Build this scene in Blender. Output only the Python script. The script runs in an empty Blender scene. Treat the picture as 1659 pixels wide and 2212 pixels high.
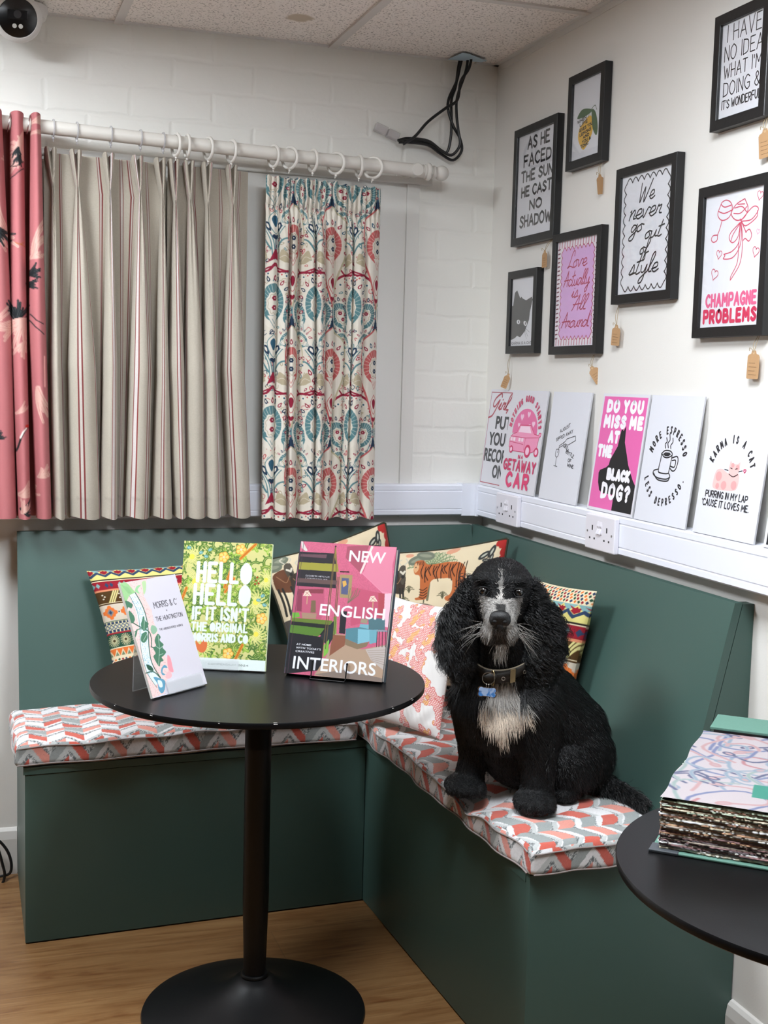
import bpy, bmesh, math, random
import numpy as np
from mathutils import Vector, Matrix
from mathutils.geometry import tessellate_polygon
PI = math.pi
sc = bpy.context.scene
COL = sc.collection
rnd = random.Random(7)
nrs = np.random.RandomState(11)

# ------------------------------------------------------------------ camera
CF, CYW, CPT, CRL = 2708.35, 0.3252, -0.1029, 0.0261
CPOS = np.array([-1.5096, -3.5309, 1.3888])
_fw = np.array([math.sin(CYW)*math.cos(CPT), math.cos(CYW)*math.cos(CPT), math.sin(CPT)])
_r = np.array([math.cos(CYW), -math.sin(CYW), 0.0]); _u = np.cross(_r, _fw)
_R = _r*math.cos(CRL)+_u*math.sin(CRL); _U = -_r*math.sin(CRL)+_u*math.cos(CRL)
def hit(x, y, axis, val):
    """point of the photo's sight line (x, y) on the real plane axis = val"""
    d = _fw+_R*(x-829.5)/CF-_U*(y-1106)/CF
    return CPOS+d*((val-CPOS[axis])/d[axis])
cam = bpy.data.cameras.new('camera'); co = bpy.data.objects.new('camera', cam); COL.objects.link(co)
cam.sensor_fit = 'VERTICAL'; cam.sensor_height = 24.0; cam.lens = CF/2212*24.0
cam.clip_start = 0.05; cam.clip_end = 50
co.matrix_world = Matrix(((_R[0], _U[0], -_fw[0], CPOS[0]), (_R[1], _U[1], -_fw[1], CPOS[1]), (_R[2], _U[2], -_fw[2], CPOS[2]), (0, 0, 0, 1)))
sc.camera = co

# ------------------------------------------------------------------ colour and materials
def s2l(c):
    c = np.asarray(c, float)/255.0
    return np.where(c <= .04045, c/12.92, ((c+.055)/1.055)**2.4)
def lin(c): return tuple(float(v) for v in s2l(c))+(1.0,)
_mats = {}
def mat(name, rgb=(200, 200, 200), rough=.5, metal=0, spec=.5, bump=0, bscale=200, var=0, vscale=8, attr=False, coat=0, sheen=0, bdist=.001):
    if name in _mats: return _mats[name]
    m = bpy.data.materials.new(name); m.use_nodes = True; _mats[name] = m
    nt = m.node_tree; b = nt.nodes['Principled BSDF']
    b.inputs['Roughness'].default_value = rough; b.inputs['Metallic'].default_value = metal
    b.inputs['Specular IOR Level'].default_value = spec
    b.inputs['Coat Weight'].default_value = coat
    b.inputs['Sheen Weight'].default_value = sheen
    b.inputs['Base Color'].default_value = lin(rgb)
    tc = nt.nodes.new('ShaderNodeTexCoord')
    col = None
    if attr:
        a = nt.nodes.new('ShaderNodeAttribute'); a.attribute_name = 'Col'; col = a.outputs['Color']
        nt.links.new(col, b.inputs['Base Color'])
    if var:
        n = nt.nodes.new('ShaderNodeTexNoise'); n.inputs['Scale'].default_value = vscale; n.inputs['Detail'].default_value = 4
        nt.links.new(tc.outputs['Object'], n.inputs['Vector'])
        mr = nt.nodes.new('ShaderNodeMapRange'); mr.inputs['To Min'].default_value = 1-var; mr.inputs['To Max'].default_value = 1+var
        nt.links.new(n.outputs['Fac'], mr.inputs['Value'])
        mx = nt.nodes.new('ShaderNodeVectorMath'); mx.operation = 'SCALE'
        if col is not None: nt.links.new(col, mx.inputs[0])
        else: mx.inputs[0].default_value = lin(rgb)[:3]
        nt.links.new(mr.outputs['Result'], mx.inputs['Scale']); nt.links.new(mx.outputs[0], b.inputs['Base Color'])
    if bump:
        n = nt.nodes.new('ShaderNodeTexNoise'); n.inputs['Scale'].default_value = bscale; n.inputs['Detail'].default_value = 3
        nt.links.new(tc.outputs['Object'], n.inputs['Vector'])
        bp = nt.nodes.new('ShaderNodeBump'); bp.inputs['Strength'].default_value = bump; bp.inputs['Distance'].default_value = bdist
        nt.links.new(n.outputs['Fac'], bp.inputs['Height']); nt.links.new(bp.outputs['Normal'], b.inputs['Normal'])
    return m
def clear_mat(name, rgb=(255, 255, 255), alpha=.2, rough=.05, fres=True):
    """thin clear sheet: part of the light passes straight on, the rest reflects"""
    if name in _mats: return _mats[name]
    m = bpy.data.materials.new(name); m.use_nodes = True; _mats[name] = m
    nt = m.node_tree; nt.nodes.clear(); N = nt.nodes.new; L = nt.links.new
    o = N('ShaderNodeOutputMaterial'); t = N('ShaderNodeBsdfTransparent'); p = N('ShaderNodeBsdfPrincipled'); mx = N('ShaderNodeMixShader')
    p.inputs['Base Color'].default_value = lin(rgb); p.inputs['Roughness'].default_value = rough
    if fres:
        lw = N('ShaderNodeLayerWeight'); lw.inputs['Blend'].default_value = .5
        pw = N('ShaderNodeMath'); pw.operation = 'POWER'; pw.inputs[1].default_value = 5; L(lw.outputs['Facing'], pw.inputs[0])
        f = N('ShaderNodeMath'); f.operation = 'MULTIPLY_ADD'; f.inputs[1].default_value = .96; f.inputs[2].default_value = .04; L(pw.outputs[0], f.inputs[0])
        g = N('ShaderNodeBsdfGlossy'); g.inputs['Roughness'].default_value = rough
        L(f.outputs[0], mx.inputs[0]); L(t.outputs[0], mx.inputs[1]); L(g.outputs[0], mx.inputs[2])
    else:
        mx.inputs[0].default_value = alpha; L(t.outputs[0], mx.inputs[1]); L(p.outputs[0], mx.inputs[2])
    L(mx.outputs[0], o.inputs[0]); return m

# ------------------------------------------------------------------ objects
def link(o, parent=None):
    COL.objects.link(o)
    if parent is not None: o.parent = parent
    return o
def tag(o, label=None, cat=None, group=None, kind=None):
    if label: o['label'] = label
    if cat: o['category'] = cat
    if group: o['group'] = group
    if kind: o['kind'] = kind
    return o
def thing(name, label, cat, loc=(0, 0, 0), rot=(0, 0, 0), group=None):
    o = bpy.data.objects.new(name, None); o.empty_display_size = .02
    o.location = loc; o.rotation_euler = rot; link(o)
    return tag(o, label, cat, group)
def pymesh(name, verts, faces, mats, parent=None, mi=None, smooth=False, cols=None):
    me = bpy.data.meshes.new(name); me.from_pydata([tuple(map(float, v)) for v in verts], [], [tuple(f) for f in faces])
    for m in (mats if isinstance(mats, (list, tuple)) else [mats]): me.materials.append(m)
    if mi is not None: me.polygons.foreach_set('material_index', np.array(mi, np.int32))
    if smooth: me.polygons.foreach_set('use_smooth', np.ones(len(me.polygons), bool))
    if cols is not None:
        a = me.color_attributes.new('Col', 'FLOAT_COLOR', 'POINT')
        c = np.ones((len(verts), 4), np.float32); c[:, :3] = cols; a.data.foreach_set('color', c.ravel())
    me.update()
    return link(bpy.data.objects.new(name, me), parent)
def fastmesh(name, V, F, mats, parent=None, cols=None, smooth=True, mi=None):
    """V (n,3) array, F (m,k) index array"""
    me = bpy.data.meshes.new(name); V = np.ascontiguousarray(V, np.float32); F = np.ascontiguousarray(F, np.int32)
    m, k = F.shape
    me.vertices.add(len(V)); me.vertices.foreach_set('co', V.ravel())
    me.loops.add(m*k); me.loops.foreach_set('vertex_index', F.ravel())
    me.polygons.add(m); me.polygons.foreach_set('loop_start', np.arange(m, dtype=np.int32)*k)
    me.polygons.foreach_set('loop_total', np.full(m, k, np.int32))
    if smooth: me.polygons.foreach_set('use_smooth', np.ones(m, bool))
    for q in (mats if isinstance(mats, (list, tuple)) else [mats]): me.materials.append(q)
    if mi is not None: me.polygons.foreach_set('material_index', np.asarray(mi, np.int32))
    me.update(calc_edges=True); me.validate()
    if cols is not None:
        a = me.color_attributes.new('Col', 'FLOAT_COLOR', 'POINT')
        c = np.ones((len(V), 4), np.float32); c[:, :3] = cols; a.data.foreach_set('color', c.ravel())
    return link(bpy.data.objects.new(name, me), parent)
def gridfaces(ny, nx, off=0, wrapx=False):
    i = np.arange(ny-1)[:, None]; j = np.arange(nx if wrapx else nx-1)[None, :]
    j2 = (j+1) % nx
    a = i*nx+j; b = i*nx+j2; c = (i+1)*nx+j2; d = (i+1)*nx+j
    return np.stack([a, b, c, d], -1).reshape(-1, 4)+off
def grid(name, P, mats, parent=None, cols=None, smooth=True, flip=False):
    ny, nx = P.shape[:2]; F = gridfaces(ny, nx)
    if flip: F = F[:, ::-1]
    return fastmesh(name, P.reshape(-1, 3), F, mats, parent, None if cols is None else cols.reshape(-1, 3), smooth)
class MB:
    """collects shapes into one mesh"""
    def __init__(s): s.v = []; s.f = []; s.m = []
    def add(s, V, F, mi=0):
        o = len(s.v); s.v += [tuple(map(float, v)) for v in V]; s.f += [tuple(int(i)+o for i in f) for f in F]; s.m += [mi]*len(F); return s
    def box(s, x0, x1, y0, y1, z0, z1, mi=0, bev=0):
        x0, x1 = sorted((x0, x1)); y0, y1 = sorted((y0, y1)); z0, z1 = sorted((z0, z1))
        if not bev:
            V = [(x, y, z) for z in (z0, z1) for y in (y0, y1) for x in (x0, x1)]
            return s.add(V, [(0, 2, 3, 1), (4, 5, 7, 6), (0, 1, 5, 4), (2, 6, 7, 3), (0, 4, 6, 2), (1, 3, 7, 5)], mi)
        bm = bmesh.new(); bmesh.ops.create_cube(bm, size=1)
        for v in bm.verts: v.co = ((x0+x1)/2+v.co.x*(x1-x0), (y0+y1)/2+v.co.y*(y1-y0), (z0+z1)/2+v.co.z*(z1-z0))
        bmesh.ops.bevel(bm, geom=list(bm.edges), offset=bev, segments=2, affect='EDGES', profile=.5)
        bm.verts.ensure_lookup_table(); s.add([v.co for v in bm.verts], [[v.index for v in f.verts] for f in bm.faces], mi); bm.free(); return s
    def tube(s, pts, r, n=8, mi=0, caps=True, closed=False):
        P = np.array(pts, float); k = len(P); R_ = np.full(k, r) if np.isscalar(r) else np.array(r, float)
        V = []; up = None
        for i in range(k):
            t = (P[(i+1) % k]-P[i-1]) if closed else P[min(i+1, k-1)]-P[max(i-1, 0)]
            t = t/(np.linalg.norm(t)+1e-12)
            if up is None:
                up = np.array([0, 0, 1.0]) if abs(t[2]) < .9 else np.array([1.0, 0, 0])
            a = np.cross(t, up); a /= np.linalg.norm(a)+1e-12; b = np.cross(a, t); up = b
            for j in range(n):
                th = 2*PI*j/n; V.append(P[i]+R_[i]*(a*math.cos(th)+b*math.sin(th)))
        F = []
        for i in range(k if closed else k-1):
            i2 = (i+1) % k
            for j in range(n): F.append((i*n+j, i*n+(j+1) % n, i2*n+(j+1) % n, i2*n+j))
        if caps and not closed: F += [tuple(range(n-1, -1, -1)), tuple((k-1)*n+j for j in range(n))]
        return s.add(V, F, mi)
    def lathe(s, prof, c=(0, 0, 0), n=48, mi=0, axis='z', caps=True):
        V = []; F = []
        for (r, z) in prof:
            for j in range(n):
                th = 2*PI*j/n; x, y = r*math.cos(th), r*math.sin(th)
                p = (x, y, z) if axis == 'z' else ((z, x, y) if axis == 'x' else (x, z, y))
                V.append((p[0]+c[0], p[1]+c[1], p[2]+c[2]))
        for i in range(len(prof)-1):
            for j in range(n): F.append((i*n+j, i*n+(j+1) % n, (i+1)*n+(j+1) % n, (i+1)*n+j))
        if caps: F += [tuple(range(n-1, -1, -1)), tuple((len(prof)-1)*n+j for j in range(n))]
        return s.add(V, F, mi)
    def prism(s, poly, fn, a, b, mi=0):
        """poly of 2D points, fn(u, v, w) -> xyz, between w = a and w = b"""
        n = len(poly); V = [fn(u, v, a) for u, v in poly]+[fn(u, v, b) for u, v in poly]
        F = [tuple(range(n)), tuple(range(2*n-1, n-1, -1))]+[(i, i+n, (i+1) % n+n, (i+1) % n) for i in range(n)]
        return s.add(V, F, mi)
    def ellipsoid(s, c, r, mi=0, nu=16, nv=10):
        V = []; F = []
        for i in range(nv+1):
            ph = PI*i/nv
            for j in range(nu):
                th = 2*PI*j/nu; V.append((c[0]+r[0]*math.sin(ph)*math.cos(th), c[1]+r[1]*math.sin(ph)*math.sin(th), c[2]+r[2]*math.cos(ph)))
        for i in range(nv):
            for j in range(nu): F.append((i*nu+j, (i+1)*nu+j, (i+1)*nu+(j+1) % nu, i*nu+(j+1) % nu))
        return s.add(V, F, mi)
    def obj(s, name, mats, parent=None, smooth=False, label=None):
        o = pymesh(name, s.v, s.f, mats, parent, s.m, smooth)
        if smooth:
            try: o.data.set_sharp_from_angle(angle=math.radians(40))
            except Exception: pass
        if label: o['label'] = label
        return o
def catmull(pts, k=6, closed=False):
    P = np.array(pts, float); n = len(P)
    if n < 3: return P
    out = []
    for i in range(n if closed else n-1):
        p1, p2 = P[i], P[(i+1) % n]
        p0 = P[i-1] if (i > 0 or closed) else 2*p1-p2
        p3 = P[(i+2) % n] if (i+2 < n or closed) else 2*p2-p1
        for j in range(k):
            t = j/k; out.append(.5*((2*p1)+(p2-p0)*t+(2*p0-5*p1+4*p2-p3)*t*t+(3*p1-p0-3*p2+p3)*t**3))
    if not closed: out.append(P[-1])
    return np.array(out)
def noise1(x, seed=0, k=5):
    r = np.random.RandomState(seed); o = np.zeros_like(np.asarray(x, float))
    for i in range(k): o += np.sin(x*(1.7**i)+r.rand()*6.28)*(.6**i)
    return o/2
def noise2(x, y, seed=0, k=6, f=1.0):
    r = np.random.RandomState(seed); o = np.zeros(np.broadcast(x, y).shape)
    for i in range(k):
        a = r.rand()*6.28; g = f*(.7+r.rand()*1.3)*(1+i*.35)
        o = o+np.sin((x*math.cos(a)+y*math.sin(a))*g+r.rand()*6.28)/(1+.35*i)
    return o/k*1.6

# ------------------------------------------------------------------ painter: colours for the points of a cloth
class Paint:
    def __init__(s, x0, x1, y0, y1, res, bg):
        s.x0, s.y0, s.res = x0, y0, res
        s.w = int((x1-x0)/res)+2; s.h = int((y1-y0)/res)+2
        s.a = np.empty((s.h, s.w, 3), np.float32); s.a[:] = bg
    def _sub(s, xa, xb, ya, yb):
        i0 = max(0, int((xa-s.x0)/s.res)-1); i1 = min(s.w, int((xb-s.x0)/s.res)+3)
        j0 = max(0, int((ya-s.y0)/s.res)-1); j1 = min(s.h, int((yb-s.y0)/s.res)+3)
        if i0 >= i1 or j0 >= j1: return None
        X = (np.arange(i0, i1)*s.res+s.x0)[None, :]; Y = (np.arange(j0, j1)*s.res+s.y0)[:, None]
        return (slice(j0, j1), slice(i0, i1)), X, Y
    def _mix(s, sl, cov, col):
        c = cov[..., None]; s.a[sl] = s.a[sl]*(1-c)+np.array(col, np.float32)*c
    def poly(s, pts, col):
        P = np.array(pts, float); q = s._sub(P[:, 0].min(), P[:, 0].max(), P[:, 1].min(), P[:, 1].max())
        if q is None: return
        sl, X, Y = q; ins = np.zeros((Y.shape[0], X.shape[1]), bool)
        x1, y1 = P[-1]
        for x2, y2 in P:
            if y1 != y2:
                c = ((y1 > Y) != (y2 > Y)) & (X < (x2-x1)*(Y-y1)/(y2-y1)+x1); ins ^= c
            x1, y1 = x2, y2
        s._mix(sl, ins.astype(np.float32), col)
    def stroke(s, pts, w, col, w2=None):
        P = np.array(pts, float); n = len(P)
        for i in range(n-1):
            wa = w if w2 is None else w+(w2-w)*i/max(1, n-1); r = wa/2
            a, b = P[i], P[i+1]
            q = s._sub(min(a[0], b[0])-r, max(a[0], b[0])+r, min(a[1], b[1])-r, max(a[1], b[1])+r)
            if q is None: continue
            sl, X, Y = q; d = b-a; L = d@d+1e-12
            t = np.clip(((X-a[0])*d[0]+(Y-a[1])*d[1])/L, 0, 1)
            D = np.hypot(X-a[0]-t*d[0], Y-a[1]-t*d[1])
            s._mix(sl, np.clip((r-D)/s.res+.5, 0, 1), col)
    def disc(s, x, y, r, col, ry=None, ang=0):
        ry = ry or r; R_ = max(r, ry); q = s._sub(x-R_, x+R_, y-R_, y+R_)
        if q is None: return
        sl, X, Y = q; c, n = math.cos(ang), math.sin(ang)
        U = ((X-x)*c+(Y-y)*n)/r; V = (-(X-x)*n+(Y-y)*c)/ry
        s._mix(sl, np.clip((1-np.hypot(U, V))*min(r, ry)/s.res+.5, 0, 1), col)
    def get(s, x, y):
        fx = np.clip((x-s.x0)/s.res, 0, s.w-1.001); fy = np.clip((y-s.y0)/s.res, 0, s.h-1.001)
        i = fx.astype(int); j = fy.astype(int); fx = (fx-i)[..., None]; fy = (fy-j)[..., None]; a = s.a
        c = (a[j, i]*(1-fx)+a[j, i+1]*fx)*(1-fy)+(a[j+1, i]*(1-fx)+a[j+1, i+1]*fx)*fy
        return s2l(c)

# ------------------------------------------------------------------ single-line lettering
UP = {'A': '0,0 .3,1 .6,0|.1,.35 .5,.35', 'B': '0,0 0,1|~0,1 .42,.95 .42,.58 0,.53|~0,.53 .52,.5 .52,.05 0,0', 'C': '~.55,.85 .3,1 .02,.7 .02,.3 .3,0 .55,.15',
'D': '0,0 0,1|~0,1 .45,.88 .55,.5 .45,.12 0,0', 'E': '.48,1 0,1 0,0 .5,0|0,.52 .4,.52', 'F': '.5,1 0,1 0,0|0,.52 .42,.52', 'G': '~.55,.85 .3,1 .02,.7 .02,.3 .3,0 .55,.12|.55,.12 .55,.44 .32,.44',
'H': '0,0 0,1|.5,0 .5,1|0,.5 .5,.5', 'I': '.04,0 .04,1', 'J': '~.4,1 .4,.2 .2,0 0,.2', 'K': '0,0 0,1|.5,1 0,.45 .55,0', 'L': '0,1 0,0 .45,0', 'M': '0,0 .05,1 .35,.35 .65,1 .7,0', 'N': '0,0 0,1 .5,0 .5,1',
'O': '~.3,1 .03,.75 .03,.25 .3,0 .57,.25 .57,.75 .3,1', 'P': '0,0 0,1|~0,1 .48,.95 .48,.5 0,.45', 'Q': '~.3,1 .03,.75 .03,.25 .3,0 .57,.25 .57,.75 .3,1|.35,.25 .6,-.05', 'R': '0,0 0,1|~0,1 .48,.95 .48,.52 0,.47|.2,.47 .52,0',
'S': '~.5,.85 .27,1 .04,.78 .27,.52 .5,.26 .25,0 0,.15', 'T': '0,1 .56,1|.28,1 .28,0', 'U': '~0,1 0,.3 .25,0 .5,.3 .5,1', 'V': '0,1 .28,0 .56,1', 'W': '0,1 .18,0 .38,.75 .58,0 .76,1', 'X': '0,0 .5,1|0,1 .5,0', 'Y': '0,1 .27,.5 .54,1|.27,.5 .27,0', 'Z': '0,1 .5,1 0,0 .5,0',
'&': '~.6,.4 .3,0 .02,.2 .1,.45 .4,.75 .28,1 .12,.8 .3,.4 .6,0', '?': '~0,.8 .25,1 .48,.75 .25,.5 .24,.3|.24,.03 .25,.04', '.': '.03,.02 .04,.03', ',': '.06,.06 .0,-.15', "'": '.05,1 .03,.78',
'2': '~0,.8 .25,1 .45,.75 0,0|0,0 .5,0', '0': '~.25,1 .03,.75 .03,.25 .25,0 .47,.25 .47,.75 .25,1', '4': '.4,0 .4,1 0,.3 .55,.3', '-': '0,.5 .3,.5', '5': '~.5,1 .05,1 .03,.55 .4,.55 .45,.2 .2,0 0,.1'}
LOW = {'a': '~.4,.4 .15,.45 0,.2 .12,0 .33,.25 .4,.42 .38,.1 .5,.02', 'c': '~.38,.36 .2,.45 .02,.2 .2,0 .42,.1', 'd': '~.38,.36 .15,.42 0,.18 .15,0 .36,.25 .48,1 .42,.12 .55,.03', 'e': '~0,.15 .3,.25 .28,.44 .1,.4 .05,.12 .2,0 .42,.12',
'f': '~0,.1 .3,.7 .27,1 .15,.85 .08,0 .0,-.45 .15,-.35 .15,0 .38,.1', 'g': '~.38,.38 .15,.45 .02,.2 .15,.02 .36,.3 .4,.42 .32,-.35 .1,-.5 .02,-.3 .48,.1', 'i': '~0,.1 .14,.42 .1,.05 .28,.08|.17,.62 .18,.64', 'l': '~0,.1 .25,.75 .23,1 .1,.8 .08,.1 .25,.05',
'n': '~0,.4 .06,.42 .02,0|~.03,.15 .22,.45 .3,.32 .26,.05 .4,.05', 'o': '~.22,.43 .02,.28 .08,0 .32,.12 .22,.43 .44,.38', 'r': '~0,.1 .08,.45 .12,.38 .26,.42 .2,.1 .34,.05', 's': '~0,.05 .2,.5 .26,.12 .05,0 .38,.08', 't': '~.2,.95 .08,.12 .16,0 .32,.08|0,.6 .36,.68',
'u': '~0,.4 .02,.05 .2,.05 .32,.4 .3,.08 .46,.05', 'v': '~0,.4 .1,0 .28,.42 .42,.4', 'y': '~0,.4 .05,.1 .22,.08 .34,.42 .24,-.35 .05,-.48 .06,-.25 .46,.1', 'w': '~0,.4 .08,0 .22,.35 .3,0 .45,.42 .52,.38', '.': '.05,.0 .06,.02', ',': '.06,.04 0,-.15', ' ': ''}
SCR = {'W': '~0,.95 .08,.1 .14,0 .34,.7 .38,.1 .46,0 .8,1.05', 'L': '~.45,.7 .4,1 .25,.9 .12,.2 0,0 .2,.1 .5,.0', 'A': '0,0 .36,1 .42,.0|.0,.38 .55,.42', 'G': '~.6,.8 .45,1 .1,.7 .05,.3 .25,.2 .5,.6 .3,-.3 .0,-.5'}
def parse(g):
    out = []
    for part in g.split('|'):
        if not part: continue
        sm = part[0] == '~'; P = [tuple(map(float, q.split(','))) for q in part.lstrip('~').split()]
        out.append(catmull(P, 5) if sm else np.array(P))
    return out
def lettering(txt, h, ws=1.0, gap=.2, shear=0, script=False, wob=0, seed=1):
    """polylines of a line of writing with its left end at 0 and baseline at 0; returns (lines, width)"""
    x = 0; out = []; rr = random.Random(seed)
    for ch in txt:
        if ch == ' ': x += h*ws*.38; continue
        g = parse((SCR.get(ch) or LOW.get(ch) or UP.get(ch, '')) if script else UP.get(ch, ''))
        if not g: continue
        w = max(p[:, 0].max() for p in g); k = 1+wob*(rr.random()-.5); dy = wob*h*.25*(rr.random()-.5)
        for p in g:
            q = p*np.array([h*ws, h*k])+np.array([x, dy]); q[:, 0] += shear*q[:, 1]; out.append(q)
        x += h*ws*(w+(gap if not script else -.02))
    return out, x-h*ws*(gap if not script else 0)
class Art:
    """flat print: filled shapes and inked lines that stay inside one mesh, one material slot per ink"""
    def __init__(s, w, h, bg, rough=.55):
        s.w, s.h = w, h; s.v = []; s.f = []; s.m = []; s.inks = []; s.lay = 0; s.sub = 0; s.rough = rough
        s.fill([(0, 0), (w, 0), (w, h), (0, h)], bg)
    def ink(s, c):
        c = tuple(int(v) for v in c)
        if c not in s.inks: s.inks.append(c)
        return s.inks.index(c)
    def _add(s, V, F, c):
        o = len(s.v); z = -s.lay*.00006-s.sub*.000006; k = s.ink(c)
        for x, y in V: s.v.append((float(x), z, float(y)))
        for f in F: s.f.append(tuple(i+o for i in f)); s.m.append(k)
    def fill(s, P, c, up=True):
        P = [(float(x), float(y)) for x, y in P]
        F = [(0, 1, 2, 3)] if len(P) == 4 and s.lay == 0 else tessellate_polygon([[Vector((x, y, 0)) for x, y in P]])
        s._add(P, F, c)
        if up: s.lay += 1
    def line(s, P, w, c, up=False):
        P = np.array(P, float); r = w/2
        keep = [0]+[i for i in range(1, len(P)) if np.linalg.norm(P[i]-P[i-1]) > 1e-7]; P = P[keep]
        if len(P) < 2: P = np.array([P[0], P[0]+[w*.05, 0]])
        D = P[1:]-P[:-1]; D /= np.linalg.norm(D, axis=1)[:, None]; st = 0
        for i in range(1, len(P)):
            if i == len(P)-1 or D[i-1]@D[i] < .6:
                Q = P[st:i+1]; d = D[st:i]; m = len(Q); st = i
                T = np.vstack([d[:1], d[1:]+d[:-1], d[-1:]]); T /= np.linalg.norm(T, axis=1)[:, None]
                Nn = np.stack([-T[:, 1], T[:, 0]], 1)*r; V = list(Q-Nn)+list(Q+Nn); F = [(j, j+1, j+1+m, j+m) for j in range(m-1)]
                for e, t, sg in ((0, -T[0], -1), (m-1, T[-1], 1)):
                    n_ = Nn[e]; o = len(V); V += [Q[e]+n_*math.cos(q)+t*r*math.sin(q) for q in np.linspace(0, PI, 7)[1:-1]]
                    ring = [e+m]+list(range(o, o+5))+[e]; F.append(tuple(ring[::-1]) if sg > 0 else tuple(ring))
                s.sub = (s.sub+1) % 9; s._add(V, F, c); s.sub = s.sub
        if up: s.lay += 1
    def lines(s, LL, w, c):
        for P in LL: s.line(P, w, c)
        s.lay += 1
    def text(s, txt, x, y, h, w, c, ws=1.0, gap=.2, shear=0, script=False, align='c', rot=0, wob=0, fit=None, seed=1):
        L, W = lettering(txt, h, ws, gap, shear, script, wob, seed)
        if fit:
            k = fit/W; L = [p*np.array([k, 1]) for p in L]; W = fit
        ox = -W/2 if align == 'c' else (-W if align == 'r' else 0); c_, s_ = math.cos(rot), math.sin(rot)
        out = []
        for p in L:
            q = p+np.array([ox, 0]); out.append(np.stack([x+q[:, 0]*c_-q[:, 1]*s_, y+q[:, 0]*s_+q[:, 1]*c_], 1))
        s.lines(out, w, c)
    def arctext(s, txt, cx, cy, r, a0, a1, h, w, c, ws=1.0, inside=False, wob=0):
        n = len(txt)
        for i, ch in enumerate(txt):
            if ch == ' ': continue
            a = math.radians(a0+(a1-a0)*i/(n-1)); rr = r
            g, W = lettering(ch, h, ws, 0, 0, False, wob, i)
            rot = a-PI/2 if not inside else a+PI/2
            for p in g:
                q = p-np.array([W/2, h/2]); s.line(np.stack([cx+rr*math.cos(a)+q[:, 0]*math.cos(rot)-q[:, 1]*math.sin(rot), cy+rr*math.sin(a)+q[:, 0]*math.sin(rot)+q[:, 1]*math.cos(rot)], 1), w, c)
        s.lay += 1
    def font(s, txt, x, y, h, c, align='l', sx=1.0, off=0.0, rot=0, fit=None, spacing=1.0):
        cu = bpy.data.curves.new('t', 'FONT'); cu.body = txt; cu.size = h/.7; cu.offset = off*h; cu.resolution_u = 4; cu.space_character = spacing
        ob = bpy.data.objects.new('t', cu); COL.objects.link(ob); dg = bpy.context.evaluated_depsgraph_get()
        me = bpy.data.meshes.new_from_object(ob.evaluated_get(dg)); V = np.array([v.co[:2] for v in me.vertices]); F = [tuple(p.vertices) for p in me.polygons]
        bpy.data.objects.remove(ob); bpy.data.meshes.remove(me)
        V[:, 0] -= V[:, 0].min(); W = V[:, 0].max()
        k = fit/W if fit else sx
        V[:, 0] *= k; W *= k
        V[:, 0] += {'l': 0, 'c': -W/2, 'r': -W}[align]
        c_, s_ = math.cos(rot), math.sin(rot)
        s._add([(x+a*c_-b*s_, y+a*s_+b*c_) for a, b in V], F, c); s.lay += 1
    def mesh(s, name, parent=None, loc=(0, 0, 0), gloss=None):
        ms = [mat('print_ink_%d_%d_%d' % c, c, rough=s.rough if gloss is None else gloss) for c in s.inks]
        o = pymesh(name, s.v, s.f, ms, parent, s.m); o.location = loc; return o
def circ(x, y, r, ry=None, n=20, a0=0, a1=360):
    ry = ry or r
    return [(x+r*math.cos(math.radians(a0+(a1-a0)*i/n)), y+ry*math.sin(math.radians(a0+(a1-a0)*i/n))) for i in range(n+(a1-a0 != 360))]
def heart(x, y, r, rot=0):
    P = []
    for i in range(24):
        t = 2*PI*i/24; a = 16*math.sin(t)**3/17*r; b = (13*math.cos(t)-5*math.cos(2*t)-2*math.cos(3*t)-math.cos(4*t))/17*r
        P.append((x+a*math.cos(rot)-b*math.sin(rot), y+a*math.sin(rot)+b*math.cos(rot)))
    return P
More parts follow.
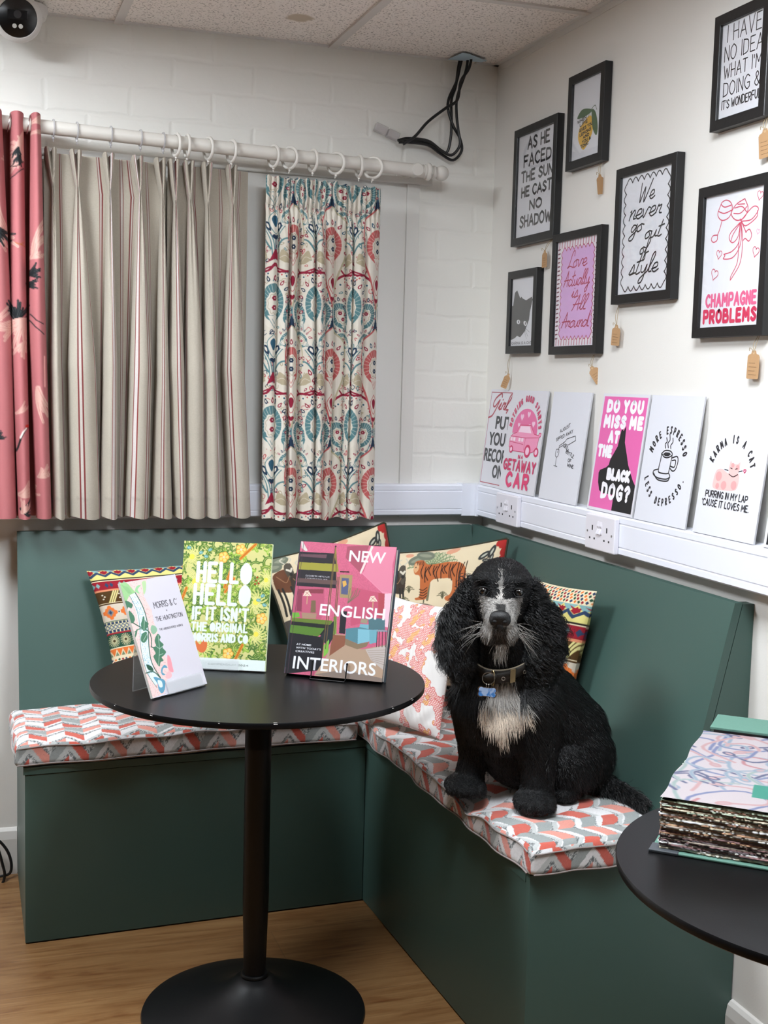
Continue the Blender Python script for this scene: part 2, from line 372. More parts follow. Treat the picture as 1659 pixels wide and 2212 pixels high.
# ================================================================== the room
def nodes_of(name, rough=.6):
    m = bpy.data.materials.new(name); m.use_nodes = True; nt = m.node_tree; b = nt.nodes['Principled BSDF']; b.inputs['Roughness'].default_value = rough
    return m, nt, b, nt.nodes.new, nt.links.new
def wall_paint(name, rgb, brick=False, rough=.5):
    m, nt, b, N, L = nodes_of(name, rough)
    tc = N('ShaderNodeTexCoord'); b.inputs['Base Color'].default_value = lin(rgb)
    n = N('ShaderNodeTexNoise'); n.inputs['Scale'].default_value = 2.2; n.inputs['Detail'].default_value = 5; L(tc.outputs['Object'], n.inputs['Vector'])
    mr = N('ShaderNodeMapRange'); mr.inputs['To Min'].default_value = .96; mr.inputs['To Max'].default_value = 1.03; L(n.outputs['Fac'], mr.inputs['Value'])
    vm = N('ShaderNodeVectorMath'); vm.operation = 'SCALE'; vm.inputs[0].default_value = lin(rgb)[:3]; L(mr.outputs[0], vm.inputs['Scale']); L(vm.outputs[0], b.inputs['Base Color'])
    fine = N('ShaderNodeTexNoise'); fine.inputs['Scale'].default_value = 90 if brick else 260; fine.inputs['Detail'].default_value = 6; L(tc.outputs['Object'], fine.inputs['Vector'])
    bp = N('ShaderNodeBump'); bp.inputs['Strength'].default_value = .35 if brick else .12; bp.inputs['Distance'].default_value = .0015; L(fine.outputs['Fac'], bp.inputs['Height'])
    if brick:
        ds = N('ShaderNodeTexNoise'); ds.inputs['Scale'].default_value = 14; ds.inputs['Detail'].default_value = 3; L(tc.outputs['Object'], ds.inputs['Vector'])
        sb = N('ShaderNodeVectorMath'); sb.operation = 'SUBTRACT'; sb.inputs[1].default_value = (.5, .5, .5); L(ds.outputs['Color'], sb.inputs[0])
        sl = N('ShaderNodeVectorMath'); sl.operation = 'SCALE'; sl.inputs['Scale'].default_value = .022; L(sb.outputs[0], sl.inputs[0])
        ad = N('ShaderNodeVectorMath'); ad.operation = 'ADD'; L(tc.outputs['Object'], ad.inputs[0]); L(sl.outputs[0], ad.inputs[1])
        mp = N('ShaderNodeMapping'); mp.inputs['Rotation'].default_value = (PI/2, 0, 0); mp.inputs['Location'].default_value = (.06, .012, 0); L(ad.outputs[0], mp.inputs['Vector'])
        br = N('ShaderNodeTexBrick'); br.inputs['Scale'].default_value = 1; br.inputs['Brick Width'].default_value = .225; br.inputs['Row Height'].default_value = .083
        br.inputs['Mortar Size'].default_value = .009; br.inputs['Mortar Smooth'].default_value = .9
        L(mp.outputs[0], br.inputs['Vector'])
        b2 = N('ShaderNodeBump'); b2.invert = True; b2.inputs['Strength'].default_value = .22; b2.inputs['Distance'].default_value = .007
        L(br.outputs['Fac'], b2.inputs['Height']); L(bp.outputs[0], b2.inputs['Normal'])
        lg = N('ShaderNodeTexNoise'); lg.inputs['Scale'].default_value = 9; lg.inputs['Detail'].default_value = 2; L(tc.outputs['Object'], lg.inputs['Vector'])
        b3 = N('ShaderNodeBump'); b3.inputs['Strength'].default_value = .4; b3.inputs['Distance'].default_value = .010; L(lg.outputs['Fac'], b3.inputs['Height']); L(b2.outputs[0], b3.inputs['Normal'])
        L(b3.outputs[0], b.inputs['Normal'])
    else: L(bp.outputs[0], b.inputs['Normal'])
    return m
M_brick = wall_paint('painted_brickwork', (236, 234, 227), True, .42)
M_wall = wall_paint('wall_paint', (228, 225, 219), False, .6)
M_board = wall_paint('smooth_painted_board', (224, 222, 216), False, .45)
ZC = 2.331
RX, RY = -5.2, -7.4
def struct(name, mb, m, smooth=False):
    o = mb.obj(name, m, None, smooth); o['kind'] = 'structure'; return o
struct('wall_back', MB().box(RX-.1, .1, 0, .12, -.05, ZC+.15), M_brick)
struct('wall_right', MB().box(0, .12, RY-.1, .0, -.05, ZC+.15), M_wall)
M_far = wall_paint('shop_wall_paint', (132, 128, 122), False, .6)
struct('wall_left', MB().box(RX-.12, RX, RY-.1, 0, -.05, ZC+.15), M_far)
struct('wall_front', MB().box(RX, 0, RY-.12, RY, -.05, ZC+.15), M_far)
# floor
m, nt, b, N, L = nodes_of('oak_laminate', .38)
tc = N('ShaderNodeTexCoord'); br = N('ShaderNodeTexBrick'); br.inputs['Scale'].default_value = 1; br.inputs['Brick Width'].default_value = 1.22; br.inputs['Row Height'].default_value = .178
br.offset_frequency = 2; br.offset = .37; br.inputs['Mortar Size'].default_value = .0012; br.inputs['Mortar Smooth'].default_value = .2; br.inputs['Bias'].default_value = 0
br.inputs['Color1'].default_value = lin((150, 116, 76)); br.inputs['Color2'].default_value = lin((134, 101, 64)); br.inputs['Mortar'].default_value = lin((120, 90, 60))
mp = N('ShaderNodeMapping'); mp.inputs['Location'].default_value = (.33, .03, 0); L(tc.outputs['Object'], mp.inputs['Vector']); L(mp.outputs[0], br.inputs['Vector'])
g1 = N('ShaderNodeMapping'); g1.inputs['Scale'].default_value = (1.6, 22, 1); L(tc.outputs['Object'], g1.inputs['Vector'])
g2 = N('ShaderNodeTexNoise'); g2.inputs['Scale'].default_value = 2.2; g2.inputs['Detail'].default_value = 7; g2.inputs['Roughness'].default_value = .62; g2.inputs['Distortion'].default_value = .9; L(g1.outputs[0], g2.inputs['Vector'])
rp = N('ShaderNodeValToRGB'); rp.color_ramp.elements[0].position = .33; rp.color_ramp.elements[0].color = lin((178, 144, 106)); rp.color_ramp.elements[1].position = .68; rp.color_ramp.elements[1].color = (1, 1, 1, 1)
L(g2.outputs['Fac'], rp.inputs[0])
mx = N('ShaderNodeMix'); mx.data_type = 'RGBA'; mx.blend_type = 'MULTIPLY'; mx.inputs[0].default_value = .75; L(br.outputs['Color'], mx.inputs[6]); L(rp.outputs[0], mx.inputs[7])
kn = N('ShaderNodeTexNoise'); kn.inputs['Scale'].default_value = 5; kn.inputs['Detail'].default_value = 2; kn.inputs['Distortion'].default_value = 1.5
g3 = N('ShaderNodeMapping'); g3.inputs['Scale'].default_value = (.8, 3.2, 1); L(tc.outputs['Object'], g3.inputs['Vector']); L(g3.outputs[0], kn.inputs['Vector'])
kr = N('ShaderNodeValToRGB'); kr.color_ramp.elements[0].position = .25; kr.color_ramp.elements[0].color = lin((190, 150, 110)); kr.color_ramp.elements[1].position = .42; kr.color_ramp.elements[1].color = (1, 1, 1, 1); L(kn.outputs['Fac'], kr.inputs[0])
mx2 = N('ShaderNodeMix'); mx2.data_type = 'RGBA'; mx2.blend_type = 'MULTIPLY'; mx2.inputs[0].default_value = .7; L(mx.outputs[2], mx2.inputs[6]); L(kr.outputs[0], mx2.inputs[7])
L(mx2.outputs[2], b.inputs['Base Color'])
bp = N('ShaderNodeBump'); bp.inputs['Strength'].default_value = .15; bp.inputs['Distance'].default_value = .0008; L(g2.outputs['Fac'], bp.inputs['Height']); L(bp.outputs[0], b.inputs['Normal'])
M_floor = m
struct('floor', MB().box(RX-.1, .1, RY-.1, .1, -.06, 0), M_floor)
# ceiling
m, nt, b, N, L = nodes_of('mineral_fibre_tile', .8)
tc = N('ShaderNodeTexCoord'); n = N('ShaderNodeTexVoronoi'); n.inputs['Scale'].default_value = 95; L(tc.outputs['Object'], n.inputs['Vector'])
n2 = N('ShaderNodeTexNoise'); n2.inputs['Scale'].default_value = 170; n2.inputs['Detail'].default_value = 3; L(tc.outputs['Object'], n2.inputs['Vector'])
r1 = N('ShaderNodeValToRGB'); r1.color_ramp.elements[0].position = .36; r1.color_ramp.elements[0].color = lin((180, 172, 166)); r1.color_ramp.elements[1].position = .43; r1.color_ramp.elements[1].color = lin((250, 243, 237)); L(n2.outputs['Fac'], r1.inputs[0])
ds = N('ShaderNodeVectorMath'); ds.operation = 'DISTANCE'; ds.inputs[1].default_value = (-.665, -.235, ZC); L(tc.outputs['Object'], ds.inputs[0])
n3 = N('ShaderNodeTexNoise'); n3.inputs['Scale'].default_value = 30; L(tc.outputs['Object'], n3.inputs['Vector'])
ma = N('ShaderNodeMath'); ma.operation = 'MULTIPLY_ADD'; ma.inputs[1].default_value = .035; L(n3.outputs['Fac'], ma.inputs[0]); L(ds.outputs['Value'], ma.inputs[2])
r2 = N('ShaderNodeValToRGB'); r2.color_ramp.elements[0].position = .046; r2.color_ramp.elements[0].color = (1, 1, 1, 1); r2.color_ramp.elements[1].position = .056; r2.color_ramp.elements[1].color = (0, 0, 0, 1); L(ma.outputs[0], r2.inputs[0])
mx = N('ShaderNodeMix'); mx.data_type = 'RGBA'; mx.inputs[7].default_value = lin((205, 190, 170)); L(r2.outputs[0], mx.inputs[0]); L(r1.outputs[0], mx.inputs[6]); L(mx.outputs[2], b.inputs['Base Color'])
bp = N('ShaderNodeBump'); bp.inputs['Strength'].default_value = .5; bp.inputs['Distance'].default_value = .002; L(n2.outputs['Fac'], bp.inputs['Height']); L(bp.outputs[0], b.inputs['Normal'])
struct('ceiling', MB().box(RX-.1, .1, RY-.1, .1, ZC, ZC+.06), m)
M_tbar = mat('white_ceiling_grid_metal', (218, 213, 208), .5)
g = MB()
for x in [-.51-.597*i for i in range(8)]: g.box(x-.012, x+.012, RY, 0, ZC-.006, ZC+.001)
for y in [-.58-.597*i for i in range(12)]: g.box(RX, 0, y-.012, y+.012, ZC-.0055, ZC+.001)
struct('trim_1', g, M_tbar)
g = MB()
g.box(RX, -.112, -.016, 0, ZC-.004, ZC+.001).box(-.075, 0, -.016, 0, ZC-.004, ZC+.001).box(-.016, 0, RY, 0, ZC-.004, ZC+.001).box(-.003, 0, RY, -.016, ZC-.02, ZC)
struct('trim_2', g, mat('ceiling_edge_angle', (224, 223, 220), .35))
# smooth boarding around the window zone behind the curtains
struct('trim_3', MB().box(-1.9, -.277, -.006, .001, 1.05, 1.965), M_board)
struct('trim_4', MB().box(-.2775, -.238, -.014, .001, .99, 1.965, 0, .002), M_board)
struct('trim_5', MB().box(-1.9, -.2, -.02, .001, 1.965, 1.985, 0, .004), M_board)
struct('trim_9', MB().box(RX, -.001, -.003, .001, 0, 1.0), M_wall)
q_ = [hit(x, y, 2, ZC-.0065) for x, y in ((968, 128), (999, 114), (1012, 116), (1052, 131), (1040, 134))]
struct('ceiling_gap_light', MB().prism([(p[0], p[1]) for p in q_], lambda u, v, w: (u, v, w), ZC-.0075, ZC-.0062), mat('painted_blue_gap_light', (196, 222, 238), .4))  # added piece: bluish daylight at the ceiling gap, put into its colour
M_base = mat('white_skirting_paint', (214, 210, 204), .4)
def base(name, fn, a, b):
    P = [(0, 0), (.016, 0), (.016, .1), (.012, .122), (.006, .13), (0, .132)]
    o = MB().prism(P, fn, a, b).obj(name, M_base); o['kind'] = 'structure'
base('baseboard_back', lambda u, v, w: (w, -u, v), RX, -1.376)
base('baseboard_right', lambda u, v, w: (-u, w, v), RY, -1.408)
# dado trunking
M_pvc = mat('white_trunking_plastic', (232, 234, 243), .3)
def trunk_prof(): return [(0, 0), (.040, 0), (.0455, .004), (.0455, .016), (.0440, .0175), (.0440, .0195), (.0455, .021), (.0455, .072), (.0440, .0735), (.0440, .0755), (.0455, .077), (.0455, .089), (.040, .0935), (0, .0935)]
ZT = .9970
struct('trim_6', MB().prism(trunk_prof(), lambda u, v, w: (w, -u, v+ZT), -3.0, -.085), M_pvc)
struct('trim_7', MB().prism(trunk_prof(), lambda u, v, w: (-u, w, v+ZT), -.062, -3.2), M_pvc)
cx = [(0, 0), (-.088, 0), (-.088, -.047), (-.060, -.049), (-.049, -.052), (-.049, -.066), (0, -.066)]
struct('trim_8', MB().prism(cx, lambda u, v, w: (u, v, w), ZT-.001, ZT+.095), M_pvc)

# ================================================================== lights
def panel(x, y, w=.595, power=60):
    m = mat('light_diffuser', (255, 255, 255), .5)
    t = thing('ceiling_light', 'square white ceiling light panel set flush in the tile grid', 'ceiling light', (x, y, ZC-.006), group='ceiling light panels')
    fr = MB(); h = w/2
    for a in (-1, 1):
        fr.box(-h, h, a*h-a*.02, a*h, -.006, .0, 0); fr.box(a*h-a*.02, a*h, -h, h, -.006, .0, 0)
    fr.obj('frame', M_tbar, t)
    e = bpy.data.materials.get('light_panel_glow')
    if not e:
        e = bpy.data.materials.new('light_panel_glow'); e.use_nodes = True; bb = e.node_tree.nodes['Principled BSDF']
        bb.inputs['Emission Color'].default_value = (.915, .98, 1.05, 1); bb.inputs['Emission Strength'].default_value = power
    MB().box(-h+.02, h-.02, -h+.02, h-.02, -.004, -.001).obj('diffuser', e, t)
PANELS = [(-2.0025, -.8785), (-.8085, -2.0725)]
for x, y in PANELS: panel(x, y, power=30)

# ================================================================== benches
M_green = mat('sage_green_paint', (63, 88, 81), .42, bump=.08, bscale=300, var=.03, vscale=3)
aL, aR = .0408, -.0286
pc = (-.502, -.441)
LX = -1.375; LYf = -.4765
RYe = -1.407; RXf = -.4745
def plan_prism(mb, poly, z0, z1): return mb.prism(poly, lambda u, v, w: (u, v, w), z0, z1)
# left bench
lb = thing('banquette_bench', 'dark green painted box bench along the brick wall under the curtains', 'bench', (LX, LYf, 0))
def kid(mb, name, m, root, smooth=False, label=None):
    """mesh given in world coordinates, made a child of root"""
    inv = Matrix.Translation(-root.location) if root.rotation_euler.z == 0 else root.matrix_basis.inverted()
    mb.v = [tuple(inv @ Vector(v)) for v in mb.v]
    return mb.obj(name, m, root, smooth, label)
mb = MB(); plan_prism(mb, [(LX, LYf), pc, (pc[0], -.001), (LX, -.001)], 0.004, .424)
kid(mb, 'seat_box', M_green, lb)
mb = MB(); plan_prism(mb, [(LX-.004, LYf-.004), (pc[0], pc[1]-.004), (pc[0], -.001), (LX-.004, -.001)], .4265, .445)
kid(mb, 'seat_lid', M_green, lb)
def back_prof(th=.018):
    # (distance from wall, z) sloped board, and the filler behind it
    t, s = (.047, .9675), (.167, .446)
    board = [t, s, (s[0]-th, s[1]), (t[0]-th, t[1])]
    fill = [(t[0]-th-.0015, t[1]-.003), (s[0]-th-.0015, s[1]), (.001, s[1]), (.001, t[1]-.003)]
    return board, fill
bd, fl = back_prof()
mb = MB()
def skewL(u, v, w):   # left bench back follows the bench's slight turn from the wall
    return (w, -u-(-w-.05)*.018, v)
mb.prism(bd, skewL, LX, -.055)
kid(mb, 'backrest', M_green, lb)
# right bench
rb = thing('banquette_bench', 'dark green painted box bench the dog sits on, along the wall of framed prints', 'bench', (RXf, RYe, 0))
mb = MB(); plan_prism(mb, [(pc[0]+.002, pc[1]), (pc[0]+.002, -.001), (-.001, -.001), (-.001, RYe+.018), (RXf+.001, RYe+.018)][::-1], .004, .424)
kid(mb, 'seat_box', M_green, rb)
mb = MB().box(RXf-.001, -.004, RYe, RYe+.0175, .004, .446); kid(mb, 'end_panel', M_green, rb)
mb = MB(); plan_prism(mb, [(pc[0]-.002, pc[1]), (pc[0]-.002, -.001), (-.001, -.001), (-.001, RYe+.018), (RXf-.002, RYe+.018)][::-1], .4265, .445)
kid(mb, 'seat_lid', M_green, rb)
mb = MB(); mb.prism(bd, lambda u, v, w: (-u, w, v), RYe, -.03); kid(mb, 'backrest', M_green, rb)
mb = MB(); mb.prism(fl, lambda u, v, w: (-u, w, v), RYe+.001, RYe+.03); kid(mb, 'backrest_end', M_green, rb)

# ================================================================== round tables
M_blk = mat('black_powder_coat', (10, 10, 11), .42, spec=.3, bump=.15, bscale=500)
M_top = mat('black_laminate_top', (12, 12, 13), .34, spec=.2, bump=.05, bscale=600)
M_chip = mat('chipped_edge', (200, 195, 190), .7)
def table(x, y, label, rot=0):
    t = thing('cafe_table', label, 'table', (x, y, 0), (0, 0, rot))
    R_ = .3555 if x < -.5 else .335
    top = MB().lathe([(0.001, .737), (R_-.003, .737), (R_-.0005, .739), (R_, .742), (R_, .748), (R_-.0012, .75), (.001, .75)], n=128)
    for a, k in ((205, .6), (222, 1), (245, .5), (262, 1.1), (305, .8), (318, 1.2), (340, .7)):
        th = math.radians(a); c, s = math.cos(th), math.sin(th); q = .003*k
        top.add([((R_+.0004)*c-s*q*1.2, (R_+.0004)*s+c*q*1.2, .7475), ((R_+.0004)*c+s*q, (R_+.0004)*s-c*q, .7480), ((R_-.003)*c+s*q, (R_-.003)*s-c*q, .7503), ((R_-.002)*c-s*q, (R_-.002)*s+c*q, .7503)], [(0, 1, 2, 3)], 1)
    top.obj('tabletop', [M_top, M_chip], t, True)
    MB().lathe([(.0285, .60), (.0285, .737)]+[], n=48).obj('column_head', M_blk, t, True)
    MB().lathe([(.0235, .084), (.0245, .11), (.026, .17), (.0285, .26), (.0285, .70), (.0286, .735)], n=48).obj('column', M_blk, t, True)
    MB().lathe([(.244, 0.0), (.246, .004), (.244, .009), (.225, .016), (.18, .0265), (.13, .0385), (.09, .0515), (.065, .064), (.048, .075), (.037, .084), (.001, .086)], n=96).obj('base', M_blk, t, True)
    MB().lathe([(.0285, .0825), (.0305, .085), (.0305, .089), (.028, .092), (.001, .092)], n=48).obj('collar', M_blk, t, True)
    for a in (45, 135, 225, 315):
        th = math.radians(a); MB().box(-.012, .16, -.012, .012, .727, .7365).obj('bracket_arm', M_blk, t).rotation_euler = (0, 0, th)
    return t
table(-.911, -.947, 'round black pedestal cafe table with three display books standing on it')
table(-.36, -2.20, 'round black table at the right edge, holding the fabric sample book', 1.9)

# ================================================================== sockets
def socket(y0, label):
    zc = 1.0413; t = thing('double_socket', label, 'power socket', (-.0455, y0-.073, zc), (0, 0, -PI/2), 'white double sockets in the trunking')
    ms = [mat('socket_plastic', (228, 225, 232), .3), mat('socket_hole_dark', (30, 30, 32), .8), mat('socket_screw', (190, 190, 195), .3, 1)]
    pl = MB().box(-.073, .073, -.013, .0, -.043, .043, 0, .003)
    for s in (-1, 1):
        cx = s*.036
        pl.box(cx-.0025, cx+.0025, -.0134, -.01, .010-.006, .010+.006, 1)
        pl.box(cx-.0145, cx-.0085, -.0134, -.01, -.018, -.0135, 1); pl.box(cx+.0085, cx+.0145, -.0134, -.01, -.018, -.0135, 1)
        pl.lathe([(.003, 0), (.003, .0006)], (s*.0605, -.0137, 0), 12, 2, 'y')
    pl.obj('face_plate', ms, t)
    for s in (-1, 1):
        k = MB(); k.prism([(-.018, 0), (-.0132, .0125), (-.0155, .0185), (-.0125, .033), (-.01, .033), (-.01, 0)], lambda u, v, w: (w, u, v-.002), s*.0062-.0048, s*.0062+.0048)
        k.obj('rocker_switch', ms[0], t)
socket(-.2322, 'white double socket below the two overlapping pink prints')
socket(-.7811, 'white double socket below the black dog print')
# ================================================================== curtain pole, rings, curtains
M_pole = mat('white_stained_wood', (222, 218, 210), .4, bump=.2, bscale=60, var=.04, vscale=30)
YR = -.10
pA, pB = hit(95, 274, 1, YR), hit(915, 370, 1, YR)
pd = (pB-pA)/np.linalg.norm(pB-pA)
def pole_at(x): return pA+pd*((x-pA[0])/pd[0])
pole = thing('curtain_pole', 'white wooden curtain pole with a ball end, fixed to the brick wall', 'curtain pole', tuple(pole_at(-.9)))
def world_kid(mb, name, m, root, smooth=True, label=None): return kid(mb, name, m, root, smooth, label)
world_kid(MB().tube([pole_at(-1.75), pole_at(-.75), pole_at(-.255)], .0178, 32), 'rod', M_pole, pole)
fx = pole_at(-.262); prof = [(.0178, 0), (.0195, .001), (.0195, .006), (.0178, .007), (.0225, .0085), (.0245, .012), (.0245, .018), (.022, .021), (.015, .023), (.0145, .026), (.018, .028), (.019, .032), (.017, .036), (.0155, .038)]
for i in range(12):
    a = -55+i*(145/11); prof.append((.0215*math.cos(math.radians(a))+.0, .056+.0215*math.sin(math.radians(a))))
mb = MB().lathe(prof, (0, 0, 0), 40, 0, 'x')
ang = math.atan2(pd[2], pd[0]); mb.v = [(fx[0]+x*math.cos(ang)-z*math.sin(ang), fx[1]+y, fx[2]+x*math.sin(ang)+z*math.cos(ang)) for x, y, z in mb.v]
world_kid(mb, 'finial', M_pole, pole)
def bracket(x):
    c = pole_at(x); mb = MB().lathe([(.001, -.020), (.0165, -.020), (.018, -.0185), (.018, .02), (.014, .03), (.011, .05), (.011, .075), (.016, .085), (.024, .092), (.025, .0995)], (0, 0, 0), 32, 0, 'y')
    mb.v = [(c[0]+a, c[1]+b, c[2]+d) for a, b, d in mb.v]; world_kid(mb, 'bracket', M_pole, pole)
bracket(-.285); bracket(-1.7)
def ring(px, white, w_px, i):
    c0 = hit(px, 350, 1, YR); c = pole_at(c0[0]); R_ = .0285 if white else .021; r = .0042 if white else .0022
    nm = 'white wooden' if white else 'clear plastic'
    t = thing('curtain_ring', '', 'curtain ring', (c[0], c[1], c[2]-(R_-r-.0178 if white else .0005)))
    yaw = {0: .15, 1: .75}.get(w_px, w_px)
    pts = [(0, R_*math.sin(a), R_*math.cos(a)) for a in np.linspace(0, 2*PI, 33)[:-1]]
    m_ = mat('ring_white', (226, 222, 214), .35) if white else clear_mat('clear_ring_plastic', (200, 198, 200), .55, .15, False)
    MB().tube(pts, r, 10, closed=True).obj('hoop', m_, t, True)
    hk = MB().tube([(0, 0, -R_), (0, .001, -R_-.006), (.001, .004, -R_-.012)], .0018, 6); hk.lathe([(.0035, -.003), (.0035, .003)], (0, 0, -R_-.004), 10)
    hk.obj('hook_eye', m_, t, True)
    t.rotation_euler = (0, 0, yaw); return t
WR = [(380, .25), (404, .1), (450, .25), (500, .25), (591, .3), (626, .55), (676, .2), (726, .65), (776, .05), (806, .85)]
wl = ['furthest left of the white curtain rings', 'second white curtain ring from the left, thin and edge-on', 'third white curtain ring from the left, over the striped curtain',
      'white ring at the right end of the striped curtain', 'white ring at the left end of the paisley curtain', 'second white ring from the left over the paisley curtain',
      'narrow edge-on white ring left of the paisley curtain middle', 'wide open white ring right of the paisley curtain middle', 'narrow white ring next to the last ring over the paisley curtain', 'last white ring on the pole, nearest the ball end']
for i, (x, w_) in enumerate(WR):
    t = ring(x, True, w_, i); t['label'] = wl[i]; t['group'] = 'white curtain rings on the pole'
cl = ['clear plastic ring next to the pink crane curtain', 'second clear plastic ring from the pink crane curtain', 'middle of the five clear plastic rings on the pole', 'fourth clear plastic ring from the left', 'clear plastic ring nearest the white rings']
for i, x in enumerate((115, 166, 239, 303, 352)):
    t = ring(x, False, .1, i); t['label'] = cl[i]; t['group'] = 'clear curtain rings on the pole'

# -- pinch pleated striped curtains
M_linen = mat('striped_linen', attr=True, rough=.85, spec=.2, bump=.25, bscale=420, var=.10, vscale=260, sheen=.1)
def wx(px, py, y=-.12): return hit(px, py, 1, y)[0]
def wz(px, py, y=-.12): return hit(px, py, 1, y)[2]
def striped(name, label, LB, xl, xr, zb_px, stripes, seed):
    """LB: list of (top px x, pinch px x, pinch px y, mid l, mid r, bottom l, bottom r)"""
    nz = 130; NF, NL = 36, 110
    zt0, zt1 = wz(111, 314), wz(507, 353); xt0, xt1 = wx(111, 314), wx(507, 353)
    rows = []
    for iz in range(nz):
        v = iz/(nz-1)
        xs = []; ys = []; ss = []; s0 = 0
        def lob(L):
            zp = wz(L[1], L[2]); ztop = zt0+(wx(L[0], 330)-xt0)/(xt1-xt0)*(zt1-zt0); z = ztop+(zb-ztop)*v
            cT, cP = wx(L[0], 314), wx(L[1], L[2]); mid = (wx(L[3], 800), wx(L[4], 800)); bot = (wx(L[5], 1110), wx(L[6], 1110)); zm = 1.41
            if z > zp:
                k = (z-zp)/(ztop-zp); c = cP+(cT-cP)*k; hw = .0035+.0125*k**.8; d = .036+.008*k; g = k
            elif z > zm:
                k = (zp-z)/(zp-zm); k2 = k**.75; l = (cP-.0035)*(1-k2)+mid[0]*k2; r = (cP+.0035)*(1-k2)+mid[1]*k2; c = (l+r)/2; hw = (r-l)/2; d = .036+.038*k; g = .35*(1-k)**2
            else:
                k = (zm-z)/(zm-zb); l = mid[0]+(bot[0]-mid[0])*k; r = mid[1]+(bot[1]-mid[1])*k; c = (l+r)/2; hw = (r-l)/2; d = .074; g = 0
            return c, hw, d, g, z
        Ls = [None]*len(LB)
        zb = ZB
        for i, L in enumerate(LB): Ls[i] = lob(L)
        zrow = None
        prev_x = xl; 
        for i in range(len(LB)+1):
            a = xl if i == 0 else Ls[i-1][0]+Ls[i-1][1]*.86
            b_ = xr if i == len(LB) else Ls[i][0]-Ls[i][1]*.86
            q = np.linspace(0, 1, NF, endpoint=False)
            xs.append(a+(b_-a)*q); sag = .0035*np.sin(q*2*PI+i*1.3+seed)*min(1, v*2+.2)
            ys.append(-.066-sag-.006*np.sin(PI*q)*v); ss.append(s0+q*.085); s0 += .085
            if i < len(LB):
                c, hw, d, g, z = Ls[i]; q = np.linspace(-1, 1, NL, endpoint=False); th = q*math.radians(118)
                xx = c+hw*np.sin(th); yy = -.066-d*(np.cos(th)-math.cos(math.radians(118)))/(1-math.cos(math.radians(118)))
                yy = yy+g*d*.85*np.exp(-(q/.16)**2); xs.append(xx); ys.append(yy); ss.append(s0+(q+1)/2*.125); s0 += .125
        x = np.concatenate(xs+[[xr]]); y = np.concatenate(ys+[[-.067]]); s = np.concatenate(ss+[[s0]])
        ztop = zt0+(x-xt0)/(xt1-xt0)*(zt1-zt0)
        flat = np.clip((y+.066)/-.03, 0, 1); ztop = ztop-.010*(1-flat)
        z = ztop+(ZB+.004*np.sin(s*60+seed)*1.0-ztop)*v
        y = y+.0018*np.sin(z*23+s*11+seed)*v
        rows.append(np.stack([x, y, z], -1)); S = s
    P = np.array(rows); base_c = np.array([176, 168, 154.]); C = np.empty(P.shape); C[:] = s2l(base_c)
    for s0, kind in stripes:
        for off, w_, c in ((0, .0030, (132, 58, 56)), (.0030, .0095, (206, 198, 194)), (.0125, .0030, (132, 58, 56))) if kind else ((0, .0028, (116, 52, 52)), (.0028, .006, (186, 178, 170)), (.0088, .0028, (116, 52, 52))):
            k = (S >= s0+off) & (S < s0+off+w_); C[:, k] = s2l(c)
    hem = (P[..., 2] < ZB+.055) & (P[..., 2] > ZB+.050); C[hem] *= .86
    C[P[..., 2] < ZB+.05] *= .95
    o = grid(name, P, M_linen, None, C); tag(o, label, 'curtain'); return o
ZB = wz(300, 1118)
LA = [(111, 117, 397, 110, 133, 116, 142), (166, 170, 400, 148, 209, 153, 219), (238, 240, 408, 225, 256, 218, 256), (301, 306, 414, 283, 331, 273, 324), (350, 355, 418, 340, 367, 330, 375)]
LBb = [(380, 383, 432, 366, 401, 378, 404), (413, 415, 426, 401, 444, 402, 447), (453, 453, 436, 441, 472, 444, 481), (507, 508, 441, 483, 532, 498, 545)]
s_l = lambda i, q: .085*(i+1)+.125*i+q*.125
s_f = lambda i, q: .210*i+q*.085
o = striped('striped_curtain', 'wide linen curtain with thin red stripes, hung on clear rings beside the pink crane curtain', LA, wx(98, 700), wx(362, 700), 1118,
        [(s_f(1, .25), 0), (s_l(1, .06), 0), (s_l(1, .76), 1), (s_f(2, .7), 0), (s_l(2, .52), 1), (s_f(3, .35), 0), (s_f(3, .75), 0), (s_l(3, .30), 1), (s_l(4, .80), 0), (s_l(1, .40), 0), (s_l(3, .62), 0), (s_l(4, .40), 0), (s_f(4, .3), 0)], 1)
o['group'] = 'striped linen curtains'
o = striped('striped_curtain', 'narrower bunched linen curtain with red stripes, hung on white rings left of the paisley curtain', LBb, wx(366, 700), wx(540, 700), 1118,
        [(s_l(0, .45), 1), (s_l(2, .62), 1), (s_f(2, .2), 0), (s_f(3, .55), 0), (s_l(3, .74), 1), (s_l(1, .16), 0), (s_l(1, .70), 0), (s_l(3, .30), 0), (s_f(4, .3), 0)], 2)
o['group'] = 'striped linen curtains'

